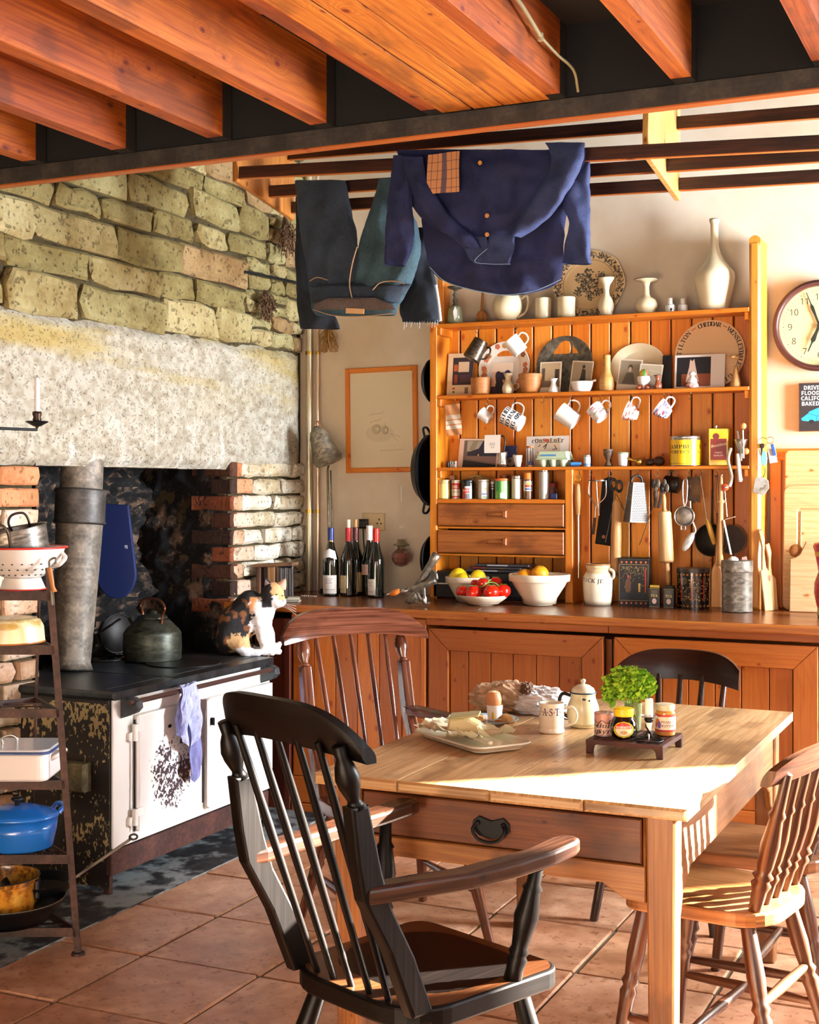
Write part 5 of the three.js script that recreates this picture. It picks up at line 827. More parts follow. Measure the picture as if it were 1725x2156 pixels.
  { const g = G.sph(0.09, [0, 0.075, 0], [1, 0.34, 0.3], 28), p = g.attributes.position.array; for (let i = 0; i < p.length; i += 3) { const n = 0.008 * noise3(p[i] * 40, p[i + 1] * 60, p[i + 2] * 40); p[i + 1] += n; p[i + 2] += n; } g.computeVertexNormals(); mesh('paper_sack', [g, G.box(0.12, 0.07, 0.04, [0, 0.036, 0])], mat(0xa8844f, 0.9), kb); mesh('fold', G.box(0.06, 0.006, 0.03, [-0.02, 0.106, 0], [0, 0, 0.12]), mat(0xc9a868, 0.9), kb); }
  for (const [x, l] of [[-2.547, 'amber-lidded jar standing behind the pale yellow jar'], [-2.278, 'brown-capped jar standing behind the green drum']]) { const t = thing('jar', l, 'jar', [x, y, -6.0]); mesh('glass', G.cyl(0.022, 0.022, 0.09, [0, 0.045, 0]), mat(0x2a1d12, 0.3), t); mesh('lid', G.cyl(0.022, 0.022, 0.02, [0, 0.1, 0]), mat(0xa05a22, 0.4), t); }
}
// ---------------------------------------------------------------- utensils hung under the third shelf
{
  const z = -5.89, at = (px, py, zz) => 0;
  const h = SH3 - 0.047;                                              // the hooks' hollows
  const st = thing('sharpening_steel', 'knife sharpening steel with a pale wooden handle hanging beside the divider', 'knife steel', [-1.882, h, z]);
  const Y = (y0) => y0 - h;
  mesh('ring', [G.tor(0.012, 0.0018, [0, Y(1.482), 0])], m_brass, st);
  mesh('handle', G.rod([0, Y(1.465), 0], [0.002, Y(1.326), 0], [[0.008, 0], [0.011, 0.08], [0.014, 0.4], [0.013, 0.7], [0.009, 1]]), m_palewood, st);
  mesh('steel_rod', G.rod([0.002, Y(1.332), 0], [0.004, Y(1.039), 0], [[0.008, 0], [0.008, 0.03], [0.0045, 0.06], [0.004, 1]]), m_steel, st);
  const tm = thing('potato_masher', 'wire potato masher hanging head up next to the sharpening steel', 'masher', [-1.789, h, z]);
  mesh('masher_plate', G.cyl(0.04, 0.04, 0.006, [0, Y(1.478), 0]), mat(0x8a8880, 0.35, { metalness: 0.8, map: T.metal }), tm);
  mesh('wire', [G.tube([[-0.038, Y(1.478), 0], [-0.042, Y(1.418), 0], [-0.01, Y(1.365), 0.004], [-0.012, Y(1.301), 0.004]], 0.0028, 20, 6), G.tube([[0.038, Y(1.478), 0], [0.036, Y(1.407), 0], [-0.004, Y(1.361), 0.004], [-0.012, Y(1.301), 0.004]], 0.0028, 20, 6), G.tube([[0, Y(1.478), 0.02], [0.004, Y(1.407), 0.02], [0.01, Y(1.322), 0.01]], 0.0025, 16, 6)], m_steel, tm);
  mesh('handle', G.rod([-0.012, Y(1.312), 0.004], [-0.02, Y(1.237), 0.004], 0.006), m_black, tm);
  const sl = thing('oven_glove', 'dark folded oven cloth hanging behind the masher', 'oven glove', [-1.79, h, -5.97]);
  mesh('cloth', G.ext([[-0.035, Y(1.192)], [0.045, Y(1.181)], [0.05, Y(1.439)], [0.03, Y(1.495)], [0, Y(1.482)], [-0.015, Y(1.332)]], 0.02, undefined, undefined, 0.006), mat(0x14171c, 0.9, { map: T.cloth }), sl);
  mesh('hole', G.cyl(0.008, 0.008, 0.004, [0.008, Y(1.224), 0.011], [PI / 2, 0, 0]), m_tanwood, sl);
  const pin = thing('rolling_pin', 'slim one-piece wooden rolling pin hanging left of the grater', 'rolling pin', [-1.702, h, -5.872]);
  mesh('roller', G.rod([0.006, Y(1.393), 0], [0.001, Y(1.068), 0], [[0.013, 0], [0.019, 0.05], [0.0235, 0.5], [0.0235, 0.97], [0.021, 1]], 24), m_palewood, pin);
  mesh('end_knob', G.sph(0.019, [0.001, Y(1.054), 0], [1, 0.62, 1]), m_palewood, pin);
  const tg = thing('scissors', 'black-handled kitchen scissors with long grey blades hanging open', 'scissors', [-1.708, h, -5.902]);
  mesh('finger_loop', [G.tor(0.014, 0.0045, [-0.012, Y(1.461), 0], undefined, 20, PI * 2, [1, 1.6, 1]), G.tor(0.014, 0.0045, [0.016, Y(1.452), 0.004], undefined, 20, PI * 2, [1, 1.6, 1])], m_black, tg);
  mesh('blade', [G.bar([-0.002, Y(1.418), 0], [-0.048, Y(1.202), 0.003], 0.007, 0.002), G.bar([0.004, Y(1.418), 0.004], [0.045, Y(1.333), 0.006], 0.008, 0.002)], m_pewter, tg);
  const gr = thing('box_grater', 'four-sided steel box grater hanging from its strap', 'grater', [-1.607, h, -5.882], 0.62); gr.rotation.z = -0.03;
  {
    const y0 = Y(1.293), y1 = Y(1.469), a = 0.043, b = 0.026, hl = canvasTex(128, 256, (c, w, hh) => { c.fillStyle = '#b9b6b2'; c.fillRect(0, 0, w, hh); for (let j = 0; j < 22; j++) for (let i = 0; i < 9; i++) { c.fillStyle = '#4a484a'; c.beginPath(); c.ellipse(14 + i * 12.5 + (j % 2) * 6, 14 + j * 10.8, 3.6, 2.2, 0, 0, 6.3); c.fill(); c.fillStyle = '#f0eeec'; c.fillRect(10 + i * 12.5 + (j % 2) * 6, 16 + j * 10.8, 7, 1.6); } });
    const face = (k) => { const g = G.grid(1, 1, (u, v) => { const r = b + (a - b) * (1 - v); return [(u - 0.5) * 2 * r, y0 + (y1 - y0) * v, r]; }); g.rotateY(k * PI / 2); return g; };
    for (let k = 0; k < 4; k++) mesh('grating_side', face(k), mat(0xb8b4b0, 0.5, { metalness: 0.5, map: hl, bumpMap: hl, bumpScale: 0.0015 }), gr);
    const edge = []; for (let k = 0; k < 4; k++) { const c = Math.cos(k * PI / 2 + PI / 4), s = Math.sin(k * PI / 2 + PI / 4), q2 = Math.SQRT2; edge.push(G.bar([c * a * q2, y0, s * a * q2], [c * b * q2, y1, s * b * q2], 0.003, 0.003)); } mesh('edge', edge, m_steel, gr);
    mesh('strap', G.tube([[-b, y1, 0], [-b * 0.8, y1 + 0.02, 0], [0, y1 + 0.032, 0], [b * 0.8, y1 + 0.02, 0], [b, y1, 0]], 0.005), m_black, gr);
  }
  const sp = thing('spoon_bunch', 'cluster of dark metal spoons and tools crowded on one hook', 'spoons', [-1.513, h, -5.9]);
  for (let i = 0; i < 6; i++) { const dx = -0.022 + i * 0.011, zz = (i % 3) * 0.008; mesh('spoon', [G.sph(0.016, [dx * 1.2, Y(1.465) - (i % 2) * 0.02, zz], [0.6, 1.25, 0.25]), G.rod([dx, Y(1.429), zz], [dx * 0.4 - 0.01, Y(1.356), zz], 0.003)], i % 3 ? m_pewter : m_black, sp); }
  mesh('long_knife', G.bar([-0.02, Y(1.377), 0.01], [-0.085, Y(1.193), 0.012], 0.008, 0.002), m_pewter, sp);
  const mc = thing('tin_mug', 'dark tarnished tin cup hanging on its side at the back of the hooks', 'cup', [-1.473, h, -5.975]); mesh('cup_body', G.rod([-0.03, Y(1.465), 0], [0.03, Y(1.456), 0.01], [[0.036, 0], [0.036, 1]], 24), mat(0x4a4034, 0.4, { metalness: 0.6, map: T.metal }), mc); mesh('handle', G.tor(0.016, 0.003, [0, Y(1.503) , 0]), m_pewter, mc);
  const p2 = thing('rolling_pin', 'stout wooden rolling pin with a tapered handle hanging right of the grater', 'rolling pin', [-1.478, h, -5.868]);
  mesh('roller', G.rod([-0.002, Y(1.344), 0], [0.006, Y(1.12), 0], [[0.024, 0], [0.0285, 0.04], [0.0315, 0.5], [0.0325, 0.95], [0.029, 1]], 28), wood(0xead0a4, T.pine, 0.45), p2);
  mesh('handle', G.rod([-0.006, Y(1.419), 0], [-0.002, Y(1.34), 0], [[0.006, 0], [0.01, 0.3], [0.008, 0.8], [0.012, 1]]), m_palewood, p2);
  mesh('handle', G.rod([0.007, Y(1.12), 0], [0.015, Y(1.019), 0], [[0.014, 0], [0.01, 0.1], [0.014, 0.5], [0.011, 0.8], [0.002, 1]]), m_palewood, p2);
  const sv = thing('tea_strainer', 'round steel sieve with wire ears hanging in the middle of the tools', 'sieve', [-1.395, h, -5.878]);
  mesh('mesh_bowl', G.sph(0.043, [0, Y(1.322), -0.012], [1, 1, 0.45]), mat(0xa89c90, 0.4, { metalness: 0.7, map: T.cloth }), sv);
  mesh('hoop', G.tor(0.043, 0.003, [0, Y(1.322), 0]), m_steel, sv);
  mesh('ear', G.tube([[-0.014, Y(1.283), 0], [-0.013, Y(1.262), 0], [-0.005, Y(1.27), 0], [0.004, Y(1.262), 0], [0.004, Y(1.283), 0]], 0.002, 16, 6), m_steel, sv);
  mesh('handle', G.tube([[0.0, Y(1.363), 0], [-0.006, Y(1.398), 0], [-0.004, Y(1.477), -0.004], [0.008, Y(1.485), -0.004], [0.01, Y(1.398), -0.002], [0.002, Y(1.365), 0]], 0.0032, 30, 6), m_steel, sv);
  const sk = thing('slotted_slice', 'pierced brown metal slices overlapping on the hooks above the sieve', 'slice', [-1.356, h, -5.908]);
  for (const [dx, r] of [[-0.018, 0.12], [0.006, -0.02]]) { const hs = []; for (let j = 0; j < 4; j++) hs.push([0, 1, 2, 3, 4, 5].map((k) => [dx + 0.004 * Math.cos(k * 1.05), Y(1.471) - j * 0.018 + 0.004 * Math.sin(k * 1.05)])); mesh('pierced_blade', G.ext([[dx - 0.018, Y(1.394)], [dx + 0.02, Y(1.378)], [dx + 0.018, Y(1.491)], [dx - 0.014, Y(1.495)]], 0.002, [0, 0, dx < 0 ? 0 : 0.006], undefined, 0, 'y', hs), mat(0x6a4f36, 0.4, { metalness: 0.6, map: T.metal }), sk); }
  const ws = thing('enamel_spoon', 'white enamel spoon hanging bowl down below the sieve', 'spoon', [-1.373, h, -5.885]);
  mesh('spoon_bowl', G.sph(0.028, [-0.006, Y(1.211), 0], [0.62, 1.65, 0.3], 20, [0, 0, -0.52]), mat(0xe0ded6, 0.4, { map: T.cloth }), ws); mesh('stem', G.tube([[0.002, Y(1.388), 0], [0.008, Y(1.316), 0], [0.026, Y(1.258), 0], [0.018, Y(1.246), 0]], 0.0035, 16, 6), m_white, ws);
  const pk = thing('palette_knife', 'palette knife with a yellow wooden handle hanging at a slant', 'knife', [-1.295, h, -5.882]);
  mesh('blade', G.bar([-0.03, Y(1.497), 0], [-0.0, Y(1.3), 0], 0.011, 0.002), m_steel, pk); mesh('handle', G.rod([-0.002, Y(1.308), 0], [0.03, Y(1.202), 0], [[0.006, 0], [0.011, 0.2], [0.012, 0.6], [0.008, 1]]), mat(0xc79a3a, 0.4), pk);
  const wk = thing('wire_whisk', 'thin wire whisk and skewers hanging behind the wooden masher', 'whisk', [-1.265, h, -5.955]); mesh('wires', [0, 1, 2, 3].map((i) => G.tube([[-0.01 + i * 0.004, Y(1.502), 0], [-0.02 + i * 0.012, Y(1.409), 0.004 * i], [-0.006 + i * 0.004, Y(1.326), 0]], 0.0014, 14, 5)), m_pewter, wk); mesh('grip', G.rod([-0.002, Y(1.336), 0], [0, Y(1.274), 0], 0.005), m_darkwood, wk);
  const f1 = thing('frying_pan', 'small black iron frying pan hanging flat against the back boards', 'frying pan', [-1.305, h, -6.01]); mesh('pan', [G.rod([0, Y(1.216), -0.012], [0, Y(1.216), 0.012], [[0.056, 0], [0.072, 1]], 36)], mat(0x15120e, 0.45, { metalness: 0.5 }), f1); mesh('rim', G.tor(0.072, 0.002, [0, Y(1.216), 0.013]), mat(0x7a5a3a, 0.4, { metalness: 0.6 }), f1); mesh('handle', G.bar([0, Y(1.283), 0], [0.004, Y(1.44), 0], 0.014, 0.005), m_iron, f1);
  const f2 = thing('gravy_strainer', 'round brown wire strainer hanging behind the white ladle handle', 'strainer', [-1.217, h, -6.01]); mesh('hoop', G.tor(0.064, 0.0018, [0, Y(1.219), 0.01], undefined, 40), mat(0x8a6a4a, 0.4, { metalness: 0.6 }), f2); mesh('disc', G.cyl(0.062, 0.062, 0.003, [0, Y(1.219), 0.006], [PI / 2, 0, 0], 36), mat(0x4a2a1c, 0.6, { map: T.metal }), f2);
  const pe = thing('wooden_masher', 'long pale wooden masher with a ring hanging before the tall canister', 'masher', [-1.233, h, -5.87]); mesh('shaft', G.rod([0, Y(1.501), 0], [-0.006, Y(1.109), 0], [[0.005, 0], [0.008, 0.1], [0.01, 0.27], [0.017, 0.275], [0.017, 0.305], [0.011, 0.31], [0.013, 0.6], [0.012, 0.85], [0.016, 1]], 18), m_palewood, pe); mesh('tip', G.sph(0.006, [0.002, Y(1.501), 0]), m_steel, pe);
  const wl = thing('enamel_ladle', 'white enamel ladle with its handle slanting into the tall canister lid', 'ladle', [-1.195, h, -5.862]); mesh('handle', G.bar([-0.026, Y(1.308), 0], [0.006, Y(1.16), 0.004], 0.012, 0.004), m_white, wl); mesh('stem', G.rod([-0.024, Y(1.45), -0.004], [-0.012, Y(1.322), 0], 0.0025), m_steel, wl); mesh('cross_bar', G.bar([-0.02, Y(1.31), 0], [0.022, Y(1.322), 0], 0.005, 0.003), m_steel, wl);
}
// ---------------------------------------------------------------- along the worktop
{
  const y = CY + 0.0005;
  // fruit bowls
  const cream = glazed(0xebdcc0, 0.3);
  const bowl = (label, x, z, R, h, m) => { const t = thing('mixing_bowl', label, 'bowl', [x, y, z]); mesh('bowl_body', G.lathe(hollow([[R * 0.42, 0], [R * 0.45, 0.006], [R * 0.62, h * 0.3], [R * 0.82, h * 0.6], [R * 0.93, h * 0.8], [R * 0.94, h * 0.82]], 0.005, 0.008), [0, 0, 0], undefined, 48), m, t); mesh('banded_rim', G.lathe([[R * 0.94, h * 0.76], [R, h * 0.78], [R * 1.01, h * 0.97], [R * 0.98, h], [R * 0.93, h * 0.98], [R * 0.9, h * 0.8]], [0, 0, 0], undefined, 48), m, t); return t; };
  const z1 = -5.72; const R1 = 0.1358, h1 = 0.139;
  bowl('large cream mixing bowl holding oranges', -2.005, z1, R1, h1, cream);
  bowl('smaller cream mixing bowl holding lemons behind the tomatoes', -2.367, -5.76, 0.0999, 0.1151, cream);
  const m_or = phys(0xee9a12, 0.4, { bumpMap: T.stoneBump, bumpScale: 0.0012 }), m_le = phys(0xf2d11c, 0.38, { bumpMap: T.stoneBump, bumpScale: 0.0012 }), m_dim = mat(0x6a5a20, 0.7);
  const orange = (label, px, py, pz, r) => { const t = thing('orange', label, 'orange', [px, py, pz], 0, 'oranges in the large bowl'); mesh('peel', G.sph(r, [0, 0, 0], [1, 0.95, 1], 28), m_or, t); mesh('navel', G.sph(r * 0.1, [r * 0.3, r * 0.86, r * 0.3], [1, 0.5, 1]), m_dim, t); };
  orange('left orange standing above the rim of the large bowl', -2.072, 1.044, -5.72, 0.042);
  orange('right orange, the highest in the large bowl', -2.003, 1.063, -5.72, 0.04);
  orange('orange just showing over the right rim of the large bowl', -1.933, 1.029, -5.715, 0.034);
  orange('orange lying deep under the others in the large bowl', -2.037, 1, -5.76, 0.036);
  const lemon = (label, x, yy, z, r, a) => { const t = thing('lemon', label, 'lemon', [x, yy, z], a, 'lemons in the smaller bowl'); const g = G.lathe([[0, -1.28], [0.14, -1.2], [0.24, -1.08], [0.62, -0.82], [0.92, -0.4], [1, 0], [0.92, 0.4], [0.62, 0.82], [0.24, 1.08], [0.1, 1.2], [0, 1.22]].map(([q, w]) => [q * r, w * r]), [0, 0, 0], [0, 0, PI / 2], 28); mesh('rind', g, m_le, t); mesh('stalk_end', G.sph(r * 0.1, [r * 1.2, 0, 0]), m_dim, t); };
  lemon('left lemon, the largest, at the back of the smaller bowl', -2.416, 1.04, -5.775, 0.038, 0.5);
  lemon('front lemon lying lower in the smaller bowl', -2.38, 1.023, -5.74, 0.034, -0.2);
  lemon('right lemon in the smaller bowl', -2.314, 1.039, -5.76, 0.034, 1.0);
  lemon('lemon lying under the others in the smaller bowl', -2.38, 0.998, -5.79, 0.033, 0.2);
  const tp = thing('shallow_dish', 'shallow cream dish holding the red tomatoes', 'dish', [-2.232, y, -5.62]);
  const Rd = 0.1117; mesh('dish_body', G.lathe(hollow([[Rd * 0.35, 0], [Rd * 0.4, 0.004], [Rd * 0.7, 0.014], [Rd * 0.92, 0.032], [Rd, 0.044]], 0.004, 0.006), [0, 0, 0], undefined, 44), cream, tp);
  mesh('foot_ring', G.tor(Rd * 0.36, 0.003, [0, 0.003, 0], [PI / 2, 0, 0]), cream, tp);
  const m_tom = phys(0xd8200c, 0.18, { clearcoat: 0.6 }), m_stem = mat(0x7a9a48, 0.6);
  const tom = (label, x, yy, z, r) => { const t = thing('tomato', label, 'tomato', [x, yy, z], 0, 'tomatoes in the shallow dish'); const g = G.sph(r, [0, 0, 0], [1, 0.9, 1], 30), p = g.attributes.position.array; for (let i = 0; i < p.length; i += 3) { const rad = Math.hypot(p[i], p[i + 2]) / r; if (p[i + 1] > 0) p[i + 1] -= r * 0.18 * Math.exp(-rad * rad * 14); } g.computeVertexNormals(); mesh('skin', g, m_tom, t); mesh('calyx', [0, 1, 2, 3, 4].map((k) => G.tube([[0, r * 0.72, 0], [r * 0.25 * Math.cos(k * 1.26), r * 0.86, r * 0.25 * Math.sin(k * 1.26)], [r * 0.5 * Math.cos(k * 1.26), r * 0.8, r * 0.5 * Math.sin(k * 1.26)]], r * 0.045, 6, 5)), m_stem, t); return t; };
  tom('front left large tomato in the dish', -2.262, 0.982, -5.58, 0.0375);
  tom('front right large tomato in the dish', -2.178, 0.987, -5.58, 0.0375);
  tom('leftmost tomato leaning on the dish edge', -2.331, 0.984, -5.615, 0.029);
  tom('rightmost tomato in the dish', -2.138, 0.992, -5.62, 0.0345);
  tom('back right tomato, partly over the others', -2.189, 1.023, -5.66, 0.03);
  tom('small orange-red tomato in the middle of the dish', -2.239, 1.021, -5.63, 0.027);
  tom('smallest tomato at the back left of the dish', -2.285, 1.017, -5.65, 0.02);
  solo('tomato_vine', 'green vine stalk curling over the tomatoes', 'vine', [G.tube([[-2.252, 1.006, -5.6], [-2.221, 1.011, -5.58], [-2.203, 1.025, -5.59], [-2.184, 1.029, -5.6], [-2.162, 1.022, -5.6], [-2.148, 1.009, -5.6]], 0.0032, 30), G.tube([[-2.203, 1.025, -5.59], [-2.197, 1.037, -5.6], [-2.192, 1.039, -5.61]], 0.0028, 10)], m_stem);
  solo('garlic_peel', 'scrap of white garlic peel lying on the worktop edge before the tomatoes', 'peel', G.grid(4, 4, (u, v) => [(u - 0.5) * 0.034, 0.003 + 0.006 * u * (1 - u) * 4 * v, (v - 0.5) * 0.014]), mat(0xf4efe4, 0.7), [-2.144, y, -5.37], 0.6);
  // stereo and disc cases behind the bowls
  const rd = thing('radio', 'long black radio cassette player behind the fruit bowls', 'radio', [-2.335, y, -5.955]); mesh('case', G.box(0.52, 0.13, 0.15, [0, 0.065, 0], undefined, 0.008), m_black, rd); mesh('front_strip', G.box(0.3, 0.006, 0.004, [-0.08, 0.07, 0.076], undefined, 0), m_steel, rd); mesh('speaker_grille', G.box(0.1, 0.08, 0.004, [0.18, 0.06, 0.076]), mat(0x2a2b2e, 0.6), rd);
  const cd = [[0, 0.135, 'lowest clear disc case on the black radio', 0.02], [0.02, 0.148, 'middle disc case with a red spine on the black radio', -0.05], [0.05, 0.161, 'top disc case on the black radio', 0.04]];
  cd.forEach(([dx, hy, l, a], i) => { const t = thing('disc_case', l, 'disc case', [-2.298 + dx, y + hy - 0.006, -5.94], a, 'disc cases stacked on the radio'); mesh('case_shell', G.box(0.26, 0.01, 0.12, [0, 0.006, 0], undefined, 0.001), phys(0x3c3a40, 0.2), t); mesh('spine', G.box(i === 1 ? 0.06 : 0.1, 0.006, 0.002, [i === 1 ? -0.08 : -0.02, 0.006, 0.0605], undefined, 0), mat(i === 1 ? 0x8a2030 : 0x9a989c, 0.4), t); });
  // stoneware jar
  const sj = thing('stoneware_jar', 'cream stoneware jar with black lettering and a lug handle', 'jar', [-1.774, y, -5.85]);
  const jt = canvasTex(512, 256, (c, w, h) => { c.fillStyle = '#e6dac0'; c.fillRect(0, 0, w, h); const g = c.createLinearGradient(0, 0, 0, h); c.fillStyle = '#d2b88c'; c.fillRect(0, 0, w, h * 0.22); c.fillStyle = '#1f1d1c'; c.font = 'bold 34px serif'; c.textAlign = 'center'; c.save(); c.translate(w * 0.42, h * 0.43); c.rotate(0.08); c.fillText('STOCK JE', 0, 0); c.restore(); });
  mesh('jar_body', G.lathe(hollow([[0.0592, 0], [0.0634, 0.0238], [0.0676, 0.0703], [0.0687, 0.1083], [0.0676, 0.1231], [0.0592, 0.1379], [0.0507, 0.1527], [0.0549, 0.1632], [0.057, 0.1738], [0.0528, 0.1801]], 0.005, 0.01), [0, 0, 0], [0, PI + 0.15, 0], 44), phys(0xffffff, 0.3, { map: jt, clearcoat: 0.5 }), sj);
  mesh('lug_handle', G.tube([[0.055, 0.16, 0.01], [0.072, 0.15, 0.012], [0.074, 0.13, 0.012], [0.064, 0.118, 0.01]], 0.008), cream, sj);
  mesh('lid_ring', G.tor(0.0549, 0.004, [0, 1.104 - CY, 0], [PI / 2, 0, 0]), mat(0xa87448, 0.5), sj);
  // lacquered tins
  const lacquer = (n) => canvasTex(256, 320, (c, w, h) => { let q = n; const rn = () => { q = (q * 1664525 + 1013904223) >>> 0; return q / 4294967296; }; c.fillStyle = '#141216'; c.fillRect(0, 0, w, h); c.strokeStyle = '#8a744a'; c.lineWidth = 4; c.strokeRect(6, 30, w - 12, h - 70); for (const yy of [14, h - 22]) for (let i = 0; i < 6; i++) { c.fillStyle = '#c9632c'; c.beginPath(); c.arc(26 + i * 41, yy, 8, 0, 6.3); c.fill(); } for (let i = 0; i < 150; i++) { c.fillStyle = rn() < 0.7 ? '#a8924e' : '#6a5a3a'; c.beginPath(); c.ellipse(20 + rn() * (w - 40), 44 + rn() * rn() * 150, 4, 2, rn() * 6, 0, 6.3); c.fill(); } c.fillStyle = '#5a3a26'; c.beginPath(); c.ellipse(80, 180, 26, 56, 0, 0, 6.3); c.fill(); c.fillStyle = '#b83a2a'; c.beginPath(); c.arc(82, 112, 10, 0, 6.3); c.fill(); c.fillStyle = '#c9a85a'; c.fillRect(168, 160, 16, 60); c.fillStyle = '#a83428'; c.fillRect(w - 34, 60, 12, 170); c.fillStyle = '#14202a'; c.fillRect(14, h - 96, w - 28, 44); });
  const bt = thing('lacquer_tin', 'tall square black lacquered tin painted with figures and gold leaves', 'tin', [-1.617, y, -5.895], 0.12); { const w = 0.1348, h = 0.2021; mesh('tin_body', G.box(w, h, 0.11, [0, h / 2, 0], undefined, 0.003), m_black, bt); mesh('painted_front', G.grid(1, 1, (u, v) => [(u - 0.5) * w * 0.98, v * h, 0.0556]), mat(0xffffff, 0.55, { map: lacquer(9) }), bt); mesh('lid', G.box(w * 1.02, 0.012, 0.112, [0, h + 0.004, 0]), m_black, bt); }
  const hx = thing('lacquer_tin', 'squat eight-sided black lacquered tin with gold pattern', 'tin', [-1.352, y, -5.87]); { const R = 0.0741, h = 0.1605; mesh('tin_body', place(plain(new THREE.CylinderGeometry(R, R * 0.97, h, 8, 1)), [0, h / 2, 0], [0, PI + 0.5, 0]), phys(0xffffff, 0.25, { map: canvasTex(512, 200, (c, w, hh) => { let q = 4; const rn = () => { q = (q * 1664525 + 1013904223) >>> 0; return q / 4294967296; }; c.fillStyle = '#16120f'; c.fillRect(0, 0, w, hh); for (let i = 0; i < 520; i++) { c.fillStyle = ['#b09a50', '#c9b98a', '#a05a2c', '#6a5a34'][Math.floor(rn() * 4)]; c.beginPath(); c.ellipse(rn() * w, 34 + rn() * 120, 4, 2, rn() * 6, 0, 6.3); c.fill(); } for (let i = 0; i < 8; i++) { c.fillStyle = '#b02c20'; c.fillRect(i * 64 + 28, 30, 8, 130); } for (let i = 0; i < 24; i++) { c.fillStyle = '#c4742c'; c.fillRect(i * 22, 12, 10, 10); c.fillRect(i * 22, 180, 10, 8); } }), clearcoat: 0.5 }), hx); mesh('lid', place(plain(new THREE.CylinderGeometry(R * 1.03, R * 1.03, 0.018, 8)), [0, h + 0.004, 0], [0, 0.5, 0]), mat(0x3a2a20, 0.35), hx); }
  for (const [x, l, c1] of [[-1.512, 'small black and gold tea carton with a yellow top before the rolling pin', 0xc9a83a], [-1.449, 'small black carton with a pale oval badge next to the yellow-topped one', 0x1a1a1c]]) { const t = thing('tea_carton', l, 'carton', [x, y, -5.83], 0.1), w = 0.046, h = 0.085; mesh('carton_body', G.box(w, h, 0.046, [0, h / 2, 0], undefined, 0.001), m_black, t); mesh('front_print', G.grid(1, 1, (u, v) => [(u - 0.5) * w * 0.94, v * h, 0.0236]), mat(0xffffff, 0.4, { map: paint(64, 128, [['r', '#15130f', 0, 0, 1, 1], ['r', '#a88a3a', 0.04, 0.02, 0.92, 0.02], ['r', '#a88a3a', 0.04, 0.94, 0.92, 0.02], ['r', '#4a4238', 0.2, 0.1, 0.6, 0.3], ['t', '#d0b45a', 'TEA', 0.5, 0.4, 'bold 22px serif'], ['e', '#c9a89a', 0.5, 0.66, 0.22, 0.14]]) }), t); mesh('top_flap', G.box(w * 0.9, 0.012, 0.04, [0, h + 0.006, 0]), mat(c1, 0.5), t); }
  // tall canister
  const al = thing('canister', 'tall dented aluminium canister with a flat lid at the right of the dresser', 'canister', [-1.148, y, -5.78]);
  const m_alu = mat(0xc2beb4, 0.36, { metalness: 0.4, map: T.metal, bumpMap: T.metal, bumpScale: 0.0008 });
  { const R = 0.065, h = 0.2159; mesh('canister_body', G.lathe(solidP([[R * 0.97, 0], [R * 0.98, 0.004], [R * 0.98, h * 0.78]]), [0, 0, 0], undefined, 44), m_alu, al); mesh('lid', G.lathe(solidP([[R, h * 0.785], [R * 1.01, h * 0.79], [R * 1.01, h * 0.985], [R * 0.97, h]]), [0, 0, 0], undefined, 44), m_alu, al); mesh('lid_tab', G.ext([[-0.012, 0], [0.014, 0], [0.008, 0.016], [-0.01, 0.012]], 0.003, [0.03, h + 0.001, 0.0], [0, 0.3, 0]), mat(0xb08a7a, 0.5), al); mesh('white_knob', G.lathe(solidP([[0.022, h], [0.02, h + 0.008], [0.008, h + 0.016]]), [-0.014, 0, 0.01]), m_white, al); }
  const pd = thing('butter_paddle', 'flat brown wooden paddle standing behind the canister', 'paddle', [-1.267, y, -5.925]); mesh('blade', G.ext([[-0.024, 0], [0.024, 0], [0.026, 0.16], [0.01, 0.2], [-0.006, 0.2], [-0.022, 0.16]], 0.012, undefined, undefined, 0.004, 'y'), m_tanwood, pd); mesh('handle', G.rod([0.002, 0.19, 0], [0.004, 0.36, -0.03], [[0.009, 0], [0.008, 1]]), m_tanwood, pd);
  // spatulas leaning right of the dresser
  for (const [x, l, dx, s] of [[-1.034, 'long wooden spatula leaning outside the right dresser post', 0.0, 1], [-1.017, 'shorter wooden spatula leaning behind the long one', 0.03, 0.82]]) { const t = thing('wooden_spatula', l, 'spatula', [x, y, -5.86 - dx]); t.rotation.set(-0.1, 0.5, 0.12); mesh('blade', G.ext([[-0.016, 0.0], [0.02, 0.0], [0.024, 0.16 * s], [0.006, 0.19 * s], [-0.018, 0.17 * s]], 0.01, undefined, undefined, 0.003, 'y'), m_palewood, t); mesh('handle', G.ext([[-0.012, 0.17 * s], [0.01, 0.17 * s], [0.008, 0.24 * s], [0.016, 0.3 * s], [0.01, 0.35 * s], [-0.01, 0.34 * s], [-0.002, 0.27 * s]], 0.012, undefined, undefined, 0.004, 'y'), m_palewood, t); }
  // chopping boards
  const m_board = wood(0xecd4a4, T.light, 0.55), rounded = (w, h, r) => { const o = []; for (const [cx, cy, a0] of [[w / 2 - r, r, -PI / 2], [w / 2 - r, h - r, 0], [-w / 2 + r, h - r, PI / 2], [-w / 2 + r, r, PI]]) for (let i = 0; i <= 5; i++) { const a = a0 + i / 5 * PI / 2; o.push([cx + r * Math.cos(a), cy + r * Math.sin(a)]); } return o; };
  const b0 = thing('chopping_board', 'tallest pale chopping board at the back, leaning on the panelling', 'chopping board', [-0.99 + 0.2, y, -5.985]); b0.rotation.x = -0.06; mesh('board_slab', G.ext(rounded(0.4, 1.607 - CY, 0.02), 0.024, undefined, undefined, 0.005, 'x', [], 2), m_board, b0);
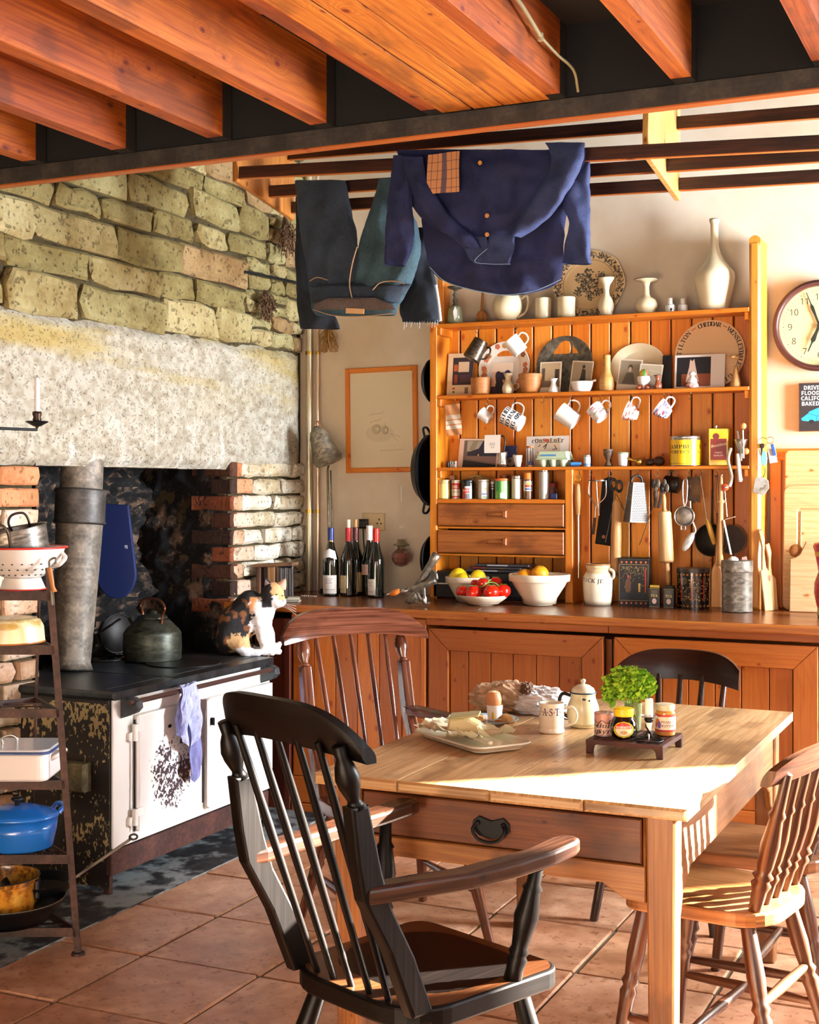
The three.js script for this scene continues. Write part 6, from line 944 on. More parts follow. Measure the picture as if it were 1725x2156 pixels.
  const b1 = thing('chopping_board', 'pale chopping board with a carved groove in the middle of the stack', 'chopping board', [-0.986 + 0.2, y, -5.935]); b1.rotation.x = -0.07; { const hh = 1.456 - CY; mesh('board_slab', G.ext(rounded(0.4, hh, 0.03), 0.026, undefined, undefined, 0.005, 'x', [rounded(0.28, hh - 0.16, 0.01).map(([a, b]) => [a, b + 0.06])], 2), m_board, b1); mesh('sunk_panel', G.ext(rounded(0.3, hh - 0.14, 0.01), 0.012, [0, 0.05, -0.004], undefined, 0.002, 'x'), m_board, b1); mesh('groove_bead', G.box(0.006, hh - 0.19, 0.006, [-0.128, 0.07 + (hh - 0.17) / 2, 0.005]), m_palewood, b1); }
  const b2 = thing('bread_board', 'round-eared pinkish bread board standing in front of the other boards', 'chopping board', [-0.947 + 0.17, y, -5.865]); b2.rotation.x = -0.07; { const hh = 1.221 - CY; const e = []; for (let i = 0; i <= 8; i++) { const a = -PI / 2 - i / 8 * PI / 2; e.push([-0.17 + 0.05 + 0.05 * Math.cos(a) - 0.05, hh - 0.11 + 0.05 - 0.05 * 0 + 0.045 * Math.sin(a) + 0.045]); } mesh('board_slab', G.ext([[-0.17, 0], [0.17, 0], [0.17, hh], [-0.105, hh], [-0.118, hh - 0.03], [-0.13, hh - 0.055], [-0.148, hh - 0.068], [-0.17, hh - 0.075]], 0.022, undefined, undefined, 0.005, 'x', [], 2), wood(0xe4c49c, T.light, 0.55), b2); mesh('round_ear', G.sph(0.028, [-0.148, hh - 0.04, -0.01], [1, 1, 0.45]), m_tanwood, b2); }
  const sa = thing('pasta_packet', 'tied packet of red and yellow foil on the worktop at the right edge', 'packet', [-0.766, y, -5.66]);
  mesh('lower_bag', G.lathe(solidP([[0.03, 0.02], [0.042, 0.05], [0.052, 0.1], [0.05, 0.14], [0.036, 0.18], [0.022, 0.2]]), [0, 0, 0], undefined, 20), phys(0xc81c18, 0.22, { clearcoat: 0.6, bumpMap: T.stoneBump, bumpScale: 0.006 }), sa); mesh('gold_base', G.lathe(solidP([[0.036, 0], [0.04, 0.012], [0.038, 0.04]]), [0, 0, 0], undefined, 20), phys(0xb08a14, 0.25, { clearcoat: 0.6 }), sa);
  mesh('gold_neck', G.lathe(solidP([[0.022, 0.2], [0.034, 0.22], [0.048, 0.25], [0.05, 0.27]]), [0, 0, 0], undefined, 20), phys(0xe8a02a, 0.25, { clearcoat: 0.6 }), sa); mesh('red_top', G.lathe(solidP([[0.05, 0.268], [0.056, 0.285], [0.05, 0.3], [0.02, 0.305]]), [0, 0, 0], undefined, 20), phys(0xd0203c, 0.2, { clearcoat: 0.7 }), sa);
  mesh('print', G.grid(6, 1, (u, v) => { const a = -2.2 + 1.0 * u; return [0.0535 * Math.cos(a + PI) * -1 * -1, 0.07 + 0.08 * v, -0.0535 * Math.sin(a)]; }), mat(0xffffff, 0.4, { map: paint(64, 64, [['r', '#c01c18', 0, 0, 1, 1], ['t', '#f0d8d0', 'PARTA', 0.5, 0.5, 'bold 16px sans-serif', 1.57]]) }), sa);
}
// ---------------------------------------------------------------- on and around the range
{
  const y = 0.7265, m_cop = mat(0x5f655a, 0.42, { metalness: 0.65, map: T.metal }), m_iron2 = mat(0x1a1a1b, 0.55, { metalness: 0.4, map: T.metal });
  const k = thing('kettle', 'tarnished old copper kettle with a tall hoop handle standing on the range', 'kettle', [-3.355, 0.727, -4.709], -0.45); const s = 0.0021;
  mesh('kettle_body', G.lathe(solidP([[54, 0], [57, 4], [58, 30], [57, 54], [52, 62], [36, 78], [30, 84]].map(([a, b]) => [a * s, b * s])), [0, 0, 0], undefined, 44), m_cop, k);
  mesh('lid', G.lathe(solidP([[31, 82], [28, 88], [16, 91], [8, 92], [9, 96], [4, 99]].map(([a, b]) => [a * s, b * s])), [0, 0, 0], undefined, 32), m_cop, k);
  mesh('spout', [G.tube([[-0.1, 0.035, 0], [-0.15, 0.05, 0], [-0.172, 0.09, 0], [-0.165, 0.135, 0], [-0.19, 0.16, 0]], 0.013, 30, 12), G.sph(0.02, [-0.112, 0.04, 0])], m_cop, k);
  mesh('hoop_handle', G.tube([[-0.075, 0.145, 0], [-0.088, 0.2, 0], [-0.105, 0.222, 0], [-0.07, 0.25, 0], [0, 0.257, 0], [0.07, 0.25, 0], [0.105, 0.222, 0], [0.088, 0.2, 0], [0.075, 0.145, 0]], 0.0055, 50), mat(0x8a5a3c, 0.3, { metalness: 0.85 }), k);
  const b = thing('sleeve_board', 'navy blue round-ended paddle board hanging in the fireplace beside the flue', 'paddle', [-3.7, 1.355, -4.926]); b.rotation.y = 0.35;
  { const o = [[-0.055, 0.02], [0.055, 0.015]], n = 14; for (let i = 0; i <= n; i++) { const a = -i / n * PI; o.push([0.09 * Math.cos(a) , -0.29 + 0.11 * Math.sin(a)]); } mesh('board_face', G.ext(o, 0.022, undefined, undefined, 0.005, 'y', [], 2), mat(0x1c2a5c, 0.45), b); mesh('white_mark', [G.box(0.012, 0.004, 0.001, [0.045, -0.165, 0.0115]), G.box(0.004, 0.012, 0.001, [0.042, -0.17, 0.0115]), G.box(0.004, 0.012, 0.001, [0.05, -0.172, 0.0115])], mat(0xcfd4e0, 0.5), b); }
  for (const [px, py, r, l, c, zz] of [[258, 1290, 0.085, 'dark round iron pan leaning behind the kettle on the range', 0x2a2522, -4.86], [215, 1312, 0.075, 'grey-lidded round pan leaning beside the flue on the range', 0x77716a, -4.6]]) {
    const p = thing('pan', l, 'pan', [-3.66, y + r, zz]); p.rotation.set(0, 1.2, 0.15); mesh('pan_base', G.rod([0, 0, -0.02], [0, 0, 0.02], [[r * 0.86, 0], [r, 1]], 32), mat(c, 0.5, { metalness: 0.4, map: T.metal }), p); mesh('rim', G.tor(r, 0.004, [0, 0, 0.02]), m_iron2, p); mesh('handle', G.bar([r, 0, 0], [r + 0.14, 0.05, 0.01], 0.016, 0.005), m_iron2, p);
  }
  const tr = thing('toasting_rack', 'black wire toasting rack lying on the range beside the flue', 'rack', [-3.544, 0.727, -4.587], 0.3);
  mesh('frame', [G.tube([[-0.1, 0.012, -0.07], [0.1, 0.012, -0.07], [0.1, 0.012, 0.07], [-0.1, 0.012, 0.07]], 0.005, 40, 6, true)], m_iron2, tr); for (let i = 0; i < 6; i++) mesh('wire', G.rod([-0.08 + i * 0.032, 0.012, -0.07], [-0.08 + i * 0.032, 0.012, 0.07], 0.002, 6), m_iron2, tr); mesh('handle', G.tube([[0.1, 0.012, 0], [0.15, 0.03, 0.01], [0.2, 0.02, 0.02]], 0.006), mat(0x6a3a22, 0.5), tr);
  const so = thing('soot_crumbs', 'dark crumbs and flakes lying on the range by the flue', 'crumbs', [-3.677, 0.727, -4.647]); info(so, null, null, null, 'stuff'); { const g = []; for (let i = 0; i < 40; i++) g.push(G.box(rr(0.006, 0.03), 0.006, rr(0.006, 0.02), [rr(-0.12, 0.12), 0.003, rr(-0.12, 0.1)], [0, rr(0, 3), 0], 0.001)); mesh('flakes', g, mat(0x1c1614, 0.95), so); }
  // tea towel over the rail
  const t = thing('tea_towel', 'lavender blue tea towel hanging over the range rail', 'tea towel', [-2.916, 0.694, -4.31]);
  const m_t = mat(0x8f93cc, 0.9, { map: T.cloth }), m_t2 = mat(0xb9bfe6, 0.9, { map: T.cloth });
  const drape = (z0, z1, zb0, zb1, len, off, ph, rag) => G.grid(18, 30, (u, v) => { const zt = z0 + (z1 - z0) * u, zb = zb0 + (zb1 - zb0) * u, w = smooth(0, 0.6, v); return [0.012 + off + 0.012 * Math.sin(u * 9 + ph) * w + 0.004 * Math.sin(v * 14 + u * 4), 0.012 - (len + rag * (1 - Math.abs(u * 2 - 1))) * v - 0.006 * Math.cos(u * 3), zt + (zb - zt) * w]; });
  mesh('front_fold', drape(0.055, -0.045, 0.06, -0.07, 0.2, 0.006, 0, 0.05), m_t2, t);
  mesh('back_fold', drape(0.05, -0.05, -0.002, -0.1, 0.33, -0.006, 1.6, 0.05), m_t, t);
  mesh('side_fold', drape(0.05, 0.0, 0.085, 0.03, 0.16, 0.0, 2.4, 0.03), m_t, t);
  mesh('rail_loop', G.grid(10, 8, (u, v) => { const a = PI * v; return [0.011 * Math.cos(a) + 0.002, 0.011 * Math.sin(a) + 0.003, 0.052 - 0.1 * u]; }), m_t2, t);
  // braided cord with its plug
  const c = thing('braided_cord', 'yellow braided cord hanging down beside the range to a grey plug', 'cord', [-3.157, 0.657, -5.305]); c.rotation.y = 0;
  mesh('cord', G.tube([[0, 0.06, 0], [0.012, 0, 0], [0.004, -0.05, 0.004], [-0.012, -0.1, 0.004], [-0.016, -0.13, 0.006]], 0.0042, 40, 6), mat(0xc79a3c, 0.85, { bumpMap: T.cloth, bumpScale: 0.002 }), c); mesh('plug', [G.box(0.045, 0.028, 0.03, [-0.02, -0.145, 0.006], [0, 0, 0.2], 0.008)], mat(0x9a958c, 0.5), c);
}
// the calico cat
{
  const res = 76, S = 0.24, mc = new MarchingCubes(res, new THREE.MeshStandardMaterial(), false, false, 200000), k = 0.00212;
  const J = (x, y, z) => [x * k, y * k, z * k], caps = [];
  const cap = (a, b, ra, rb) => caps.push([J(...a), J(...b), ra * k, rb * k]);
  cap([-36, 26, 0], [-26, 66, 0], 25, 29); cap([-26, 66, 0], [8, 104, 0], 30, 25); cap([-26, 44, 0], [22, 74, 0], 30, 23); cap([8, 104, 0], [34, 84, 0], 24, 23);   // back, trunk, chest
  cap([30, 84, 0], [54, 116, 2], 22, 18); cap([54, 122, 2], [56, 126, 3], 22, 22); cap([62, 118, 6], [76, 108, 10], 15, 8); cap([62, 112, 6], [66, 108, 8], 14, 12); // neck, head, muzzle
  cap([-34, 34, 14], [-8, 26, 20], 24, 19); cap([-8, 22, 20], [6, 8, 22], 15, 9); cap([2, 6, 22], [28, 6, 22], 8.5, 7.5);                                           // near thigh, shank, foot
  cap([-34, 34, -12], [-8, 26, -18], 22, 17); cap([-8, 20, -18], [12, 6, -18], 13, 8);
  cap([30, 78, 12], [36, 40, 12], 15, 11); cap([36, 40, 12], [42, 10, 12], 10, 8); cap([42, 7, 12], [56, 6, 14], 8, 7);                                              // near foreleg and paw
  cap([34, 78, -8], [46, 40, -8], 14, 10); cap([46, 40, -8], [53, 10, -6], 9.5, 8); cap([53, 7, -6], [66, 6, -4], 8, 7);
  cap([-48, 14, -6], [-30, 8, -26], 9, 8); cap([-30, 8, -26], [20, 8, -30], 8, 8); cap([20, 8, -30], [58, 12, -24], 8, 7); cap([58, 12, -24], [66, 20, -18], 7, 5);      // tail round the far side
  const smin = (a, b, q) => { const h = Math.max(q - Math.abs(a - b), 0) / q; return Math.min(a, b) - h * h * q * 0.25; };
  const sd = (x, y, z) => { let d = 1; for (const [a, b, ra, rb] of caps) { const bx = b[0] - a[0], by = b[1] - a[1], bz = b[2] - a[2], l = bx * bx + by * by + bz * bz, t = clamp(((x - a[0]) * bx + (y - a[1]) * by + (z - a[2]) * bz) / (l || 1)); const q = Math.hypot(x - a[0] - bx * t, y - a[1] - by * t, z - a[2] - bz * t) - (ra + (rb - ra) * t); d = smin(d, q, 0.018); } return d; };
  const cx = 0.01, cy = 0.165, n = mc.size, h = n / 2;
  for (let a = 0; a < n; a++) for (let b = 0; b < n; b++) for (let c = 0; c < n; c++) { const x = cx + (a - h) / h * S, y = cy + (b - h) / h * S, z = (c - h) / h * S; mc.field[a + b * n + c * n * n] = -(sd(x, y, z) + 0.0016 * noise3(x * 90, y * 45, z * 90)); }
  mc.isolation = 0; mc.update();
  const N = mc.count, P = new Float32Array(N * 3), Q = mc.normalArray.slice(0, N * 3), C = new Float32Array(N * 3);
  for (let i = 0; i < N; i++) { P[i * 3] = mc.positionArray[i * 3] * S + cx; P[i * 3 + 1] = Math.max(0.0005, mc.positionArray[i * 3 + 1] * S + cy); P[i * 3 + 2] = mc.positionArray[i * 3 + 2] * S; }
  for (let i = 0; i < N; i++) {
    const x = P[i * 3] / k, y = P[i * 3 + 1] / k, z = P[i * 3 + 2] / k, w = 8 * noise3(x * 0.05, y * 0.05, z * 0.05) + 4 * noise3(x * 0.16, y * 0.16, z * 0.1);
    let c = [0.012, 0.011, 0.013];
    const chest = x - 14 + w > (y - 60) * 0.05 + 2 && y < 108, head = x > 36 && y > 98;
    if (noise3(x * 0.045 + 7, y * 0.045, z * 0.045) > 0.38) c = [0.2, 0.075, 0.025];
    if (chest) c = [0.86, 0.84, 0.82];
    if (!head && y > 84 && x > 12 + w * 0.3 && x < 32 + w && y < 118) c = mix([0.5, 0.2, 0.06], [0.86, 0.8, 0.74], smooth(16, 30, x + (100 - y) * 0.4));
    if (y < 44 + w && x > -26 + w && x < 16 && z > 0) c = [0.62, 0.38, 0.17];
    if (y < 17 + w * 0.4 && x > -14) c = [0.86, 0.84, 0.82];
    if (head) { const f = x - 58 + (y - 118) * 0.3; c = [0.014, 0.013, 0.016]; if (f > 3 + w * 0.4 && y > 112) c = [0.66, 0.38, 0.17]; if (Math.abs(f - 5) < 4 + w * 0.3 && y < 122) c = [0.87, 0.85, 0.83]; if (y < 112 + w * 0.2 && x > 56) c = [0.87, 0.85, 0.83]; }
    if (z < -20 && y < 24) c = x > 40 ? [0.02, 0.018, 0.018] : [0.012, 0.011, 0.013];
    const j = 1 + 0.16 * noise3(x * 0.5, y * 0.22, z * 0.5); C[i * 3] = c[0] * j; C[i * 3 + 1] = c[1] * j; C[i * 3 + 2] = c[2] * j;
  }
  const g = new THREE.BufferGeometry(); g.setAttribute('position', new THREE.BufferAttribute(P, 3)); g.setAttribute('normal', new THREE.BufferAttribute(Q, 3)); g.setAttribute('color', new THREE.BufferAttribute(C, 3)); g.setAttribute('uv', new THREE.BufferAttribute(new Float32Array(N * 2), 2));
  const cat = thing('cat', 'black, white and ginger calico cat sitting on the far end of the range', 'cat', [-3.102, 0.727, -5.038], 0.36);
  const body = new THREE.Mesh(g, phys(0xffffff, 0.85, { vertexColors: true, sheen: 0.3 })); body.name = 'body'; body.castShadow = body.receiveShadow = true; cat.add(body);
  const ear = (x, y, z, tilt, col, inner) => { const e = mesh('ear', G.lathe([[11 * k, 0], [9 * k, 8 * k], [4.5 * k, 17 * k], [0.6 * k, 22 * k]], [x * k, y * k, z * k], [0.35, 0, tilt], 14, [1, 1, 0.5]), mat(col, 0.9), cat); mesh('inner_ear', G.lathe([[7 * k, 2 * k], [5 * k, 9 * k], [0.6 * k, 17 * k]], [(x + 0.6) * k, y * k, (z + 3.5) * k], [0.35, 0, tilt], 12, [1, 1, 0.35]), mat(inner, 0.85), e); };
  ear(46, 138, 5, 0.25, 0x17151a, 0x8a7470); ear(72, 137, 2, -0.5, 0xd8a888, 0xe2b8a8);
  for (const [x, y, z] of [[66, 124, 22], [76, 121, 14]]) { mesh('eye', G.sph(3.2 * k, [x * k, y * k, z * k], [1.1, 0.55, 0.8]), phys(0x6a6a2a, 0.1, { clearcoat: 1 }), cat); }
  mesh('nose', G.sph(2.4 * k, [79 * k, 111 * k, 17 * k], [1.1, 0.8, 0.8]), mat(0xd89a94, 0.5), cat);
  mesh('whisker', [0, 1, 2, 3].map((i) => G.tube([[74 * k, (106 - i * 2) * k, 16 * k], [90 * k, (104 - i * 3) * k, 18 * k], [106 * k, (100 - i * 6) * k, 16 * k]], 0.0006, 8, 4)), mat(0xf0eeea, 0.5), cat);
}
// ---------------------------------------------------------------- the corner left of the dresser
{
  for (const [x0, r, l, c] of [[650, 0.0155, 'thicker vertical pipe running down the room corner', 0xc9bc98], [668, 0.009, 'thinner vertical pipe beside the thicker corner pipe', 0xd6bfa0]]) { const t = thing('corner_pipe', l, 'pipe', [-3.344, CY + 0.001, -6.035]); if (r < 0.012) t.position.x = -3.303, t.position.z = -6.05; mesh('pipe_length', G.cyl(r, r, 2.1, [0, 1.05, 0]), phys(c, 0.22, { metalness: 0.35, clearcoat: 0.5 }), t); for (const h of [0.4, 1.2, 1.93]) mesh('clip', [G.cyl(r * 1.25, r * 1.25, 0.018, [0, h, 0])], m_brass, t); }
  // framed drawing
  const fx = -2.95, fy = 1.782, fw = 0.395, fh = 0.522, f = thing('framed_drawing', 'slim orange wooden frame with a faint pencil drawing on cream paper', 'picture', [fx, fy, -6.062]); f.rotation.z = 0.012;
  const bw = 0.025; for (const s of [-1, 1]) { mesh('frame_side', G.box(bw, fh, 0.02, [s * (fw / 2 - bw / 2), 0, 0], undefined, 0.003, 'y'), m_dress2, f); mesh('frame_side', G.box(fw - 2 * bw, bw, 0.02, [0, s * (fh / 2 - bw / 2), 0], undefined, 0.003, 'x'), m_dress2, f); }
  mesh('drawing', G.grid(1, 1, (u, v) => [(u - 0.5) * (fw - 1.6 * bw), (v - 0.5) * (fh - 1.6 * bw), 0.001]), mat(0xffffff, 0.6, { map: canvasTex(320, 440, (c, w, h) => { c.fillStyle = '#e2d2b0'; c.fillRect(0, 0, w, h); c.strokeStyle = '#8a7c68'; c.lineWidth = 2; c.globalAlpha = 0.55; const el = (x, y, rx, ry) => { c.beginPath(); c.ellipse(x, y, rx, ry, 0, 0, 6.3); c.stroke(); }; for (let i = 0; i < 5; i++) { el(135 + i, 262, 22 - i * 3, 22 - i * 3); el(178 + i, 268, 16 - i * 2, 18 - i * 2); } c.beginPath(); c.moveTo(100, 200); c.bezierCurveTo(120, 180, 150, 205, 175, 180); c.moveTo(178, 250); c.lineTo(180, 230); c.moveTo(100, 235); c.bezierCurveTo(130, 215, 150, 225, 160, 215); c.moveTo(205, 285); c.lineTo(250, 300); c.moveTo(215, 295); c.lineTo(240, 318); c.moveTo(150, 360); c.lineTo(270, 356); c.stroke(); c.globalAlpha = 0.12; c.fillStyle = '#8a7c68'; c.beginPath(); c.ellipse(150, 280, 70, 40, 0, 0, 6.3); c.fill(); }) }), f);
  mesh('backing', G.box(fw - 0.02, fh - 0.02, 0.004, [0, 0, -0.004], undefined, 0), m_palewood, f);
  // socket and plug
  const so = thing('double_socket', 'grubby cream double wall socket with one black plug in it', 'socket', [-2.995, 1.276, -6.064]); mesh('plate', G.box(0.125, 0.088, 0.012, [0, 0, 0], undefined, 0.004), mat(0xd2bb90, 0.4), so); mesh('pin_holes', [G.box(0.006, 0.01, 0.002, [0.034, 0.012, 0.0062], undefined, 0), G.box(0.009, 0.006, 0.002, [0.024, -0.008, 0.0062], undefined, 0), G.box(0.009, 0.006, 0.002, [0.044, -0.008, 0.0062], undefined, 0)], m_black, so);
  const pg = thing('plug', 'black three-pin plug with a cord pushed into the wall socket', 'plug', [-3.038, 1.266, -6.04]); mesh('plug_body', G.box(0.046, 0.048, 0.034, [0, 0, 0], undefined, 0.01), m_black, pg); mesh('flex', G.tube([[0, -0.02, 0.005], [0.004, -0.08, 0.01], [0.012, -0.16, 0.01], [0.012, -0.3, 0.01]], 0.004), m_black, pg);
  // desk lamp head against the pipes
  const dl = thing('desk_lamp', 'battered metal clamp lamp with a bell shade beside the corner pipes', 'lamp', [-3.182, CY + 0.001, -5.93]);
  const sh = [0.0, 1.591 - CY, 0];
  mesh('shade', G.lathe([[0.066, -0.024], [0.076, 0.0], [0.069, 0.014], [0.057, 0.055], [0.05, 0.115], [0.034, 0.15], [0.012, 0.168]], sh, [0.35, 0, 0.22], 36), mat(0xa89c84, 0.45, { metalness: 0.2, map: T.metal }), dl);
  mesh('hanging_loop', G.tor(0.014, 0.0025, [-0.04, sh[1] + 0.16, 0.03], undefined, 20, PI * 2, [1, 1.5, 1]), mat(0x9a5a2c, 0.4, { metalness: 0.6 }), dl); mesh('bulb', G.sph(0.022, [0, sh[1] + 0.03, 0.01]), phys(0xf6f2e6, 0.2), dl);
  mesh('arm', [G.rod([-0.004, 0.02, -0.03], [-0.01, sh[1] - 0.06, -0.02], 0.006), G.rod([0.02, 0.02, -0.03], [0.006, sh[1] - 0.06, -0.02], 0.004), G.rod([-0.01, sh[1] - 0.06, -0.02], [0, sh[1] + 0.05, -0.04], 0.006)], m_pewter, dl); mesh('base', G.cyl(0.05, 0.055, 0.02, [0, 0.01, -0.03]), m_iron, dl);
  // oil lamp on the wall
  const ol = thing('oil_lamp', 'wall-hung oil lamp with a clear glass chimney and a faceted pinkish font', 'oil lamp', [-2.808, 1.062, -5.99]); const s = 0.0023;
  mesh('font', G.lathe(solidP([[4, 0], [12, 3], [19, 11], [21, 20], [19, 29], [12, 36], [8, 38]].map(([a, b]) => [a * s, b * s])), [0, 0, 0], undefined, 16), phys(0x8a5f52, 0.18, { metalness: 0.4, clearcoat: 0.7, flatShading: true }), ol);
  mesh('burner', G.lathe(solidP([[8, 38], [9, 44], [17, 45], [17, 47], [9, 50], [8, 58]].map(([a, b]) => [a * s, b * s])), [0, 0, 0], undefined, 24), mat(0x9a927c, 0.3, { metalness: 0.8 }), ol);
  mesh('chimney', G.lathe([[9, 56], [13, 64], [19, 76], [20, 86], [17, 100], [11, 118], [8, 128], [7, 140], [7, 171]].map(([a, b]) => [a * s, b * s]), [0, 0, 0], undefined, 32), phys(0xffffff, 0.03, { transmission: 1, thickness: 0, ior: 1.45, clearcoat: 1 }), ol);
  mesh('wall_arm', G.tube([[0, 0.03, -0.02], [0, 0.01, -0.05], [0, 0.06, -0.075]], 0.006), m_iron, ol);
  // pans hung on the dresser's end
  for (const [py, r, l, d, zc] of [[800, 0.1, 'small black pan, the uppermost on the outside of the dresser', 0.04, -5.92], [990, 0.166, 'big black wok with looped handles on the outside of the dresser', 0.07, -5.895], [1178, 0.108, 'black pan, the lowest on the outside of the dresser', 0.045, -5.92]]) {
    const p = thing('hanging_pan', l, 'pan', [-2.612, 1.45 + (1025 - py) * 0.002235, zc]);
    const m = mat(0x131416, 0.42, { metalness: 0.5 }), pr = [[0.001, 0], [r * 0.5, d * 0.08], [r * 0.8, d * 0.4], [r, d], [r * 1.02, d], [r * 0.98, d * 0.98], [r * 0.78, d * 0.46], [r * 0.48, d * 0.16], [0.001, d * 0.12]];
    mesh('pan_bowl', G.lathe(pr.map(([a, b]) => [a, d - b]), [0, 0, 0], [0, 0, PI / 2], 44), m, p);
    mesh('rim', G.tor(r, 0.003, [0, 0, 0].map(() => 0), [0, PI / 2, 0], 44), m, p).position.x = -0.004;
    if (r > 0.15) for (const sg of [-1, 1]) mesh('loop_handle', G.tube([[-0.006, sg * r * 0.94, 0.05], [-0.02, sg * (r + 0.03), 0.035], [-0.02, sg * (r + 0.034), -0.01], [-0.006, sg * r * 0.97, -0.03]], 0.006), m, p); else mesh('handle', G.bar([-0.004, r, 0], [-0.004, r + 0.06, 0], 0.02, 0.006), m, p);
  }
  // wine bottles
  const glass = phys(0x0c120c, 0.06, { clearcoat: 1 });
  const bottle = (label, px, z, foil, topY, o) => {
    const t = thing('wine_bottle', label, 'bottle', [px, CY + 0.001, z]), r = 0.039, H = o.h || 0.325;
    mesh('glass', G.lathe(solidP([[r * 0.96, 0], [r, 0.006], [r, 0.16], [r * 0.93, 0.185], [r * 0.62, 0.222], [0.0165, 0.255], [0.014, 0.275], [0.014, H - 0.004]]), [0, 0, 0], undefined, 36), glass, t);
    mesh('capsule', G.lathe(solidP([[0.0155, H - 0.062], [0.0155, H], [0.0145, H + 0.002]]), [0, 0, 0], undefined, 24), mat(foil, 0.35, { metalness: 0.2 }), t);
    if (o.band) mesh('foil_band', G.lathe([[0.0158, H - 0.064], [0.0158, H - 0.06]]), m_brass, t);
    const lab = (y0, y1, c, a0, a1, rr2) => G.grid(16, 1, (u, v) => { const a = a0 + (a1 - a0) * u; return [rr2 * Math.sin(a), y0 + (y1 - y0) * v, rr2 * Math.cos(a)]; });
    if (o.lab) mesh('label', lab(o.lab[0], o.lab[1], 0, o.a0 ?? -0.75, o.a1 ?? 1.25, r + 0.0006), mat(0xffffff, 0.6, { map: paint(96, 80, [['r', o.lc || '#ded9d0', 0, 0, 1, 1], ['l', '#77706a', 2, [0.15, 0.2], [0.75, 0.2]], ['l', '#77706a', 2, [0.15, 0.3], [0.65, 0.3]], ['l', '#77706a', 2, [0.2, 0.42], [0.7, 0.42]], ['l', '#8a837a', 2, [0.15, 0.78], [0.85, 0.78]]]) }), t);
    if (o.neck) mesh('neck_label', G.grid(16, 3, (u, v) => { const a = -0.9 + 2.2 * u, yy = 0.187 + 0.04 * v - 0.012 * Math.abs(u - 0.5) * 2, q = r * 0.98 - (r * 0.36) * clamp((yy - 0.178) / 0.045); return [(q + 0.0012) * Math.sin(a), yy, (q + 0.0012) * Math.cos(a)]; }), mat(0xe6e4e2, 0.5), t);
    if (o.cork) mesh('cork', G.cyl(0.0095, 0.009, 0.042, [0, H + 0.02, 0]), mat(o.cork, 0.7), t);
    return t;
  };
  bottle('wine bottle with a blue capsule and white shoulder label, leftmost of the five', -3.094, -5.8, 0x1d2f6c, 0, { lab: [0.012, 0.1], neck: 1, band: 1 });
  bottle('wine bottle with a red capsule and a pale cork stuck in its mouth', -3.009, -5.82, 0xb01c20, 0, { lab: [0.016, 0.1], lc: '#b8a880', cork: 0xe0cfae, a0: -1.5, a1: 0.2 });
  bottle('dark red-capped wine bottle with a tan label and a cork, second row', -3.011, -5.9, 0x5a1420, 0, { lab: [0.016, 0.11], lc: '#a08658', cork: 0xb98a56 });
  bottle('wine bottle with a white capsule standing at the back right', -2.936, -5.9, 0xe4ddd2, 0, { lab: [0.1, 0.15], lc: '#b08a7e', h: 0.335 });
  bottle('wine bottle with a bright red capsule, rightmost of the five', -2.851, -5.8, 0xc02418, 0, { lab: [0.012, 0.088], lc: '#d8d2c6', a0: -1.0, a1: 0.35 });
  // odds and ends by the corner
  const bx = thing('wooden_crate', 'weathered wooden crate end with a grooved grey panel beside the cat', 'crate', [-3.267, CY + 0.001, -5.57], 0.25); const wd = 0.1747, hd = 0.1567;
  mesh('roof_board', G.box(wd + 0.02, 0.014, 0.11, [0, hd, 0], [0, 0, 0.05], 0.003), wood(0x8a6a4c, T.worn, 0.7), bx); mesh('post', G.box(0.04, hd - 0.01, 0.05, [-0.012, hd / 2, 0.01], undefined, 0.006, 'y'), wood(0xb08a5e, T.worn, 0.7), bx); mesh('post', G.box(0.022, hd - 0.01, 0.06, [-wd / 2 + 0.012, hd / 2, 0], undefined, 0.006, 'y'), wood(0x7a5236, T.worn, 0.7), bx); mesh('dark_back', G.box(wd * 0.9, hd - 0.012, 0.02, [0, hd / 2, -0.035]), m_black, bx);
  for (let i = 0; i < 7; i++) mesh('slat', G.box(0.0092, hd - 0.02 - (i % 3) * 0.004, 0.012 + (i % 2) * 0.003, [0.026 + i * 0.0105, hd / 2 - 0.002, 0.03], undefined, 0.002, 'y'), wood(0x77777c, T.worn, 0.7), bx);
  const pp = thing('folded_papers', 'small pile of folded papers beside the cat and the crate', 'papers', [-3.095, CY + 0.001, -5.42], 0.3); for (let i = 0; i < 4; i++) mesh('paper', G.box(0.08 - i * 0.008, 0.005, 0.06, [i * 0.003, 0.003 + i * 0.0055, 0], [0, i * 0.1, 0], 0.001), mat([0xb5ab98, 0x8f8674, 0xc6bca8, 0xa0947e][i], 0.8), pp);
  const bd = thing('bead_string', 'short string of tiny white beads on the worktop left of the bottles', 'beads', [-3.161, CY + 0.001, -5.7]); for (let i = 0; i < 10; i++) mesh('bead', G.sph(0.0032, [-0.04 + i * 0.009, 0.003, 0.004 * Math.sin(i)], undefined, 8), m_white, bd);
  for (const [px, py, zz, n, l, tx] of [[688, 705, -6.04, 60, 'dried brown herb bunch hanging on the wall by the corner pipes', 0]]) {
    const t = thing('herb_bunch', l, 'dried herbs', [-3.235, 2.225, -6.035]); const g = []; for (let i = 0; i < n; i++) { const a = rr(-0.5, 0.5), y0 = -rr(0, 0.08), x0 = rr(-0.045, 0.05); g.push(G.tube([[x0 * 0.3, 0.02, 0], [x0, y0, rr(-0.01, 0.03)], [x0 + rr(-0.02, 0.02), y0 - 0.02, rr(0, 0.02)]], 0.0014, 6, 4)); g.push(G.sph(0.005, [x0 + rr(-0.015, 0.015), y0 - 0.02, rr(0, 0.02)], [1, 0.7, 0.6], 6)); } mesh('sprigs', g, mat(0x9a7030, 0.9), t);
  }
  const m_dry = mat(0x4a3018, 0.95);
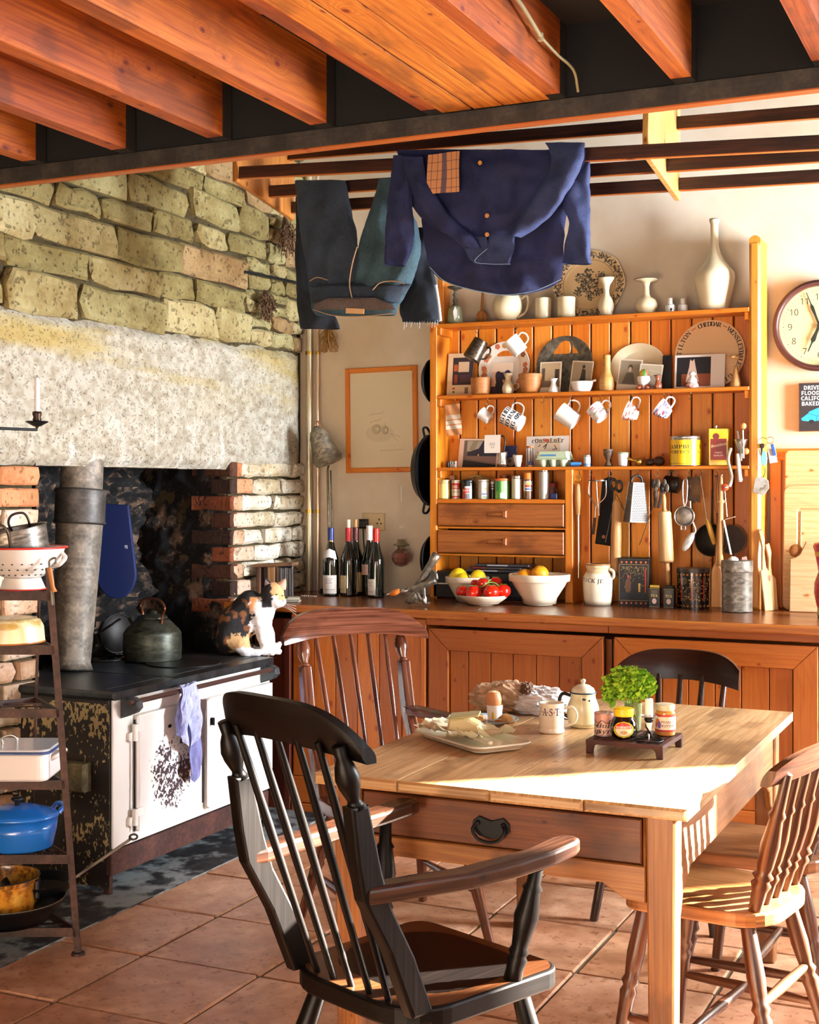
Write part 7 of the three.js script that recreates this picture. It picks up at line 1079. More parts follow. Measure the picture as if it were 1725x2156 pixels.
  for (const [px, py, l, n] of [[556, 645, 'lower dark dried plant tuft hanging on the stone wall', 70], [598, 480, 'upper dried plant sprays hanging on the stone wall near the corner', 60]]) { const p0 = px === 556 ? [-3.35, 2.39, -5.603] : [-3.35, 2.775, -5.792]; const t = thing('dried_plant', l, 'dried plant', p0); const g = []; for (let i = 0; i < n; i++) { const z = rr(-0.06, 0.06), d = rr(0.05, px === 556 ? 0.16 : 0.22); g.push(G.tube([[0, 0, 0], [rr(0.005, 0.03), -d * 0.5, z * 0.7], [rr(0.005, 0.035), -d, z + rr(-0.02, 0.02)]], 0.0014, 6, 4)); for (let q = 0; q < 3; q++) g.push(G.sph(0.006, [rr(0.01, 0.035), -d * rr(0.5, 1), z + rr(-0.02, 0.02)], [0.5, 1, 1], 5)); } mesh('stems', g, m_dry, t); }
  const ir = thing('iron_spike', 'thin black iron bar jutting from the stone wall near the corner', 'iron bar', [-3.36, 2.458, -5.486]); mesh('bar', G.bar([-0.02, 0, 0.02], [0.06, 0, -0.55], 0.016, 0.012), m_iron, ir);
  // cast clamp machine
  const cm = thing('bean_slicer', 'cast metal clamp-on slicer with an orange crank handle lying on the worktop', 'slicer', [-2.463, CY + 0.001, -5.45]); const q = (px, py, dz = 0) => [(px - 885) * 0.00208, Math.max(0.012, (1284 - py) * 0.00208), dz];
  const m_cast = mat(0xb9b4aa, 0.36, { metalness: 0.75, map: T.metal, bumpMap: T.metal, bumpScale: 0.001 });
  mesh('tube', G.rod(q(856, 1278), q(923, 1174), [[0.017, 0], [0.015, 0.1], [0.0165, 0.3], [0.0165, 0.85], [0.02, 0.88], [0.02, 1]], 20), m_cast, cm);
  mesh('web', G.ext([q(885, 1250), q(914, 1205), q(924, 1214), q(926, 1226), q(905, 1240)].map(([a, b]) => [a, b]), 0.012, [0, 0, -0.004], undefined, 0.004), m_cast, cm);
  mesh('cross_arm', G.rod(q(866, 1250, 0.02), q(922, 1228, 0.01), [[0.012, 0], [0.013, 0.6], [0.018, 1]], 16), m_cast, cm);
  mesh('clamp_foot', G.ext([q(862, 1284), q(905, 1284), q(906, 1278), q(886, 1270), q(878, 1256), q(868, 1262)].map(([a, b]) => [a, b]), 0.05, [0, 0, 0], undefined, 0.006), m_cast, cm);
  mesh('clamp_screw', [G.rod(q(896, 1246, 0.01), q(900, 1282, 0.02), [[0.006, 0], [0.007, 0.5], [0.012, 0.6], [0.01, 1]])], m_steel, cm);
  mesh('crank', [G.rod(q(814, 1262, 0.03), q(868, 1248, 0.02), 0.006), G.rod(q(848, 1255, 0.025), q(862, 1250, 0.02), 0.012)], m_steel, cm); mesh('orange_grip', G.rod(q(822, 1260, 0.03), q(844, 1252, 0.03), [[0.008, 0], [0.014, 0.5], [0.01, 1]]), mat(0xd9782c, 0.35), cm);
}
// candle bracket on the left wall
{
  const t = thing('candle_sconce', 'black iron candle bracket with a white candle against the concrete band', 'candle holder', [-3.2, 1.651, -3.803]);
  mesh('arm', [G.rod([0, 0, 0], [-0.06, 0, 0.2], 0.005), G.rod([-0.05, 0, 0.16], [-0.2, 0.0, 0.36], 0.009)], m_iron, t);
  mesh('drip_pan', G.lathe([[0.0, 0.012], [0.012, 0.012], [0.038, 0.026], [0.039, 0.03], [0.012, 0.018]], [0, 0, 0], undefined, 28), m_iron, t);
  mesh('socket', G.lathe(solidP([[0.007, 0.01], [0.01, 0.025], [0.016, 0.035], [0.013, 0.044], [0.017, 0.055], [0.015, 0.064]])), mat(0x3a2418, 0.4, { metalness: 0.6 }), t);
  mesh('candle', G.lathe(solidP([[0.0098, 0.06], [0.0095, 0.175], [0.006, 0.183]])), phys(0xf4f2ee, 0.35), t); mesh('wick', G.cyl(0.001, 0.001, 0.012, [0, 0.188, 0]), m_black, t);
}
// ---------------------------------------------------------------- the slatted drying rack and the washing on it
const m_slat = wood(0x5d2f1a, T.dark, 0.5, 0.0005), m_slatUnder = wood(0xd08236, T.pine, 0.5);
{
  const t = thing('drying_rack', 'ceiling-hung drying rack of long dark slats between two pale end boards', 'drying rack', [-2.0, 2.6, -4.7]);
  const o = (x, y, z) => [x + 2.0, y - 2.6, z + 4.7];
  const board = (x, yn, yf, m) => mesh('end_board', G.ext([[4.5 - 4.7, yn + 0.085 - 2.6], [4.5 - 4.7, yn - 2.6], [4.95 - 4.7, yf - 2.6], [4.95 - 4.7, 3.39 - 2.6], [4.56 - 4.7, 3.39 - 2.6]].map(([a, b]) => [a, b]), 0.022, [x + 2.0, 0, 0], [0, PI / 2, 0], 0.003, 'y'), m, t);
  board(-2.822, 2.632, 2.56, wood(0xc98a3c, T.pine, 0.5)); board(-1.2, 2.566, 2.5, wood(0xe6c07a, T.pine, 0.5));
  const slat = (z, yl, yr, xl) => { const x1 = -0.3, y1 = yr + (yr - yl) / 1.62 * (x1 + 1.2), xx = xl; mesh('slat', G.bar(o(xx, yl, z), o(x1, y1, z), 0.02, 0.044, [0, 1, 0], 0.003), m_slat, t); mesh('slat_underside', G.bar(o(xx, yl - 0.0235, z), o(x1, y1 - 0.0235, z), 0.02, 0.003, [0, 1, 0], 0), m_slatUnder, t); };
  slat(-4.5, 2.663, 2.58, -2.8); slat(-4.75, 2.642, 2.587, -2.835); slat(-4.93, 2.611, 2.556, -2.85); slat(-4.9, 2.826, 2.773, -2.87);
}
function panel(rows, z, o = {}) {                                       // hanging cloth: rows of [x left, y left, x right, y right] from top to bottom, closed front and back
  const nu = o.nu || 26, nv = o.nv || 34, depth = o.depth ?? 0.035, ph = o.ph || 0, fold = o.fold ?? 0.009, n = rows.length - 1;
  const at = (u, v, s) => {
    const k = Math.min(n - 1e-6, v * n), i = Math.floor(k), f = k - i, c = (j) => { const p0 = rows[Math.max(0, i - 1)][j], p1 = rows[i][j], p2 = rows[i + 1][j], p3 = rows[Math.min(n, i + 2)][j]; return 0.5 * (2 * p1 + (p2 - p0) * f + (2 * p0 - 5 * p1 + 4 * p2 - p3) * f * f + (3 * p1 - p0 - 3 * p2 + p3) * f * f * f); };
    const x = c(0) + (c(2) - c(0)) * u, y = c(1) + (c(3) - c(1)) * u, e = Math.pow(Math.max(0, 1 - Math.pow(Math.abs(u * 2 - 1), 2.6)), 0.5), w = smooth(0, 0.15, v) * (0.4 + 0.6 * v) + 0.15;
    const fz = fold * w * (Math.sin(x * 46 + ph + 3 * Math.sin(y * 9 + ph)) + 0.7 * Math.sin(x * 25 - y * 21 + ph * 2)) + 0.006 * noise3(x * 14, y * 14, ph);
    return [x + 0.003 * noise3(x * 20, y * 20, ph + 4), y, z + s * (depth * e * 0.5 * (0.35 + 0.65 * smooth(0, 0.2, v))) + fz * e];
  };
  const f = G.grid(nu, nv, (u, v) => at(u, 1 - v, 1)), b = G.grid(nu, nv, (u, v) => at(1 - u, 1 - v, -1));
  return [metreUV(f, 'y', false), metreUV(b, 'y', false)];
}
{
  const m_navy = phys(0x232a5a, 0.85, { map: T.cloth, sheen: 0.5, sheenColor: new THREE.Color(0x6a86c0), sheenRoughness: 0.6, bumpMap: T.cloth, bumpScale: 0.0008 });
  const m_navy2 = phys(0x34406e, 0.85, { map: T.cloth, sheen: 0.5, sheenColor: new THREE.Color(0x86a6d0), sheenRoughness: 0.6 }), m_edge = mat(0x8aa6c8, 0.8);
  const t = thing('shirt', 'navy blue work shirt with a checked patch draped upside down over the drying rack', 'shirt', [0, 0, 0]);
  mesh('back_panel', panel([[-2.052, 2.645, -1.425, 2.582], [-2.045, 2.497, -1.473, 2.447], [-2.029, 2.358, -1.494, 2.316], [-2.007, 2.252, -1.497, 2.218], [-1.962, 2.201, -1.508, 2.172], [-1.874, 2.165, -1.546, 2.145], [-1.738, 2.133, -1.634, 2.127]], -4.52, { depth: 0.05, fold: 0.012, nu: 40 }), m_navy, t);
  mesh('front_panel', panel([[-2.099, 2.665, -1.390, 2.591], [-2.087, 2.614, -1.397, 2.545], [-2.072, 2.553, -1.439, 2.493], [-2.050, 2.482, -1.498, 2.434], [-2.008, 2.419, -1.553, 2.381], [-1.932, 2.362, -1.610, 2.337], [-1.854, 2.326, -1.647, 2.310]], -4.44, { depth: 0.06, fold: 0.012, ph: 2, nu: 40 }), m_navy, t);
  mesh('collar', [...panel([[-1.848, 2.327, -1.734, 2.318], [-1.826, 2.289, -1.730, 2.282], [-1.805, 2.254, -1.741, 2.250], [-1.780, 2.226, -1.751, 2.224]], -4.4, { depth: 0.012, fold: 0.003 }), ...panel([[-1.727, 2.321, -1.629, 2.313], [-1.737, 2.282, -1.634, 2.275], [-1.751, 2.250, -1.641, 2.242], [-1.766, 2.226, -1.649, 2.219]], -4.4, { depth: 0.012, fold: 0.003, ph: 3 })], m_navy2, t);
  mesh('sleeve', panel([[-1.526, 2.624, -1.387, 2.609], [-1.502, 2.576, -1.387, 2.564], [-1.512, 2.520, -1.404, 2.510], [-1.556, 2.459, -1.444, 2.449], [-1.605, 2.390, -1.495, 2.381], [-1.632, 2.343, -1.556, 2.337], [-1.650, 2.309, -1.612, 2.306]], -4.41, { depth: 0.04, fold: 0.01, ph: 1 }), m_navy2, t);
  mesh('sleeve', panel([[-1.450, 2.580, -1.395, 2.574], [-1.470, 2.508, -1.395, 2.501], [-1.491, 2.436, -1.395, 2.428], [-1.470, 2.361, -1.394, 2.354], [-1.484, 2.296, -1.392, 2.289], [-1.493, 2.221, -1.389, 2.214]], -4.5, { depth: 0.045, fold: 0.01, ph: 4 }), m_navy2, t);
  mesh('sleeve', panel([[-2.095, 2.635, -2.009, 2.626], [-2.106, 2.548, -2.020, 2.540], [-2.118, 2.464, -2.020, 2.455], [-2.125, 2.379, -2.013, 2.370], [-2.129, 2.294, -2.024, 2.286], [-2.127, 2.246, -2.054, 2.241]], -4.4, { depth: 0.045, fold: 0.01, ph: 5 }), m_navy, t);
  mesh('sleeve', panel([[-2.052, 2.623, -1.970, 2.615], [-2.033, 2.537, -1.952, 2.529], [-1.989, 2.449, -1.897, 2.441], [-1.925, 2.376, -1.834, 2.369], [-1.861, 2.321, -1.772, 2.314], [-1.807, 2.281, -1.754, 2.277]], -4.385, { depth: 0.035, fold: 0.008, ph: 7 }), m_navy, t);
  const pw = [-1.949, 2.619, -4.385], pq = [-1.827, 2.479, -4.385];
  mesh('checked_patch', G.grid(12, 12, (u, v) => [pw[0] + (pq[0] - pw[0]) * u - 0.004 * (1 - v), pq[1] + (pw[1] - pq[1]) * v, -4.378 + 0.004 * Math.sin(u * 5 + v * 4)]), mat(0xffffff, 0.85, { map: canvasTex(128, 160, (c, w, h) => { c.fillStyle = '#c98a5c'; c.fillRect(0, 0, w, h); c.fillStyle = 'rgba(70,60,90,0.75)'; c.fillRect(w * 0.44, 0, w * 0.16, h); c.fillStyle = 'rgba(90,60,60,0.6)'; for (const x of [0.12, 0.3, 0.74, 0.9]) c.fillRect(w * x, 0, 3, h); for (const y of [0.2, 0.42, 0.64, 0.86]) c.fillRect(0, h * y, w, 3); }) }), t);
  for (const p of [[-1.756, 2.574, -4.39], [-1.722, 2.384, -4.37], [-1.726, 2.321, -4.38]]) mesh('button', G.cyl(0.0075, 0.0075, 0.004, p, [PI / 2, 0, 0], 16), mat(0xc98a4a, 0.4), t);
  mesh('hem_stitching', [G.tube([[-1.992, 2.243, -4.49], [-1.936, 2.19, -4.49], [-1.844, 2.156, -4.49], [-1.708, 2.126, -4.49], [-1.585, 2.135, -4.49], [-1.494, 2.167, -4.49]], 0.0016, 40, 5), G.tube([[-1.728, 2.273, -4.385], [-1.774, 2.233, -4.385], [-1.721, 2.22, -4.385], [-1.642, 2.214, -4.385]], 0.0013, 30, 5)], m_edge, t);
}
{
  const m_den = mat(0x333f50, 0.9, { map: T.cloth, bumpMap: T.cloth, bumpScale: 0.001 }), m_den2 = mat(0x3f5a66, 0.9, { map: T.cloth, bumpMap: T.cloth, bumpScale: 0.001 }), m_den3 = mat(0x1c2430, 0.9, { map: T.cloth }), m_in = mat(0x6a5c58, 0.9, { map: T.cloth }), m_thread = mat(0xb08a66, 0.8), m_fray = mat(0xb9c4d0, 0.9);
  const t = thing('jeans', 'worn dark denim jeans with a frayed hem hanging waist down over the drying rack', 'jeans', [0, 0, 0]);
  mesh('leg', panel([[-2.666, 2.662, -2.442, 2.641], [-2.656, 2.548, -2.417, 2.528], [-2.641, 2.434, -2.392, 2.415], [-2.617, 2.320, -2.388, 2.305], [-2.602, 2.226, -2.397, 2.213], [-2.594, 2.158, -2.413, 2.148]], -4.7, { depth: 0.06, fold: 0.014 }), m_den, t);
  mesh('leg', panel([[-2.293, 2.632, -2.205, 2.624], [-2.320, 2.536, -2.165, 2.522], [-2.367, 2.430, -2.122, 2.411], [-2.387, 2.331, -2.122, 2.312], [-2.402, 2.231, -2.157, 2.216], [-2.408, 2.147, -2.213, 2.136]], -4.69, { depth: 0.06, fold: 0.014, ph: 2 }), m_den2, t);
  mesh('hips', panel([[-2.590, 2.243, -2.144, 2.216], [-2.585, 2.212, -2.176, 2.187], [-2.579, 2.180, -2.196, 2.158], [-2.577, 2.154, -2.203, 2.133]], -4.67, { depth: 0.08, fold: 0.012, ph: 1, nu: 36 }), m_den, t);
  mesh('waistband', panel([[-2.560, 2.167, -2.185, 2.146], [-2.560, 2.142, -2.189, 2.121], [-2.540, 2.115, -2.201, 2.097]], -4.64, { depth: 0.06, fold: 0.003, nu: 36 }), m_den2, t);
  mesh('waist_lining', panel([[-2.468, 2.174, -2.265, 2.162], [-2.522, 2.153, -2.202, 2.135], [-2.530, 2.132, -2.178, 2.112]], -4.603, { depth: 0.01, fold: 0.002 }), m_in, t);
  mesh('brand_tab', G.box(0.075, 0.02, 0.003, [-2.345, 2.115, -4.59], [0, 0.1, -0.08], 0.001), mat(0xc9a070, 0.7), t);
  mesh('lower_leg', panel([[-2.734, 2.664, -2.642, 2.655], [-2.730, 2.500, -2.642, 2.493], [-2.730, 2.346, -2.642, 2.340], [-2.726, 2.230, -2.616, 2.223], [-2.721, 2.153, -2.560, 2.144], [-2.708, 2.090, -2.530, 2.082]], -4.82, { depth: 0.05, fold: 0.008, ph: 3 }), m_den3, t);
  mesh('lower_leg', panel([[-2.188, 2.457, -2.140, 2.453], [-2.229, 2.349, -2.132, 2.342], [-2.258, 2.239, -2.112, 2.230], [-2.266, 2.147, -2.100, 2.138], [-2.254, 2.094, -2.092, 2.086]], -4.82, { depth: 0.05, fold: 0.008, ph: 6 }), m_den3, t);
  for (const g of [G.tube([[-2.352, 2.363, -4.62], [-2.374, 2.292, -4.62], [-2.384, 2.22, -4.62], [-2.362, 2.162, -4.6]], 0.0025, 20, 5), G.tube([[-2.558, 2.246, -4.62], [-2.519, 2.256, -4.61], [-2.473, 2.243, -4.61]], 0.002, 12, 5), G.tube([[-2.28, 2.194, -4.61], [-2.25, 2.218, -4.61], [-2.196, 2.223, -4.62], [-2.152, 2.209, -4.62]], 0.002, 16, 5), G.tube([[-2.53, 2.132, -4.6], [-2.442, 2.104, -4.59], [-2.32, 2.094, -4.59], [-2.186, 2.099, -4.6]], 0.0016, 20, 5)]) mesh('seam', g, m_thread, t);
  const fr = []; for (let i = 0; i < 14; i++) { const x0 = -2.236 + i * 0.0108, y0 = 2.091 + 0.004 * Math.sin(i); fr.push(G.tube([[x0, y0, -4.8], [x0 + rr(-0.006, 0.006), y0 - rr(0.008, 0.03), -4.795]], 0.001, 4, 4)); } fr.push(G.tube([[-2.099, 2.225, -4.79], [-2.087, 2.152, -4.79], [-2.079, 2.086, -4.79]], 0.006, 12, 6)); mesh('frayed_hem', fr, m_fray, t);
}
// ---------------------------------------------------------------- breakfast on the table
{
  const Y = 0.7553, m_dish = glazed(0xe6dcc2, 0.3);
  // cheese dish
  const cd = thing('cheese_dish', 'oblong cream dish holding unwrapped cheese near the left table edge', 'dish', [-1.393, Y, -3.42], -0.62);
  const rect = (w, d, r) => { const o = []; for (const [cx, cy, a0] of [[w / 2 - r, -d / 2 + r, -PI / 2], [w / 2 - r, d / 2 - r, 0], [-w / 2 + r, d / 2 - r, PI / 2], [-w / 2 + r, -d / 2 + r, PI]]) for (let i = 0; i <= 5; i++) { const a = a0 + i / 5 * PI / 2; o.push([cx + r * Math.cos(a), cy + r * Math.sin(a)]); } return o; };
  { const b = G.ext(rect(0.3, 0.15, 0.03), 0.006, [0, 0, 0], undefined, 0.002); b.rotateX(-PI / 2); b.translate(0, 0.006, 0); const rim = []; const A = rect(0.3, 0.15, 0.03), B = rect(0.335, 0.185, 0.035); rim.push(G.grid(A.length, 1, (u, v) => { const i = Math.round(u * A.length) % A.length; const p = v ? B[i] : A[i]; return [p[0], 0.006 + 0.014 * v, -p[1]]; })); mesh('dish_body', [b, ...rim], m_dish, cd); mesh('dish_rim', G.tube(B.map(([a, c]) => [a, 0.02, -c]), 0.003, 60, 6, true), m_dish, cd); }
  const pap = (seed, w, d, h) => G.grid(22, 22, (u, v) => { const x = (u - 0.5) * w, z = (v - 0.5) * d, n = noise3(x * 22, z * 22, seed), m = noise3(x * 46, z * 46, seed + 3), e = Math.max(Math.abs(u - 0.5), Math.abs(v - 0.5)) * 2; return [x + 0.01 * m, 0.012 + h * (0.35 + 0.65 * e * e) * (0.6 + 0.7 * n) * (0.4 + e) + 0.004, z + 0.01 * n]; });
  const wp = thing('cheese_paper', 'crumpled waxed paper opened out around the cheese', 'paper', [-1.42, Y + 0.012, -3.43], -0.5); mesh('waxed_sheet', pap(2, 0.25, 0.16, 0.02), mat(0xddd4b0, 0.5, { transparent: false }), wp);
  const ch = thing('cheese', 'wedge of pale cheese in crumpled paper on the oblong dish', 'cheese', [-1.42, Y + 0.016, -3.44], 0.3); mesh('cheese_block', G.ext([[-0.05, 0], [0.05, 0], [0.04, 0.035], [0.0, 0.055], [-0.042, 0.048]], 0.07, [0, 0, 0], undefined, 0.006), mat(0xdccb94, 0.5), ch); mesh('rind', G.box(0.08, 0.006, 0.075, [0.0, 0.056, 0], [0, 0, 0.1], 0.002), mat(0xb0a878, 0.7), ch);
  const kn = thing('butter_knife', 'small table knife lying along the cheese dish', 'knife', [-1.36, Y + 0.024, -3.36], -0.62); mesh('blade', G.ext([[-0.1, -0.006], [0.0, -0.008], [0.0, 0.008], [-0.09, 0.008]], 0.0016, [0, 0, 0], [-PI / 2, 0, 0], 0), m_steel, kn); mesh('handle', G.box(0.08, 0.008, 0.014, [0.04, 0.002, 0], undefined, 0.003), mat(0xd8cdb0, 0.4), kn);
  // egg plate
  const ep = thing('side_plate', 'small plate with a pale blue rim under the boiled egg', 'plate', [-1.461, Y, -3.735]); const R = 0.082;
  mesh('plate_body', G.lathe([[0, 0], [R * 0.6, 0], [R * 0.66, 0.003], [R, 0.013], [R * 0.98, 0.015], [R * 0.64, 0.006], [0, 0.005]], [0, 0, 0], undefined, 44), m_white, ep); mesh('blue_rim', G.lathe([[R * 0.68, 0.0066], [R * 1.0, 0.0158], [R * 1.005, 0.0135]], [0, 0, 0], undefined, 44), glazed(0x9cc4cc, 0.3), ep);
  const ec = thing('egg_cup', 'white china egg cup standing on the blue-rimmed plate', 'egg cup', [-1.452, Y + 0.006, -3.745]); mesh('cup', G.lathe(hollow([[0.022, 0], [0.02, 0.006], [0.022, 0.02], [0.024, 0.046]])), m_white, ec); mesh('yolk_drip', G.sph(0.006, [0.004, 0.018, 0.0225], [0.7, 2, 0.3]), mat(0xe0b82c, 0.3), ec);
  const eg = thing('boiled_egg', 'brown boiled egg with its top sliced off in the egg cup', 'egg', [-1.452, Y + 0.034, -3.745]); mesh('shell', G.lathe([[0.001, 0], [0.014, 0.006], [0.021, 0.02], [0.0235, 0.034], [0.021, 0.05], [0.017, 0.057], [0.0155, 0.056]], [0, 0, 0], [0, 0, 0.08], 30), mat(0xc8824e, 0.5), eg); mesh('egg_white', G.sph(0.0155, [-0.004, 0.054, 0], [1, 0.42, 1]), mat(0xf0d8b0, 0.4), eg);
  for (const [x, z, a, l, w] of [[-1.495, -3.705, 0.5, 'torn toast crust on the left of the blue-rimmed plate', 0.055], [-1.408, -3.715, -0.3, 'toast corner on the right of the blue-rimmed plate', 0.05]]) { const b = thing('toast', l, 'toast', [x, Y + 0.008, z], a); mesh('crumb', G.ext([[-w / 2, 0], [w / 2, 0], [w * 0.4, 0.016], [0, 0.026], [-w * 0.45, 0.01]], 0.03, undefined, undefined, 0.004), mat(0xd6a668, 0.9, { map: T.stone }), b); mesh('crust', G.box(w, 0.008, 0.032, [0, 0.003, 0.001], undefined, 0.002), mat(0xa8682c, 0.9), b); }
  const ts = thing('teaspoon', 'yolky teaspoon lying on the blue-rimmed plate', 'spoon', [-1.455, Y + 0.012, -3.685], 0.2); mesh('bowl', G.sph(0.014, [-0.03, 0.002, 0], [1.4, 0.25, 0.9]), m_steel, ts); mesh('handle', G.bar([-0.012, 0.003, 0], [0.055, 0.01, -0.012], 0.006, 0.002), m_steel, ts);
  // bread wrapped in paper and a white napkin
  const bg = thing('bread_bag', 'crumpled brown and white paper bag lying behind the egg', 'bag', [-1.5, Y, -3.95], 0.3);
  const blob = (w, h, d, sd, f = 1) => { const g = G.sph(0.5, [0, 0, 0], undefined, 40), p = g.attributes.position.array; for (let i = 0; i < p.length; i += 3) { const n = 1 + 0.16 * noise3(p[i] * 4, p[i + 1] * 4 + sd, p[i + 2] * 4) + 0.1 * noise3(p[i] * 9, p[i + 1] * 9, p[i + 2] * 9 + sd); p[i] *= w * n; p[i + 1] = Math.max(0, (p[i + 1] * n + 0.44) * h); p[i + 2] *= d * n; } g.computeVertexNormals(); return g; };
  mesh('paper', blob(0.2, 0.1, 0.13, 3), mat(0xb08f6e, 0.85), bg); mesh('bag_mouth', place(blob(0.07, 0.095, 0.12, 9), [0.075, 0, 0.01]), mat(0x6a4a34, 0.85), bg);
  const nk = thing('napkin', 'crumpled white napkin lying between the paper bag and the lettered mug', 'napkin', [-1.385, Y, -3.96], 0.2); mesh('linen', blob(0.19, 0.085, 0.13, 21), mat(0xf4efe8, 0.9, { map: T.cloth }), nk); mesh('flat_corner', G.grid(8, 8, (u, v) => [0.02 + u * 0.13, 0.004 + 0.004 * Math.sin(u * 9 + v * 5), 0.02 + v * 0.07]), mat(0xf0ebe4, 0.9, { map: T.cloth }), nk);
  // lettered mug
  const wt = canvasTex(1024, 256, (c, w, h) => { c.fillStyle = '#ecdcc0'; c.fillRect(0, 0, w, h); c.textAlign = 'center'; c.textBaseline = 'middle'; const s = 'BREAKFAST'; c.font = 'bold 88px serif'; [...s].forEach((ch, i) => { const x = w * (0.5 + (i - 6.75) * 0.082); c.fillStyle = '#2c2450'; c.fillText(ch, x, h * 0.27); c.fillStyle = '#c8502c'; c.beginPath(); c.arc(x + w * 0.041, h * 0.28, 8, 0, 6.3); c.fill(); }); });
  const fm = mug('mug', 'tall cream mug lettered in purple capitals with red dots', -1.25, Y, -3.67, 0.036, 0.036, 0.083, phys(0xffffff, 0.25, { map: wt, clearcoat: 0.5 }), { turn: 0.35, spin: PI - 0.2, hr: 1.15, pr: [[0.034, 0], [0.0365, 0.002], [0.0365, 0.008], [0.0345, 0.012], [0.0345, 0.016], [0.0355, 0.02], [0.0355, 0.083]], hm: m_cream });
  // enamel jug
  const j = thing('enamel_jug', 'chipped cream enamel lidded jug behind the lettered mug', 'jug', [-1.195, Y, -3.79]);
  mesh('jug_body', G.lathe(hollow([[0.034, 0], [0.04, 0.006], [0.047, 0.035], [0.045, 0.06], [0.037, 0.082], [0.0355, 0.092], [0.0375, 0.097]]), [0, 0, 0], undefined, 40), glazed(0xe8dcae, 0.25), j);
  const ld = mesh('lid', G.lathe(solidP([[0.036, 0.1], [0.0345, 0.104], [0.031, 0.112], [0.018, 0.121], [0.006, 0.124]]), [0, 0, 0], undefined, 36), glazed(0xe6dfc0, 0.25), j); mesh('dark_rim', G.tor(0.037, 0.0022, [0, 0.0995, 0], [PI / 2, 0, 0], 36), mat(0x2c4048, 0.4), ld); mesh('lid_knob', G.lathe(solidP([[0.005, 0.123], [0.0055, 0.128], [0.008, 0.132], [0.007, 0.137], [0.003, 0.139]])), glazed(0xe6dfc0, 0.25), ld);
  mesh('handle', G.tube([[-0.036, 0.088, 0], [-0.062, 0.092, 0], [-0.072, 0.07, 0], [-0.06, 0.035, 0], [-0.044, 0.025, 0]], 0.005), mat(0x1d1a1a, 0.3), j); mesh('chip', [G.sph(0.005, [0.012, 0.084, 0.0345], [1.6, 0.6, 0.25]), G.sph(0.004, [0.026, 0.08, 0.0265], [1, 0.8, 0.3])], mat(0x1d1a1a, 0.6), j);
  // cast iron trivet
  const tv = thing('trivet', 'brown cast-iron trivet with a pierced top and four stub feet', 'trivet', [-0.966, Y, -3.515], -0.02);
  { const W = 0.205, D = 0.2, hs = []; for (let i = 0; i < 8; i++) for (let k = 0; k < 8; k++) { const x = -W / 2 + 0.02 + i * 0.0235, y = -D / 2 + 0.02 + k * 0.0228; hs.push([[x - 0.007, y - 0.006], [x + 0.007, y - 0.006], [x + 0.007, y + 0.006], [x - 0.007, y + 0.006]]); } const g = G.ext([[-W / 2, -D / 2], [W / 2, -D / 2], [W / 2, D / 2], [-W / 2, D / 2]], 0.011, undefined, undefined, 0, 'x', hs); g.rotateX(-PI / 2); g.translate(0, 0.03, 0); mesh('pierced_top', g, mat(0x4c2a22, 0.55, { metalness: 0.3 }), tv);
    for (const sx of [-1, 1]) for (const sz of [-1, 1]) mesh('foot', G.ext([[0, 0.03], [0.034, 0.03], [0.02, 0.018], [0.017, 0], [0, 0]].map(([a, b]) => [-sx * a, b]), 0.014, [sx * W / 2, 0, sz * (D / 2 - 0.008)], undefined, 0.002), mat(0x4c2a22, 0.55, { metalness: 0.3 }), tv); }
  const TY = Y + 0.0362;
  const can = canvasTex(256, 128, (c, w, h) => { c.fillStyle = '#c98f80'; c.fillRect(0, 0, w, h); c.fillStyle = '#e0b8a4'; c.fillRect(0, h * 0.45, w, h * 0.55); c.strokeStyle = '#3a2420'; c.lineWidth = 4; for (let i = 0; i < 7; i++) { c.beginPath(); c.moveTo(i * 40 - 10, 50); c.bezierCurveTo(i * 40 + 6, 14, i * 40 + 18, 84, i * 40 + 34, 40); c.stroke(); } c.font = 'italic bold 34px serif'; c.fillStyle = '#2f1c1a'; for (const x of [0.02, 0.36, 0.7]) c.fillText('Golden', w * x, h * 0.62); for (const x of [0.04, 0.38, 0.72]) c.fillText('Syrup', w * x, h * 0.88); });
  tin('syrup_can', 'short pinkish printed can at the left of the trivet', 'can', -1.045, TY, -3.5, 0.0265, 0.06, phys(0xffffff, 0.35, { map: can }), null);
  const mj = thing('yeast_jar', 'round black jar of yeast spread with a yellow lid and oval label', 'jar', [-0.985, TY, -3.475]);
  mesh('jar_body', G.lathe(solidP([[0.02, 0], [0.03, 0.004], [0.035, 0.018], [0.0355, 0.032], [0.033, 0.046], [0.025, 0.058], [0.023, 0.062]]), [0, 0, 0], undefined, 40), phys(0x0c0705, 0.08, { clearcoat: 1 }), mj);
  mesh('lid', G.lathe(solidP([[0.0255, 0.06], [0.0265, 0.062], [0.0265, 0.077], [0.025, 0.079]]), [0, 0, 0], undefined, 40), mat(0xf0c41c, 0.35), mj);
  const ml = canvasTex(256, 256, (c, w, h) => { c.fillStyle = '#f0c41c'; c.fillRect(0, 0, w, h); c.fillStyle = '#3f8a3a'; c.beginPath(); c.ellipse(128, 128, 112, 112, 0, 0, 6.3); c.fill(); c.fillStyle = '#f6e6c0'; c.beginPath(); c.ellipse(128, 128, 104, 104, 0, 0, 6.3); c.fill(); c.fillStyle = '#c8201c'; c.beginPath(); c.moveTo(22, 112); c.quadraticCurveTo(128, 26, 234, 112); c.lineTo(234, 76); c.quadraticCurveTo(128, -30, 22, 66); c.fill(); c.fillRect(24, 64, 208, 48); c.fillStyle = '#fff6e4'; c.font = 'bold 52px sans-serif'; c.textAlign = 'center'; c.fillText('MARMITE', 128, 106, 196); c.fillStyle = '#b9a088'; c.beginPath(); c.ellipse(128, 166, 44, 32, 0, 0, 6.3); c.fill(); c.fillStyle = '#d8862c'; c.beginPath(); c.arc(140, 168, 14, 0, 6.3); c.fill(); });
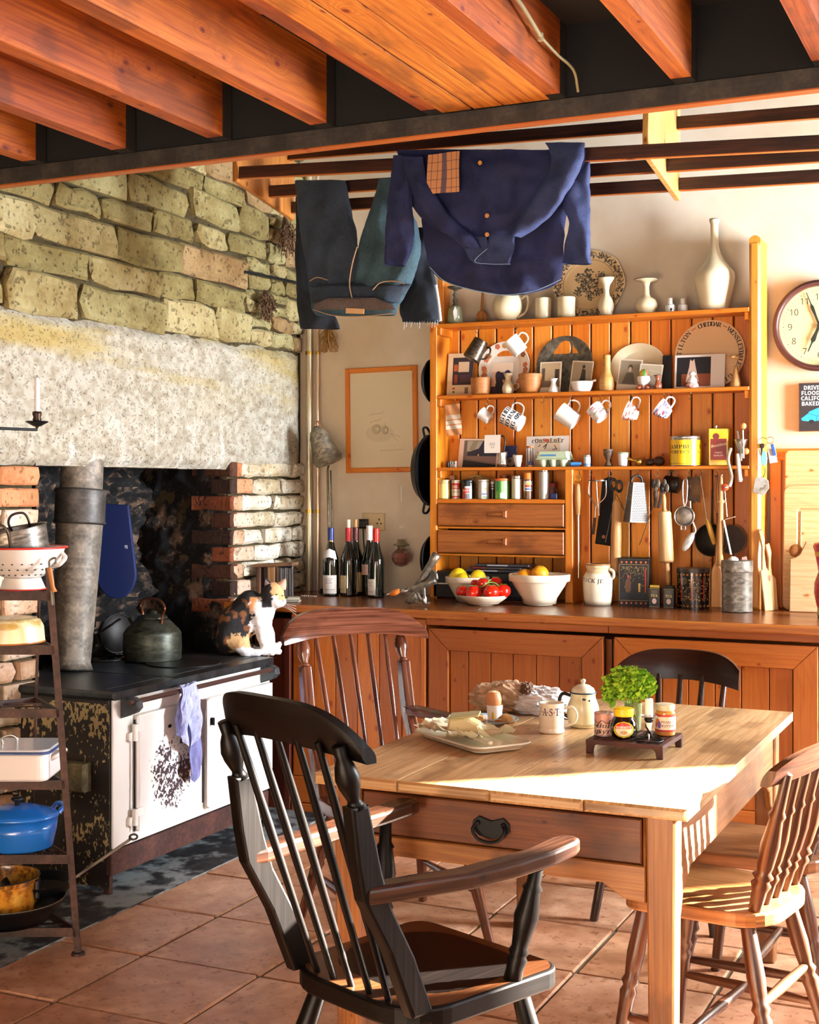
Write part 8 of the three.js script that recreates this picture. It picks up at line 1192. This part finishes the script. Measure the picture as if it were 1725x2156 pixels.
  mesh('oval_label', G.grid(20, 12, (u, v) => { const a = (u * 2 - 1) * 0.78, b = (v * 2 - 1), k = Math.sqrt(Math.max(0, 1 - b * b)); const aa = 0.28 + a * k, y = 0.027 + 0.0215 * b, pr = y < 0.018 ? 0.03 + (0.035 - 0.03) * (y - 0.004) / 0.014 : y < 0.032 ? 0.035 + 0.0005 * (y - 0.018) / 0.014 : y < 0.046 ? 0.0355 - 0.0025 * (y - 0.032) / 0.014 : 0.033 - 0.008 * (y - 0.046) / 0.012; return [(pr + 0.0009) * Math.sin(aa), y, (pr + 0.0009) * Math.cos(aa)]; }), (() => { const m = mat(0xffffff, 0.35, { map: ml }); return m; })(), mj);
  { const o = mj.children[2].geometry, u = o.attributes.uv.array, p = o.attributes.position.array; for (let i = 0; i < p.length / 3; i++) { const a = Math.atan2(p[i * 3], p[i * 3 + 2]) - 0.28; u[i * 2] = 0.5 + a / 1.56; u[i * 2 + 1] = 0.5 + (p[i * 3 + 1] - 0.027) / 0.043; } }
  const pb = thing('peanut_butter_jar', 'glass jar of peanut butter with a red-edged label at the back right of the trivet', 'jar', [-0.897, TY, -3.565]);
  mesh('jar_body', G.lathe(solidP([[0.022, 0], [0.0265, 0.004], [0.0265, 0.06], [0.0225, 0.068]]), [0, 0, 0], undefined, 36), phys(0xc98a3c, 0.2, { clearcoat: 0.8 }), pb);
  mesh('lid', G.lathe(solidP([[0.0235, 0.067], [0.0255, 0.069], [0.0255, 0.081], [0.024, 0.083]]), [0, 0, 0], undefined, 36), mat(0xd8cfae, 0.35), pb);
  mesh('wrap_label', G.grid(24, 1, (u, v) => { const a = -1.6 + 3.4 * u; return [0.0271 * Math.sin(a), 0.012 + 0.045 * v, 0.0271 * Math.cos(a)]; }), mat(0xffffff, 0.5, { map: paint(192, 96, [['r', '#efe2c8', 0, 0, 1, 1], ['r', '#b8302c', 0, 0, 1, 0.12], ['r', '#b8302c', 0, 0.88, 1, 0.12], ['e', '#d87a2c', 0.3, 0.45, 0.08, 0.2], ['e', '#6a5aa0', 0.36, 0.6, 0.06, 0.22], ['e', '#c04a3c', 0.24, 0.62, 0.05, 0.16], ['t', '#7a3a30', 'PEANUT', 0.62, 0.42, 'bold 20px sans-serif'], ['t', '#7a3a30', 'BUTTER', 0.62, 0.64, 'bold 20px sans-serif']]) }), pb);
  const cs = thing('candlestick', 'twisted black wire candlestick with a short white candle on the trivet', 'candlestick', [-0.914, TY, -3.462]);
  mesh('wire_stem', [G.rod([0, 0.02, 0], [0, 0.062, 0], [[0.004, 0], [0.006, 0.6], [0.012, 0.8], [0.012, 1]]), G.tube([[0, 0.03, 0], [0.012, 0.01, 0.006], [0.034, 0.004, 0.004]], 0.003), G.tube([[0, 0.03, 0], [-0.012, 0.01, 0.008], [-0.034, 0.004, 0.012]], 0.003), G.tube([[0, 0.03, 0], [0.0, 0.012, -0.012], [-0.004, 0.004, -0.034]], 0.003), G.tor(0.036, 0.0022, [0, 0.003, 0], [PI / 2, 0, 0]), G.tube([[0.008, 0.02, 0], [0.0, 0.03, 0.008], [-0.008, 0.04, 0], [0, 0.05, -0.008], [0.008, 0.056, 0]], 0.0022)], m_iron, cs);
  mesh('wax_pan', G.lathe([[0.001, 0.06], [0.02, 0.063], [0.021, 0.066]], [0, 0, 0], undefined, 24), mat(0xbcb8b4, 0.4, { metalness: 0.6 }), cs); mesh('candle', G.lathe(solidP([[0.0105, 0.062], [0.0105, 0.108], [0.009, 0.11]]), [0, 0, 0], undefined, 20), phys(0xf6f3ee, 0.35), cs); mesh('wick', G.cyl(0.0012, 0.0012, 0.012, [0, 0.115, 0]), m_black, cs);
  // parsley in a glass
  const gl = thing('green_glass', 'pale green glass tumbler holding parsley at the back of the trivet', 'glass', [-0.993, TY, -3.595]); mesh('tumbler', G.lathe(hollow([[0.019, 0], [0.0215, 0.004], [0.024, 0.05], [0.0245, 0.075]], 0.002, 0.006), [0, 0, 0], undefined, 32), phys(0xb9c88a, 0.08, { transmission: 0.7, thickness: 0.002, ior: 1.45, clearcoat: 0.5 }), gl);
  const pa = thing('parsley', 'bushy bunch of curly green parsley standing in the green glass', 'parsley', [-1.005, TY + 0.01, -3.595]);
  { const st = []; for (let i = 0; i < 14; i++) { const a = rr(0, 6.28), r = rr(0.01, 0.06); st.push(G.tube([[rr(-0.006, 0.006), 0, rr(-0.006, 0.006)], [r * 0.3 * Math.cos(a), 0.06, r * 0.3 * Math.sin(a)], [r * Math.cos(a), 0.1 + rr(0, 0.03), r * Math.sin(a)]], 0.0013, 8, 5)); } mesh('stems', st, mat(0x8fae50, 0.7), pa);
    const leaf = (m, n) => { const P = [], I = []; for (let i = 0; i < n; i++) { const a = rr(0, 6.283), q = Math.pow(rnd(), 0.4), ph = Math.acos(rr(-0.75, 1)); let cx = 0.074 * q * Math.sin(ph) * Math.cos(a), cy = 0.112 + 0.05 * q * Math.cos(ph), cz = 0.066 * q * Math.sin(ph) * Math.sin(a); if (cx < -0.045) cy -= 0.03 * rnd(); const base = P.length / 3, nx = rr(-1, 1), nz = rr(-1, 1), L = rr(0.006, 0.011); for (let k = 0; k < 7; k++) { const t = k / 7 * 6.283, rad = L * (k % 2 ? 1 : 0.62); P.push(cx + rad * Math.cos(t), cy + rad * Math.sin(t) * nx * 0.8 + 0.004 * Math.sin(k * 2.3), cz + rad * Math.sin(t) * (1 - Math.abs(nx) * 0.5) + rad * Math.cos(t) * nz * 0.4); } P.push(cx, cy + 0.003, cz); for (let k = 0; k < 7; k++) I.push(base + k, base + (k + 1) % 7, base + 7); } const g = new THREE.BufferGeometry(); g.setAttribute('position', new THREE.Float32BufferAttribute(P, 3)); g.setIndex(I); g.computeVertexNormals(); const o = mesh('leaves', g, m, pa); return info(o, null, null, null, 'stuff'); };
    leaf(mat(0x8fc024, 0.6), 700); leaf(mat(0xa9d23a, 0.6), 500); leaf(mat(0x6a9c1c, 0.6), 450); }
}
// ---------------------------------------------------------------- iron pan stand at the left edge
{
  const m_br = mat(0x5c3f38, 0.55, { metalness: 0.4, map: T.metal }), t = thing('pan_stand', 'tall three-legged corner pan stand of brown iron straps at the left edge', 'pan stand', [-2.7, 0, -3.4], 24.77 * PI / 180);
  // local x runs to the viewer's right, z towards the viewer; right leg at the origin, back leg and left leg behind and beside
  const tiers = [1.112, 0.944, 0.748, 0.526, 0.296, 0.07], at = (y) => { const k = y / 1.15; return { R: [-0.088 * k, y, 0], L: [-0.56 + 0.088 * k, y, 0], B: [-0.235 + 0.05 * k, y, -0.3 + 0.06 * k] }; };
  const b = at(0), tp = at(1.2);
  for (const k of ['R', 'L', 'B']) mesh('leg', G.bar(b[k], tp[k], k === 'B' ? 0.008 : 0.02, k === 'B' ? 0.008 : 0.007, [0, 0, 1], 0.002), m_br, t);
  mesh('foot', [G.cyl(0.02, 0.022, 0.008, [b.R[0], 0.004, 0])], m_br, t);
  for (const y of tiers) {
    const q = at(y), s = mesh('shelf_frame', [G.bar(q.L, q.R, 0.007, 0.028, [0, 1, 0], 0.001), G.bar(q.R, q.B, 0.007, 0.022, [0, 1, 0], 0.001), G.bar(q.L, q.B, 0.007, 0.022, [0, 1, 0], 0.001)], m_br, t);
    mesh('shelf_bar', [0.3, 0.55, 0.8].map((f) => { const a = q.L.map((v, i) => v + (q.B[i] - v) * f * 0.9), c = q.R.map((v, i) => v + (q.B[i] - v) * f * 0.9); return G.bar(a, c, 0.01, 0.004, [0, 1, 0], 0.001); }), m_br, s);
  }
  const W = (lx, y, lz) => { const c = 0.908, s = 0.419; return [-2.7 + lx * c + lz * s, y, -3.4 - lx * s + lz * c]; };
  const tw = 24.77 * PI / 180, m_en = glazed(0xe9e8e2, 0.25), m_red = mat(0xc8241c, 0.35);
  const Ht = (i) => tiers[i] + 0.0145;
  // colander with a pan resting in it
  const co = thing('colander', 'white enamel colander with red rims on the top tier of the pan stand', 'colander', W(-0.195, Ht(0), -0.08), tw);
  mesh('bowl', G.lathe([[0.001, 0.036], [0.055, 0.037], [0.09, 0.055], [0.118, 0.09], [0.13, 0.128], [0.137, 0.13], [0.137, 0.134], [0.128, 0.132], [0.115, 0.092], [0.088, 0.058], [0.05, 0.041], [0.001, 0.04]], [0, 0, 0], undefined, 48), m_en, co);
  mesh('foot_ring', G.lathe([[0.074, 0.0], [0.07, 0.004], [0.056, 0.037]], [0, 0, 0], undefined, 40), m_en, co); mesh('red_rim', [G.tor(0.137, 0.0032, [0, 0.133, 0], [PI / 2, 0, 0], 48), G.tor(0.074, 0.0022, [0, 0.002, 0], [PI / 2, 0, 0], 40)], m_red, co);
  const hl = []; for (let r = 0; r < 3; r++) for (let i = 0; i < 24; i++) { const a = (i + r * 0.5) / 24 * 2 * PI, [rad, y, tl] = [[0.0795, 0.049, 0.95], [0.1005, 0.066, 0.8], [0.1145, 0.084, 0.6]][r]; hl.push(place(plain(new THREE.CylinderGeometry(0.0032, 0.0032, 0.004, 8)), [rad * Math.sin(a), y, rad * Math.cos(a)], [0, 0, 0])); } mesh('drain_holes', hl, m_black, co);
  for (const g of [G.tube([[0.108, 0.075, 0.02], [0.125, 0.08, 0.035], [0.142, 0.1, 0.03], [0.13, 0.112, 0.01]], 0.007), G.tube([[-0.115, 0.1, 0.06], [-0.13, 0.1, 0.08], [-0.1, 0.1, 0.1]], 0.007)]) mesh('handle', g, m_en, co);
  const sp = thing('aluminium_pan', 'dull aluminium pan with wire handles tilted inside the colander', 'pan', W(-0.21, Ht(0) + 0.09, -0.085), tw); sp.rotation.z = 0.13; sp.rotation.x = 0.1;
  const m_al = mat(0xb9b7b2, 0.35, { metalness: 0.75, map: T.metal }); mesh('pan_body', G.lathe(hollow([[0.088, 0], [0.1, 0.01], [0.106, 0.1], [0.11, 0.102]], 0.003, 0.004), [0, 0, 0], undefined, 44), m_al, sp);
  const wire = (z, y, x) => G.tube([[x - 0.028, y - 0.03, z], [x - 0.034, y + 0.02, z + 0.012], [x - 0.018, y + 0.04, z + 0.014], [x + 0.02, y + 0.04, z + 0.014], [x + 0.03, y + 0.02, z + 0.012], [x + 0.026, y - 0.03, z]], 0.0042, 40); mesh('wire_handle', wire(0.104, 0.085, -0.01), mat(0x4a3c34, 0.35, { metalness: 0.7 }), sp); mesh('wire_handle', wire(-0.1, 0.1, 0.0), mat(0x4a3c34, 0.35, { metalness: 0.7 }), sp);
  // cream pan upside down
  const up = thing('enamel_pan', 'rust-stained cream enamel pan turned upside down on the second tier', 'pan', W(-0.24, Ht(1), -0.09), tw); const rust = canvasTex(256, 64, (c, w, h) => { c.fillStyle = '#ead9a4'; c.fillRect(0, 0, w, h); let q = 3; const rn = () => { q = (q * 1664525 + 1013904223) >>> 0; return q / 4294967296; }; for (let i = 0; i < 60; i++) { c.fillStyle = `rgba(150,${80 + rn() * 40 | 0},20,${0.08 + rn() * 0.22})`; c.beginPath(); c.ellipse(rn() * w, rn() < 0.5 ? h * rn() * 0.3 : h * rn(), 4 + rn() * 14, 3 + rn() * 6, 0, 0, 6.3); c.fill(); } });
  mesh('pan_body', G.lathe([[0.108, 0], [0.11, 0.004], [0.106, 0.05], [0.096, 0.07], [0.078, 0.078], [0.001, 0.079]], [0, 0, 0], undefined, 44), phys(0xffffff, 0.3, { map: rust, clearcoat: 0.3 }), up); mesh('rim', G.tor(0.109, 0.003, [0, 0.003, 0], [PI / 2, 0, 0], 44), mat(0x9a5a1c, 0.5), up); mesh('handle', G.tube([[-0.09, 0.02, 0.06], [-0.11, 0.018, 0.085], [-0.14, 0.018, 0.09], [-0.13, 0.018, 0.06]], 0.007), glazed(0xb9c4a0, 0.3), up);
  // roasting tin
  const ro = thing('roasting_tin', 'white enamel roasting tin with a lid and blue rim on the fourth tier', 'roasting tin', W(-0.21, Ht(3), -0.07), tw);
  const rr2 = (w, d, r) => { const o = []; for (const [cx, cy, a0] of [[w / 2 - r, -d / 2 + r, -PI / 2], [w / 2 - r, d / 2 - r, 0], [-w / 2 + r, d / 2 - r, PI / 2], [-w / 2 + r, -d / 2 + r, PI]]) for (let i = 0; i <= 5; i++) { const a = a0 + i / 5 * PI / 2; o.push([cx + r * Math.cos(a), cy + r * Math.sin(a)]); } return o; };
  const slab = (w, d, r, y0, y1, b = 0.003) => { const g = G.ext(rr2(w, d, r), y1 - y0, undefined, undefined, b, 'x', [], 2); g.rotateX(-PI / 2); g.translate(0, (y0 + y1) / 2, 0); return g; };
  mesh('tin_body', slab(0.24, 0.2, 0.03, 0, 0.088, 0.008), glazed(0xeceae6, 0.25), ro); mesh('blue_rim', slab(0.262, 0.222, 0.03, 0.086, 0.092, 0.002), mat(0x28407a, 0.4), ro); mesh('lid', slab(0.25, 0.21, 0.03, 0.092, 0.1, 0.003), glazed(0xb9bcc0, 0.25), ro);
  mesh('lid_loop', G.tube([[-0.045, 0.098, 0.0], [-0.045, 0.118, 0.0], [-0.02, 0.128, 0], [0.0, 0.118, 0.0], [0.0, 0.098, 0.0]], 0.004), m_steel, ro); mesh('side_handle', G.tube([[0.118, 0.06, -0.04], [0.135, 0.07, -0.045], [0.15, 0.08, 0.0], [0.135, 0.07, 0.045], [0.118, 0.06, 0.04]], 0.007), glazed(0xeceae6, 0.25), ro);
  // blue casserole
  const m_bl = glazed(0x1769c4, 0.22), ca = thing('casserole', 'bright blue oval cast-iron casserole with a black knob on the fifth tier', 'casserole', W(-0.21, Ht(4), -0.075), tw);
  mesh('pot_body', G.lathe(solidP([[0.098, 0], [0.112, 0.01], [0.122, 0.06], [0.126, 0.1]]), [0, 0, 0], undefined, 48, [1.0, 1, 0.8]), m_bl, ca); const cl = mesh('lid', G.lathe(solidP([[0.128, 0.1], [0.129, 0.108], [0.118, 0.116], [0.1, 0.118], [0.098, 0.122], [0.07, 0.127], [0.068, 0.131], [0.03, 0.135]]), [0, 0, 0], undefined, 48, [1.0, 1, 0.8]), m_bl, ca); mesh('knob', G.lathe(solidP([[0.009, 0.134], [0.008, 0.146], [0.02, 0.154], [0.018, 0.16], [0.006, 0.162]])), m_black, cl);
  mesh('ear_handle', G.tube([[0.085, 0.1, -0.08], [0.1, 0.118, -0.1], [0.13, 0.12, -0.07], [0.118, 0.1, -0.04]], 0.008), m_bl, ca); mesh('ear_handle', G.tube([[-0.09, 0.09, 0.06], [-0.115, 0.096, 0.085], [-0.075, 0.09, 0.1], [-0.06, 0.09, 0.08]], 0.008), m_bl, ca);
  // stained orange pan in a black pan at the bottom
  const wk = thing('black_wok', 'wide black iron pan on the lowest tier under the stained orange pan', 'pan', W(-0.235, Ht(5), -0.06), tw); mesh('pan_bowl', G.lathe(hollow([[0.08, 0], [0.13, 0.018], [0.165, 0.05], [0.176, 0.075]], 0.003, 0.005), [0, 0, 0], undefined, 48), mat(0x131315, 0.4, { metalness: 0.5 }), wk); mesh('bright_rim', G.tor(0.176, 0.002, [0, 0.076, 0], [PI / 2, 0, 0], 48), m_pewter, wk);
  const ot = canvasTex(512, 128, (c, w, h) => { c.fillStyle = '#c88424'; c.fillRect(0, 0, w, h); let q = 8; const rn = () => { q = (q * 1664525 + 1013904223) >>> 0; return q / 4294967296; }; for (let i = 0; i < 700; i++) { const y = rn() * h, k = Math.abs(y / h - 0.5) * 2; c.fillStyle = `rgba(${40 + rn() * 60 | 0},${20 + rn() * 20 | 0},8,${0.1 + k * 0.35})`; c.beginPath(); c.ellipse(rn() * w, y, 2 + rn() * 7, 2 + rn() * 10, 0, 0, 6.3); c.fill(); } for (let i = 0; i < 60; i++) { c.fillStyle = `rgba(235,190,90,${0.1 + rn() * 0.2})`; c.beginPath(); c.ellipse(rn() * w, h * (0.2 + rn() * 0.5), 5 + rn() * 12, 8 + rn() * 20, 0, 0, 6.3); c.fill(); } });
  const op = thing('enamel_saucepan', 'heavily stained orange enamel saucepan at the foot of the pan stand', 'saucepan', W(-0.255, Ht(5) + 0.024, -0.05), tw); mesh('pan_body', G.lathe(hollow([[0.095, 0], [0.108, 0.008], [0.116, 0.11], [0.118, 0.122]], 0.003, 0.006), [0, 0, 0], undefined, 48), phys(0xffffff, 0.3, { map: ot, clearcoat: 0.4 }), op); mesh('rim', G.tor(0.118, 0.0025, [0, 0.122, 0], [PI / 2, 0, 0], 48), mat(0x1c120a, 0.4), op); mesh('lug', G.box(0.014, 0.06, 0.034, [0.119, 0.085, 0.01], undefined, 0.005), m_black, op);
  const sk = thing('skillet', 'black iron skillet with a long steel handle sticking out of the lowest tier', 'frying pan', W(-0.16, Ht(5) + 0.075, -0.13), tw); mesh('skillet_pan', G.lathe(hollow([[0.09, 0], [0.1, 0.008], [0.115, 0.035]], 0.003, 0.005), [0, 0, 0], undefined, 40), m_iron, sk); mesh('long_handle', [G.bar([0.1, 0.03, 0.0], [0.3, 0.17, 0.015], 0.03, 0.008), G.tor(0.012, 0.0035, [0.308, 0.176, 0.015], [0.6, 0.2, 0.5], 18)], mat(0x5a5450, 0.35, { metalness: 0.8 }), sk);
  const ls = thing('wooden_fork', 'old wooden-handled fork hanging from the top tier of the pan stand', 'fork', W(-0.085, 0, 0.014), tw); ls.position.y = 1.2; mesh('handle', G.rod([0, 0, 0], [0.012, -0.075, 0], [[0.008, 0], [0.007, 0.8], [0.012, 1]]), m_tanwood, ls); mesh('prongs', [G.bar([0.008, -0.07, 0], [0.012, -0.115, 0], 0.022, 0.004), G.tube([[0, 0, 0], [0, 0.022, 0], [0.018, 0.03, 0], [0.02, 0.012, 0]], 0.0035)], m_pewter, ls);
}
// ---------------------------------------------------------------- wall clock and the chalk sign
{
  const z = -6.055, R = 0.193, t = thing('wall_clock', 'round wall clock with a dark brown rim and a yellowed face', 'clock', [-0.849, 2.142, z]);
  mesh('case', G.lathe([[R, -0.012], [R + 0.004, 0.02], [R, 0.036], [R - 0.014, 0.04], [R - 0.022, 0.03], [R - 0.024, 0.012]], [0, 0, 0], [PI / 2, 0, 0], 72), mat(0x4a2622, 0.35), t);
  const face = canvasTex(1024, 1024, (c, w) => { c.fillStyle = '#e6cf94'; c.fillRect(0, 0, w, w); let q = 5; const rn = () => { q = (q * 1664525 + 1013904223) >>> 0; return q / 4294967296; }; for (let i = 0; i < 260; i++) { c.fillStyle = `rgba(170,130,60,${rn() * 0.1})`; c.beginPath(); c.arc(rn() * w, rn() * w, rn() * 22, 0, 6.3); c.fill(); } c.translate(w / 2, w / 2); c.fillStyle = '#1d1814'; for (let i = 0; i < 60; i++) { const a = i / 60 * 6.283; c.beginPath(); c.arc(450 * Math.sin(a), -450 * Math.cos(a), i % 5 ? 4 : 6, 0, 6.3); c.fill(); } c.font = '112px sans-serif'; c.textAlign = 'center'; c.textBaseline = 'middle'; for (let i = 1; i <= 12; i++) { const a = i / 12 * 6.283; c.fillText(String(i), 368 * Math.sin(a), -368 * Math.cos(a)); } });
  mesh('face', (() => { const g = plain(new THREE.CircleGeometry(R - 0.02, 64)); g.translate(0, 0, 0.012); return g; })(), mat(0xffffff, 0.5, { map: face }), t);
  const m_hand = mat(0x23281f, 0.4), ha = (a, L, w, zz) => { const g = G.ext([[-w * 0.6, -0.03], [w * 0.6, -0.03], [w, L * 0.3], [w * 1.5, L * 0.55], [w * 0.5, L * 0.66], [w * 0.35, L], [-w * 0.35, L], [-w * 0.5, L * 0.66], [-w * 1.5, L * 0.55], [-w, L * 0.3]], 0.002, [0, 0, zz], undefined, 0); g.rotateZ(-a); return g; };
  mesh('minute_hand', ha(-0.36, 0.155, 0.005, 0.018), m_hand, t); mesh('hour_hand', ha(-2.74, 0.12, 0.007, 0.021), m_hand, t); mesh('hub', G.cyl(0.009, 0.009, 0.012, [0, 0, 0.018], [PI / 2, 0, 0]), m_hand, t);
  const s = thing('painted_sign', 'small black painted sign with white lettering and a blue car', 'sign', [-0.936 + 0.14, 1.793, -6.06]); const sh = 0.2095;
  mesh('sign_board', G.box(0.28, sh, 0.028, [0, 0, 0.006], undefined, 0.002), wood(0xd9a050, T.pine, 0.5), s);
  mesh('painted_face', G.grid(1, 1, (u, v) => [(u - 0.5) * 0.277, (v - 0.5) * sh * 0.985, 0.0206]), mat(0xffffff, 0.6, { map: canvasTex(512, 380, (c, w, h) => { c.fillStyle = '#2b2526'; c.fillRect(0, 0, w, h); c.fillStyle = '#ece8e4'; c.font = 'bold 44px sans-serif'; [['DRIVING', 34], ['FLOODED', 16], ['CALIFORNIA', 14], ['BAKED EARTH', 18]].forEach(([q, x], i) => c.fillText(q, x, 52 + i * 42)); c.fillStyle = '#2aa4e0'; c.beginPath(); [[16, 280], [70, 240], [78, 226], [150, 196], [230, 190], [290, 210], [330, 236], [330, 276], [90, 306], [24, 296]].forEach(([x, y], i) => (i ? c.lineTo(x, y) : c.moveTo(x, y))); c.fill(); c.strokeStyle = '#0f5f94'; c.lineWidth = 4; c.beginPath(); c.moveTo(70, 240); c.lineTo(140, 262); c.lineTo(330, 236); c.moveTo(140, 262); c.lineTo(134, 302); c.stroke(); c.fillStyle = '#14181c'; c.beginPath(); c.ellipse(96, 306, 22, 16, 0, 0, 6.3); c.ellipse(270, 292, 20, 16, 0, 0, 6.3); c.fill(); c.fillStyle = '#bfe4f4'; c.fillRect(160, 204, 60, 22); }) }), s);
}
renderer.render(scene, camera);
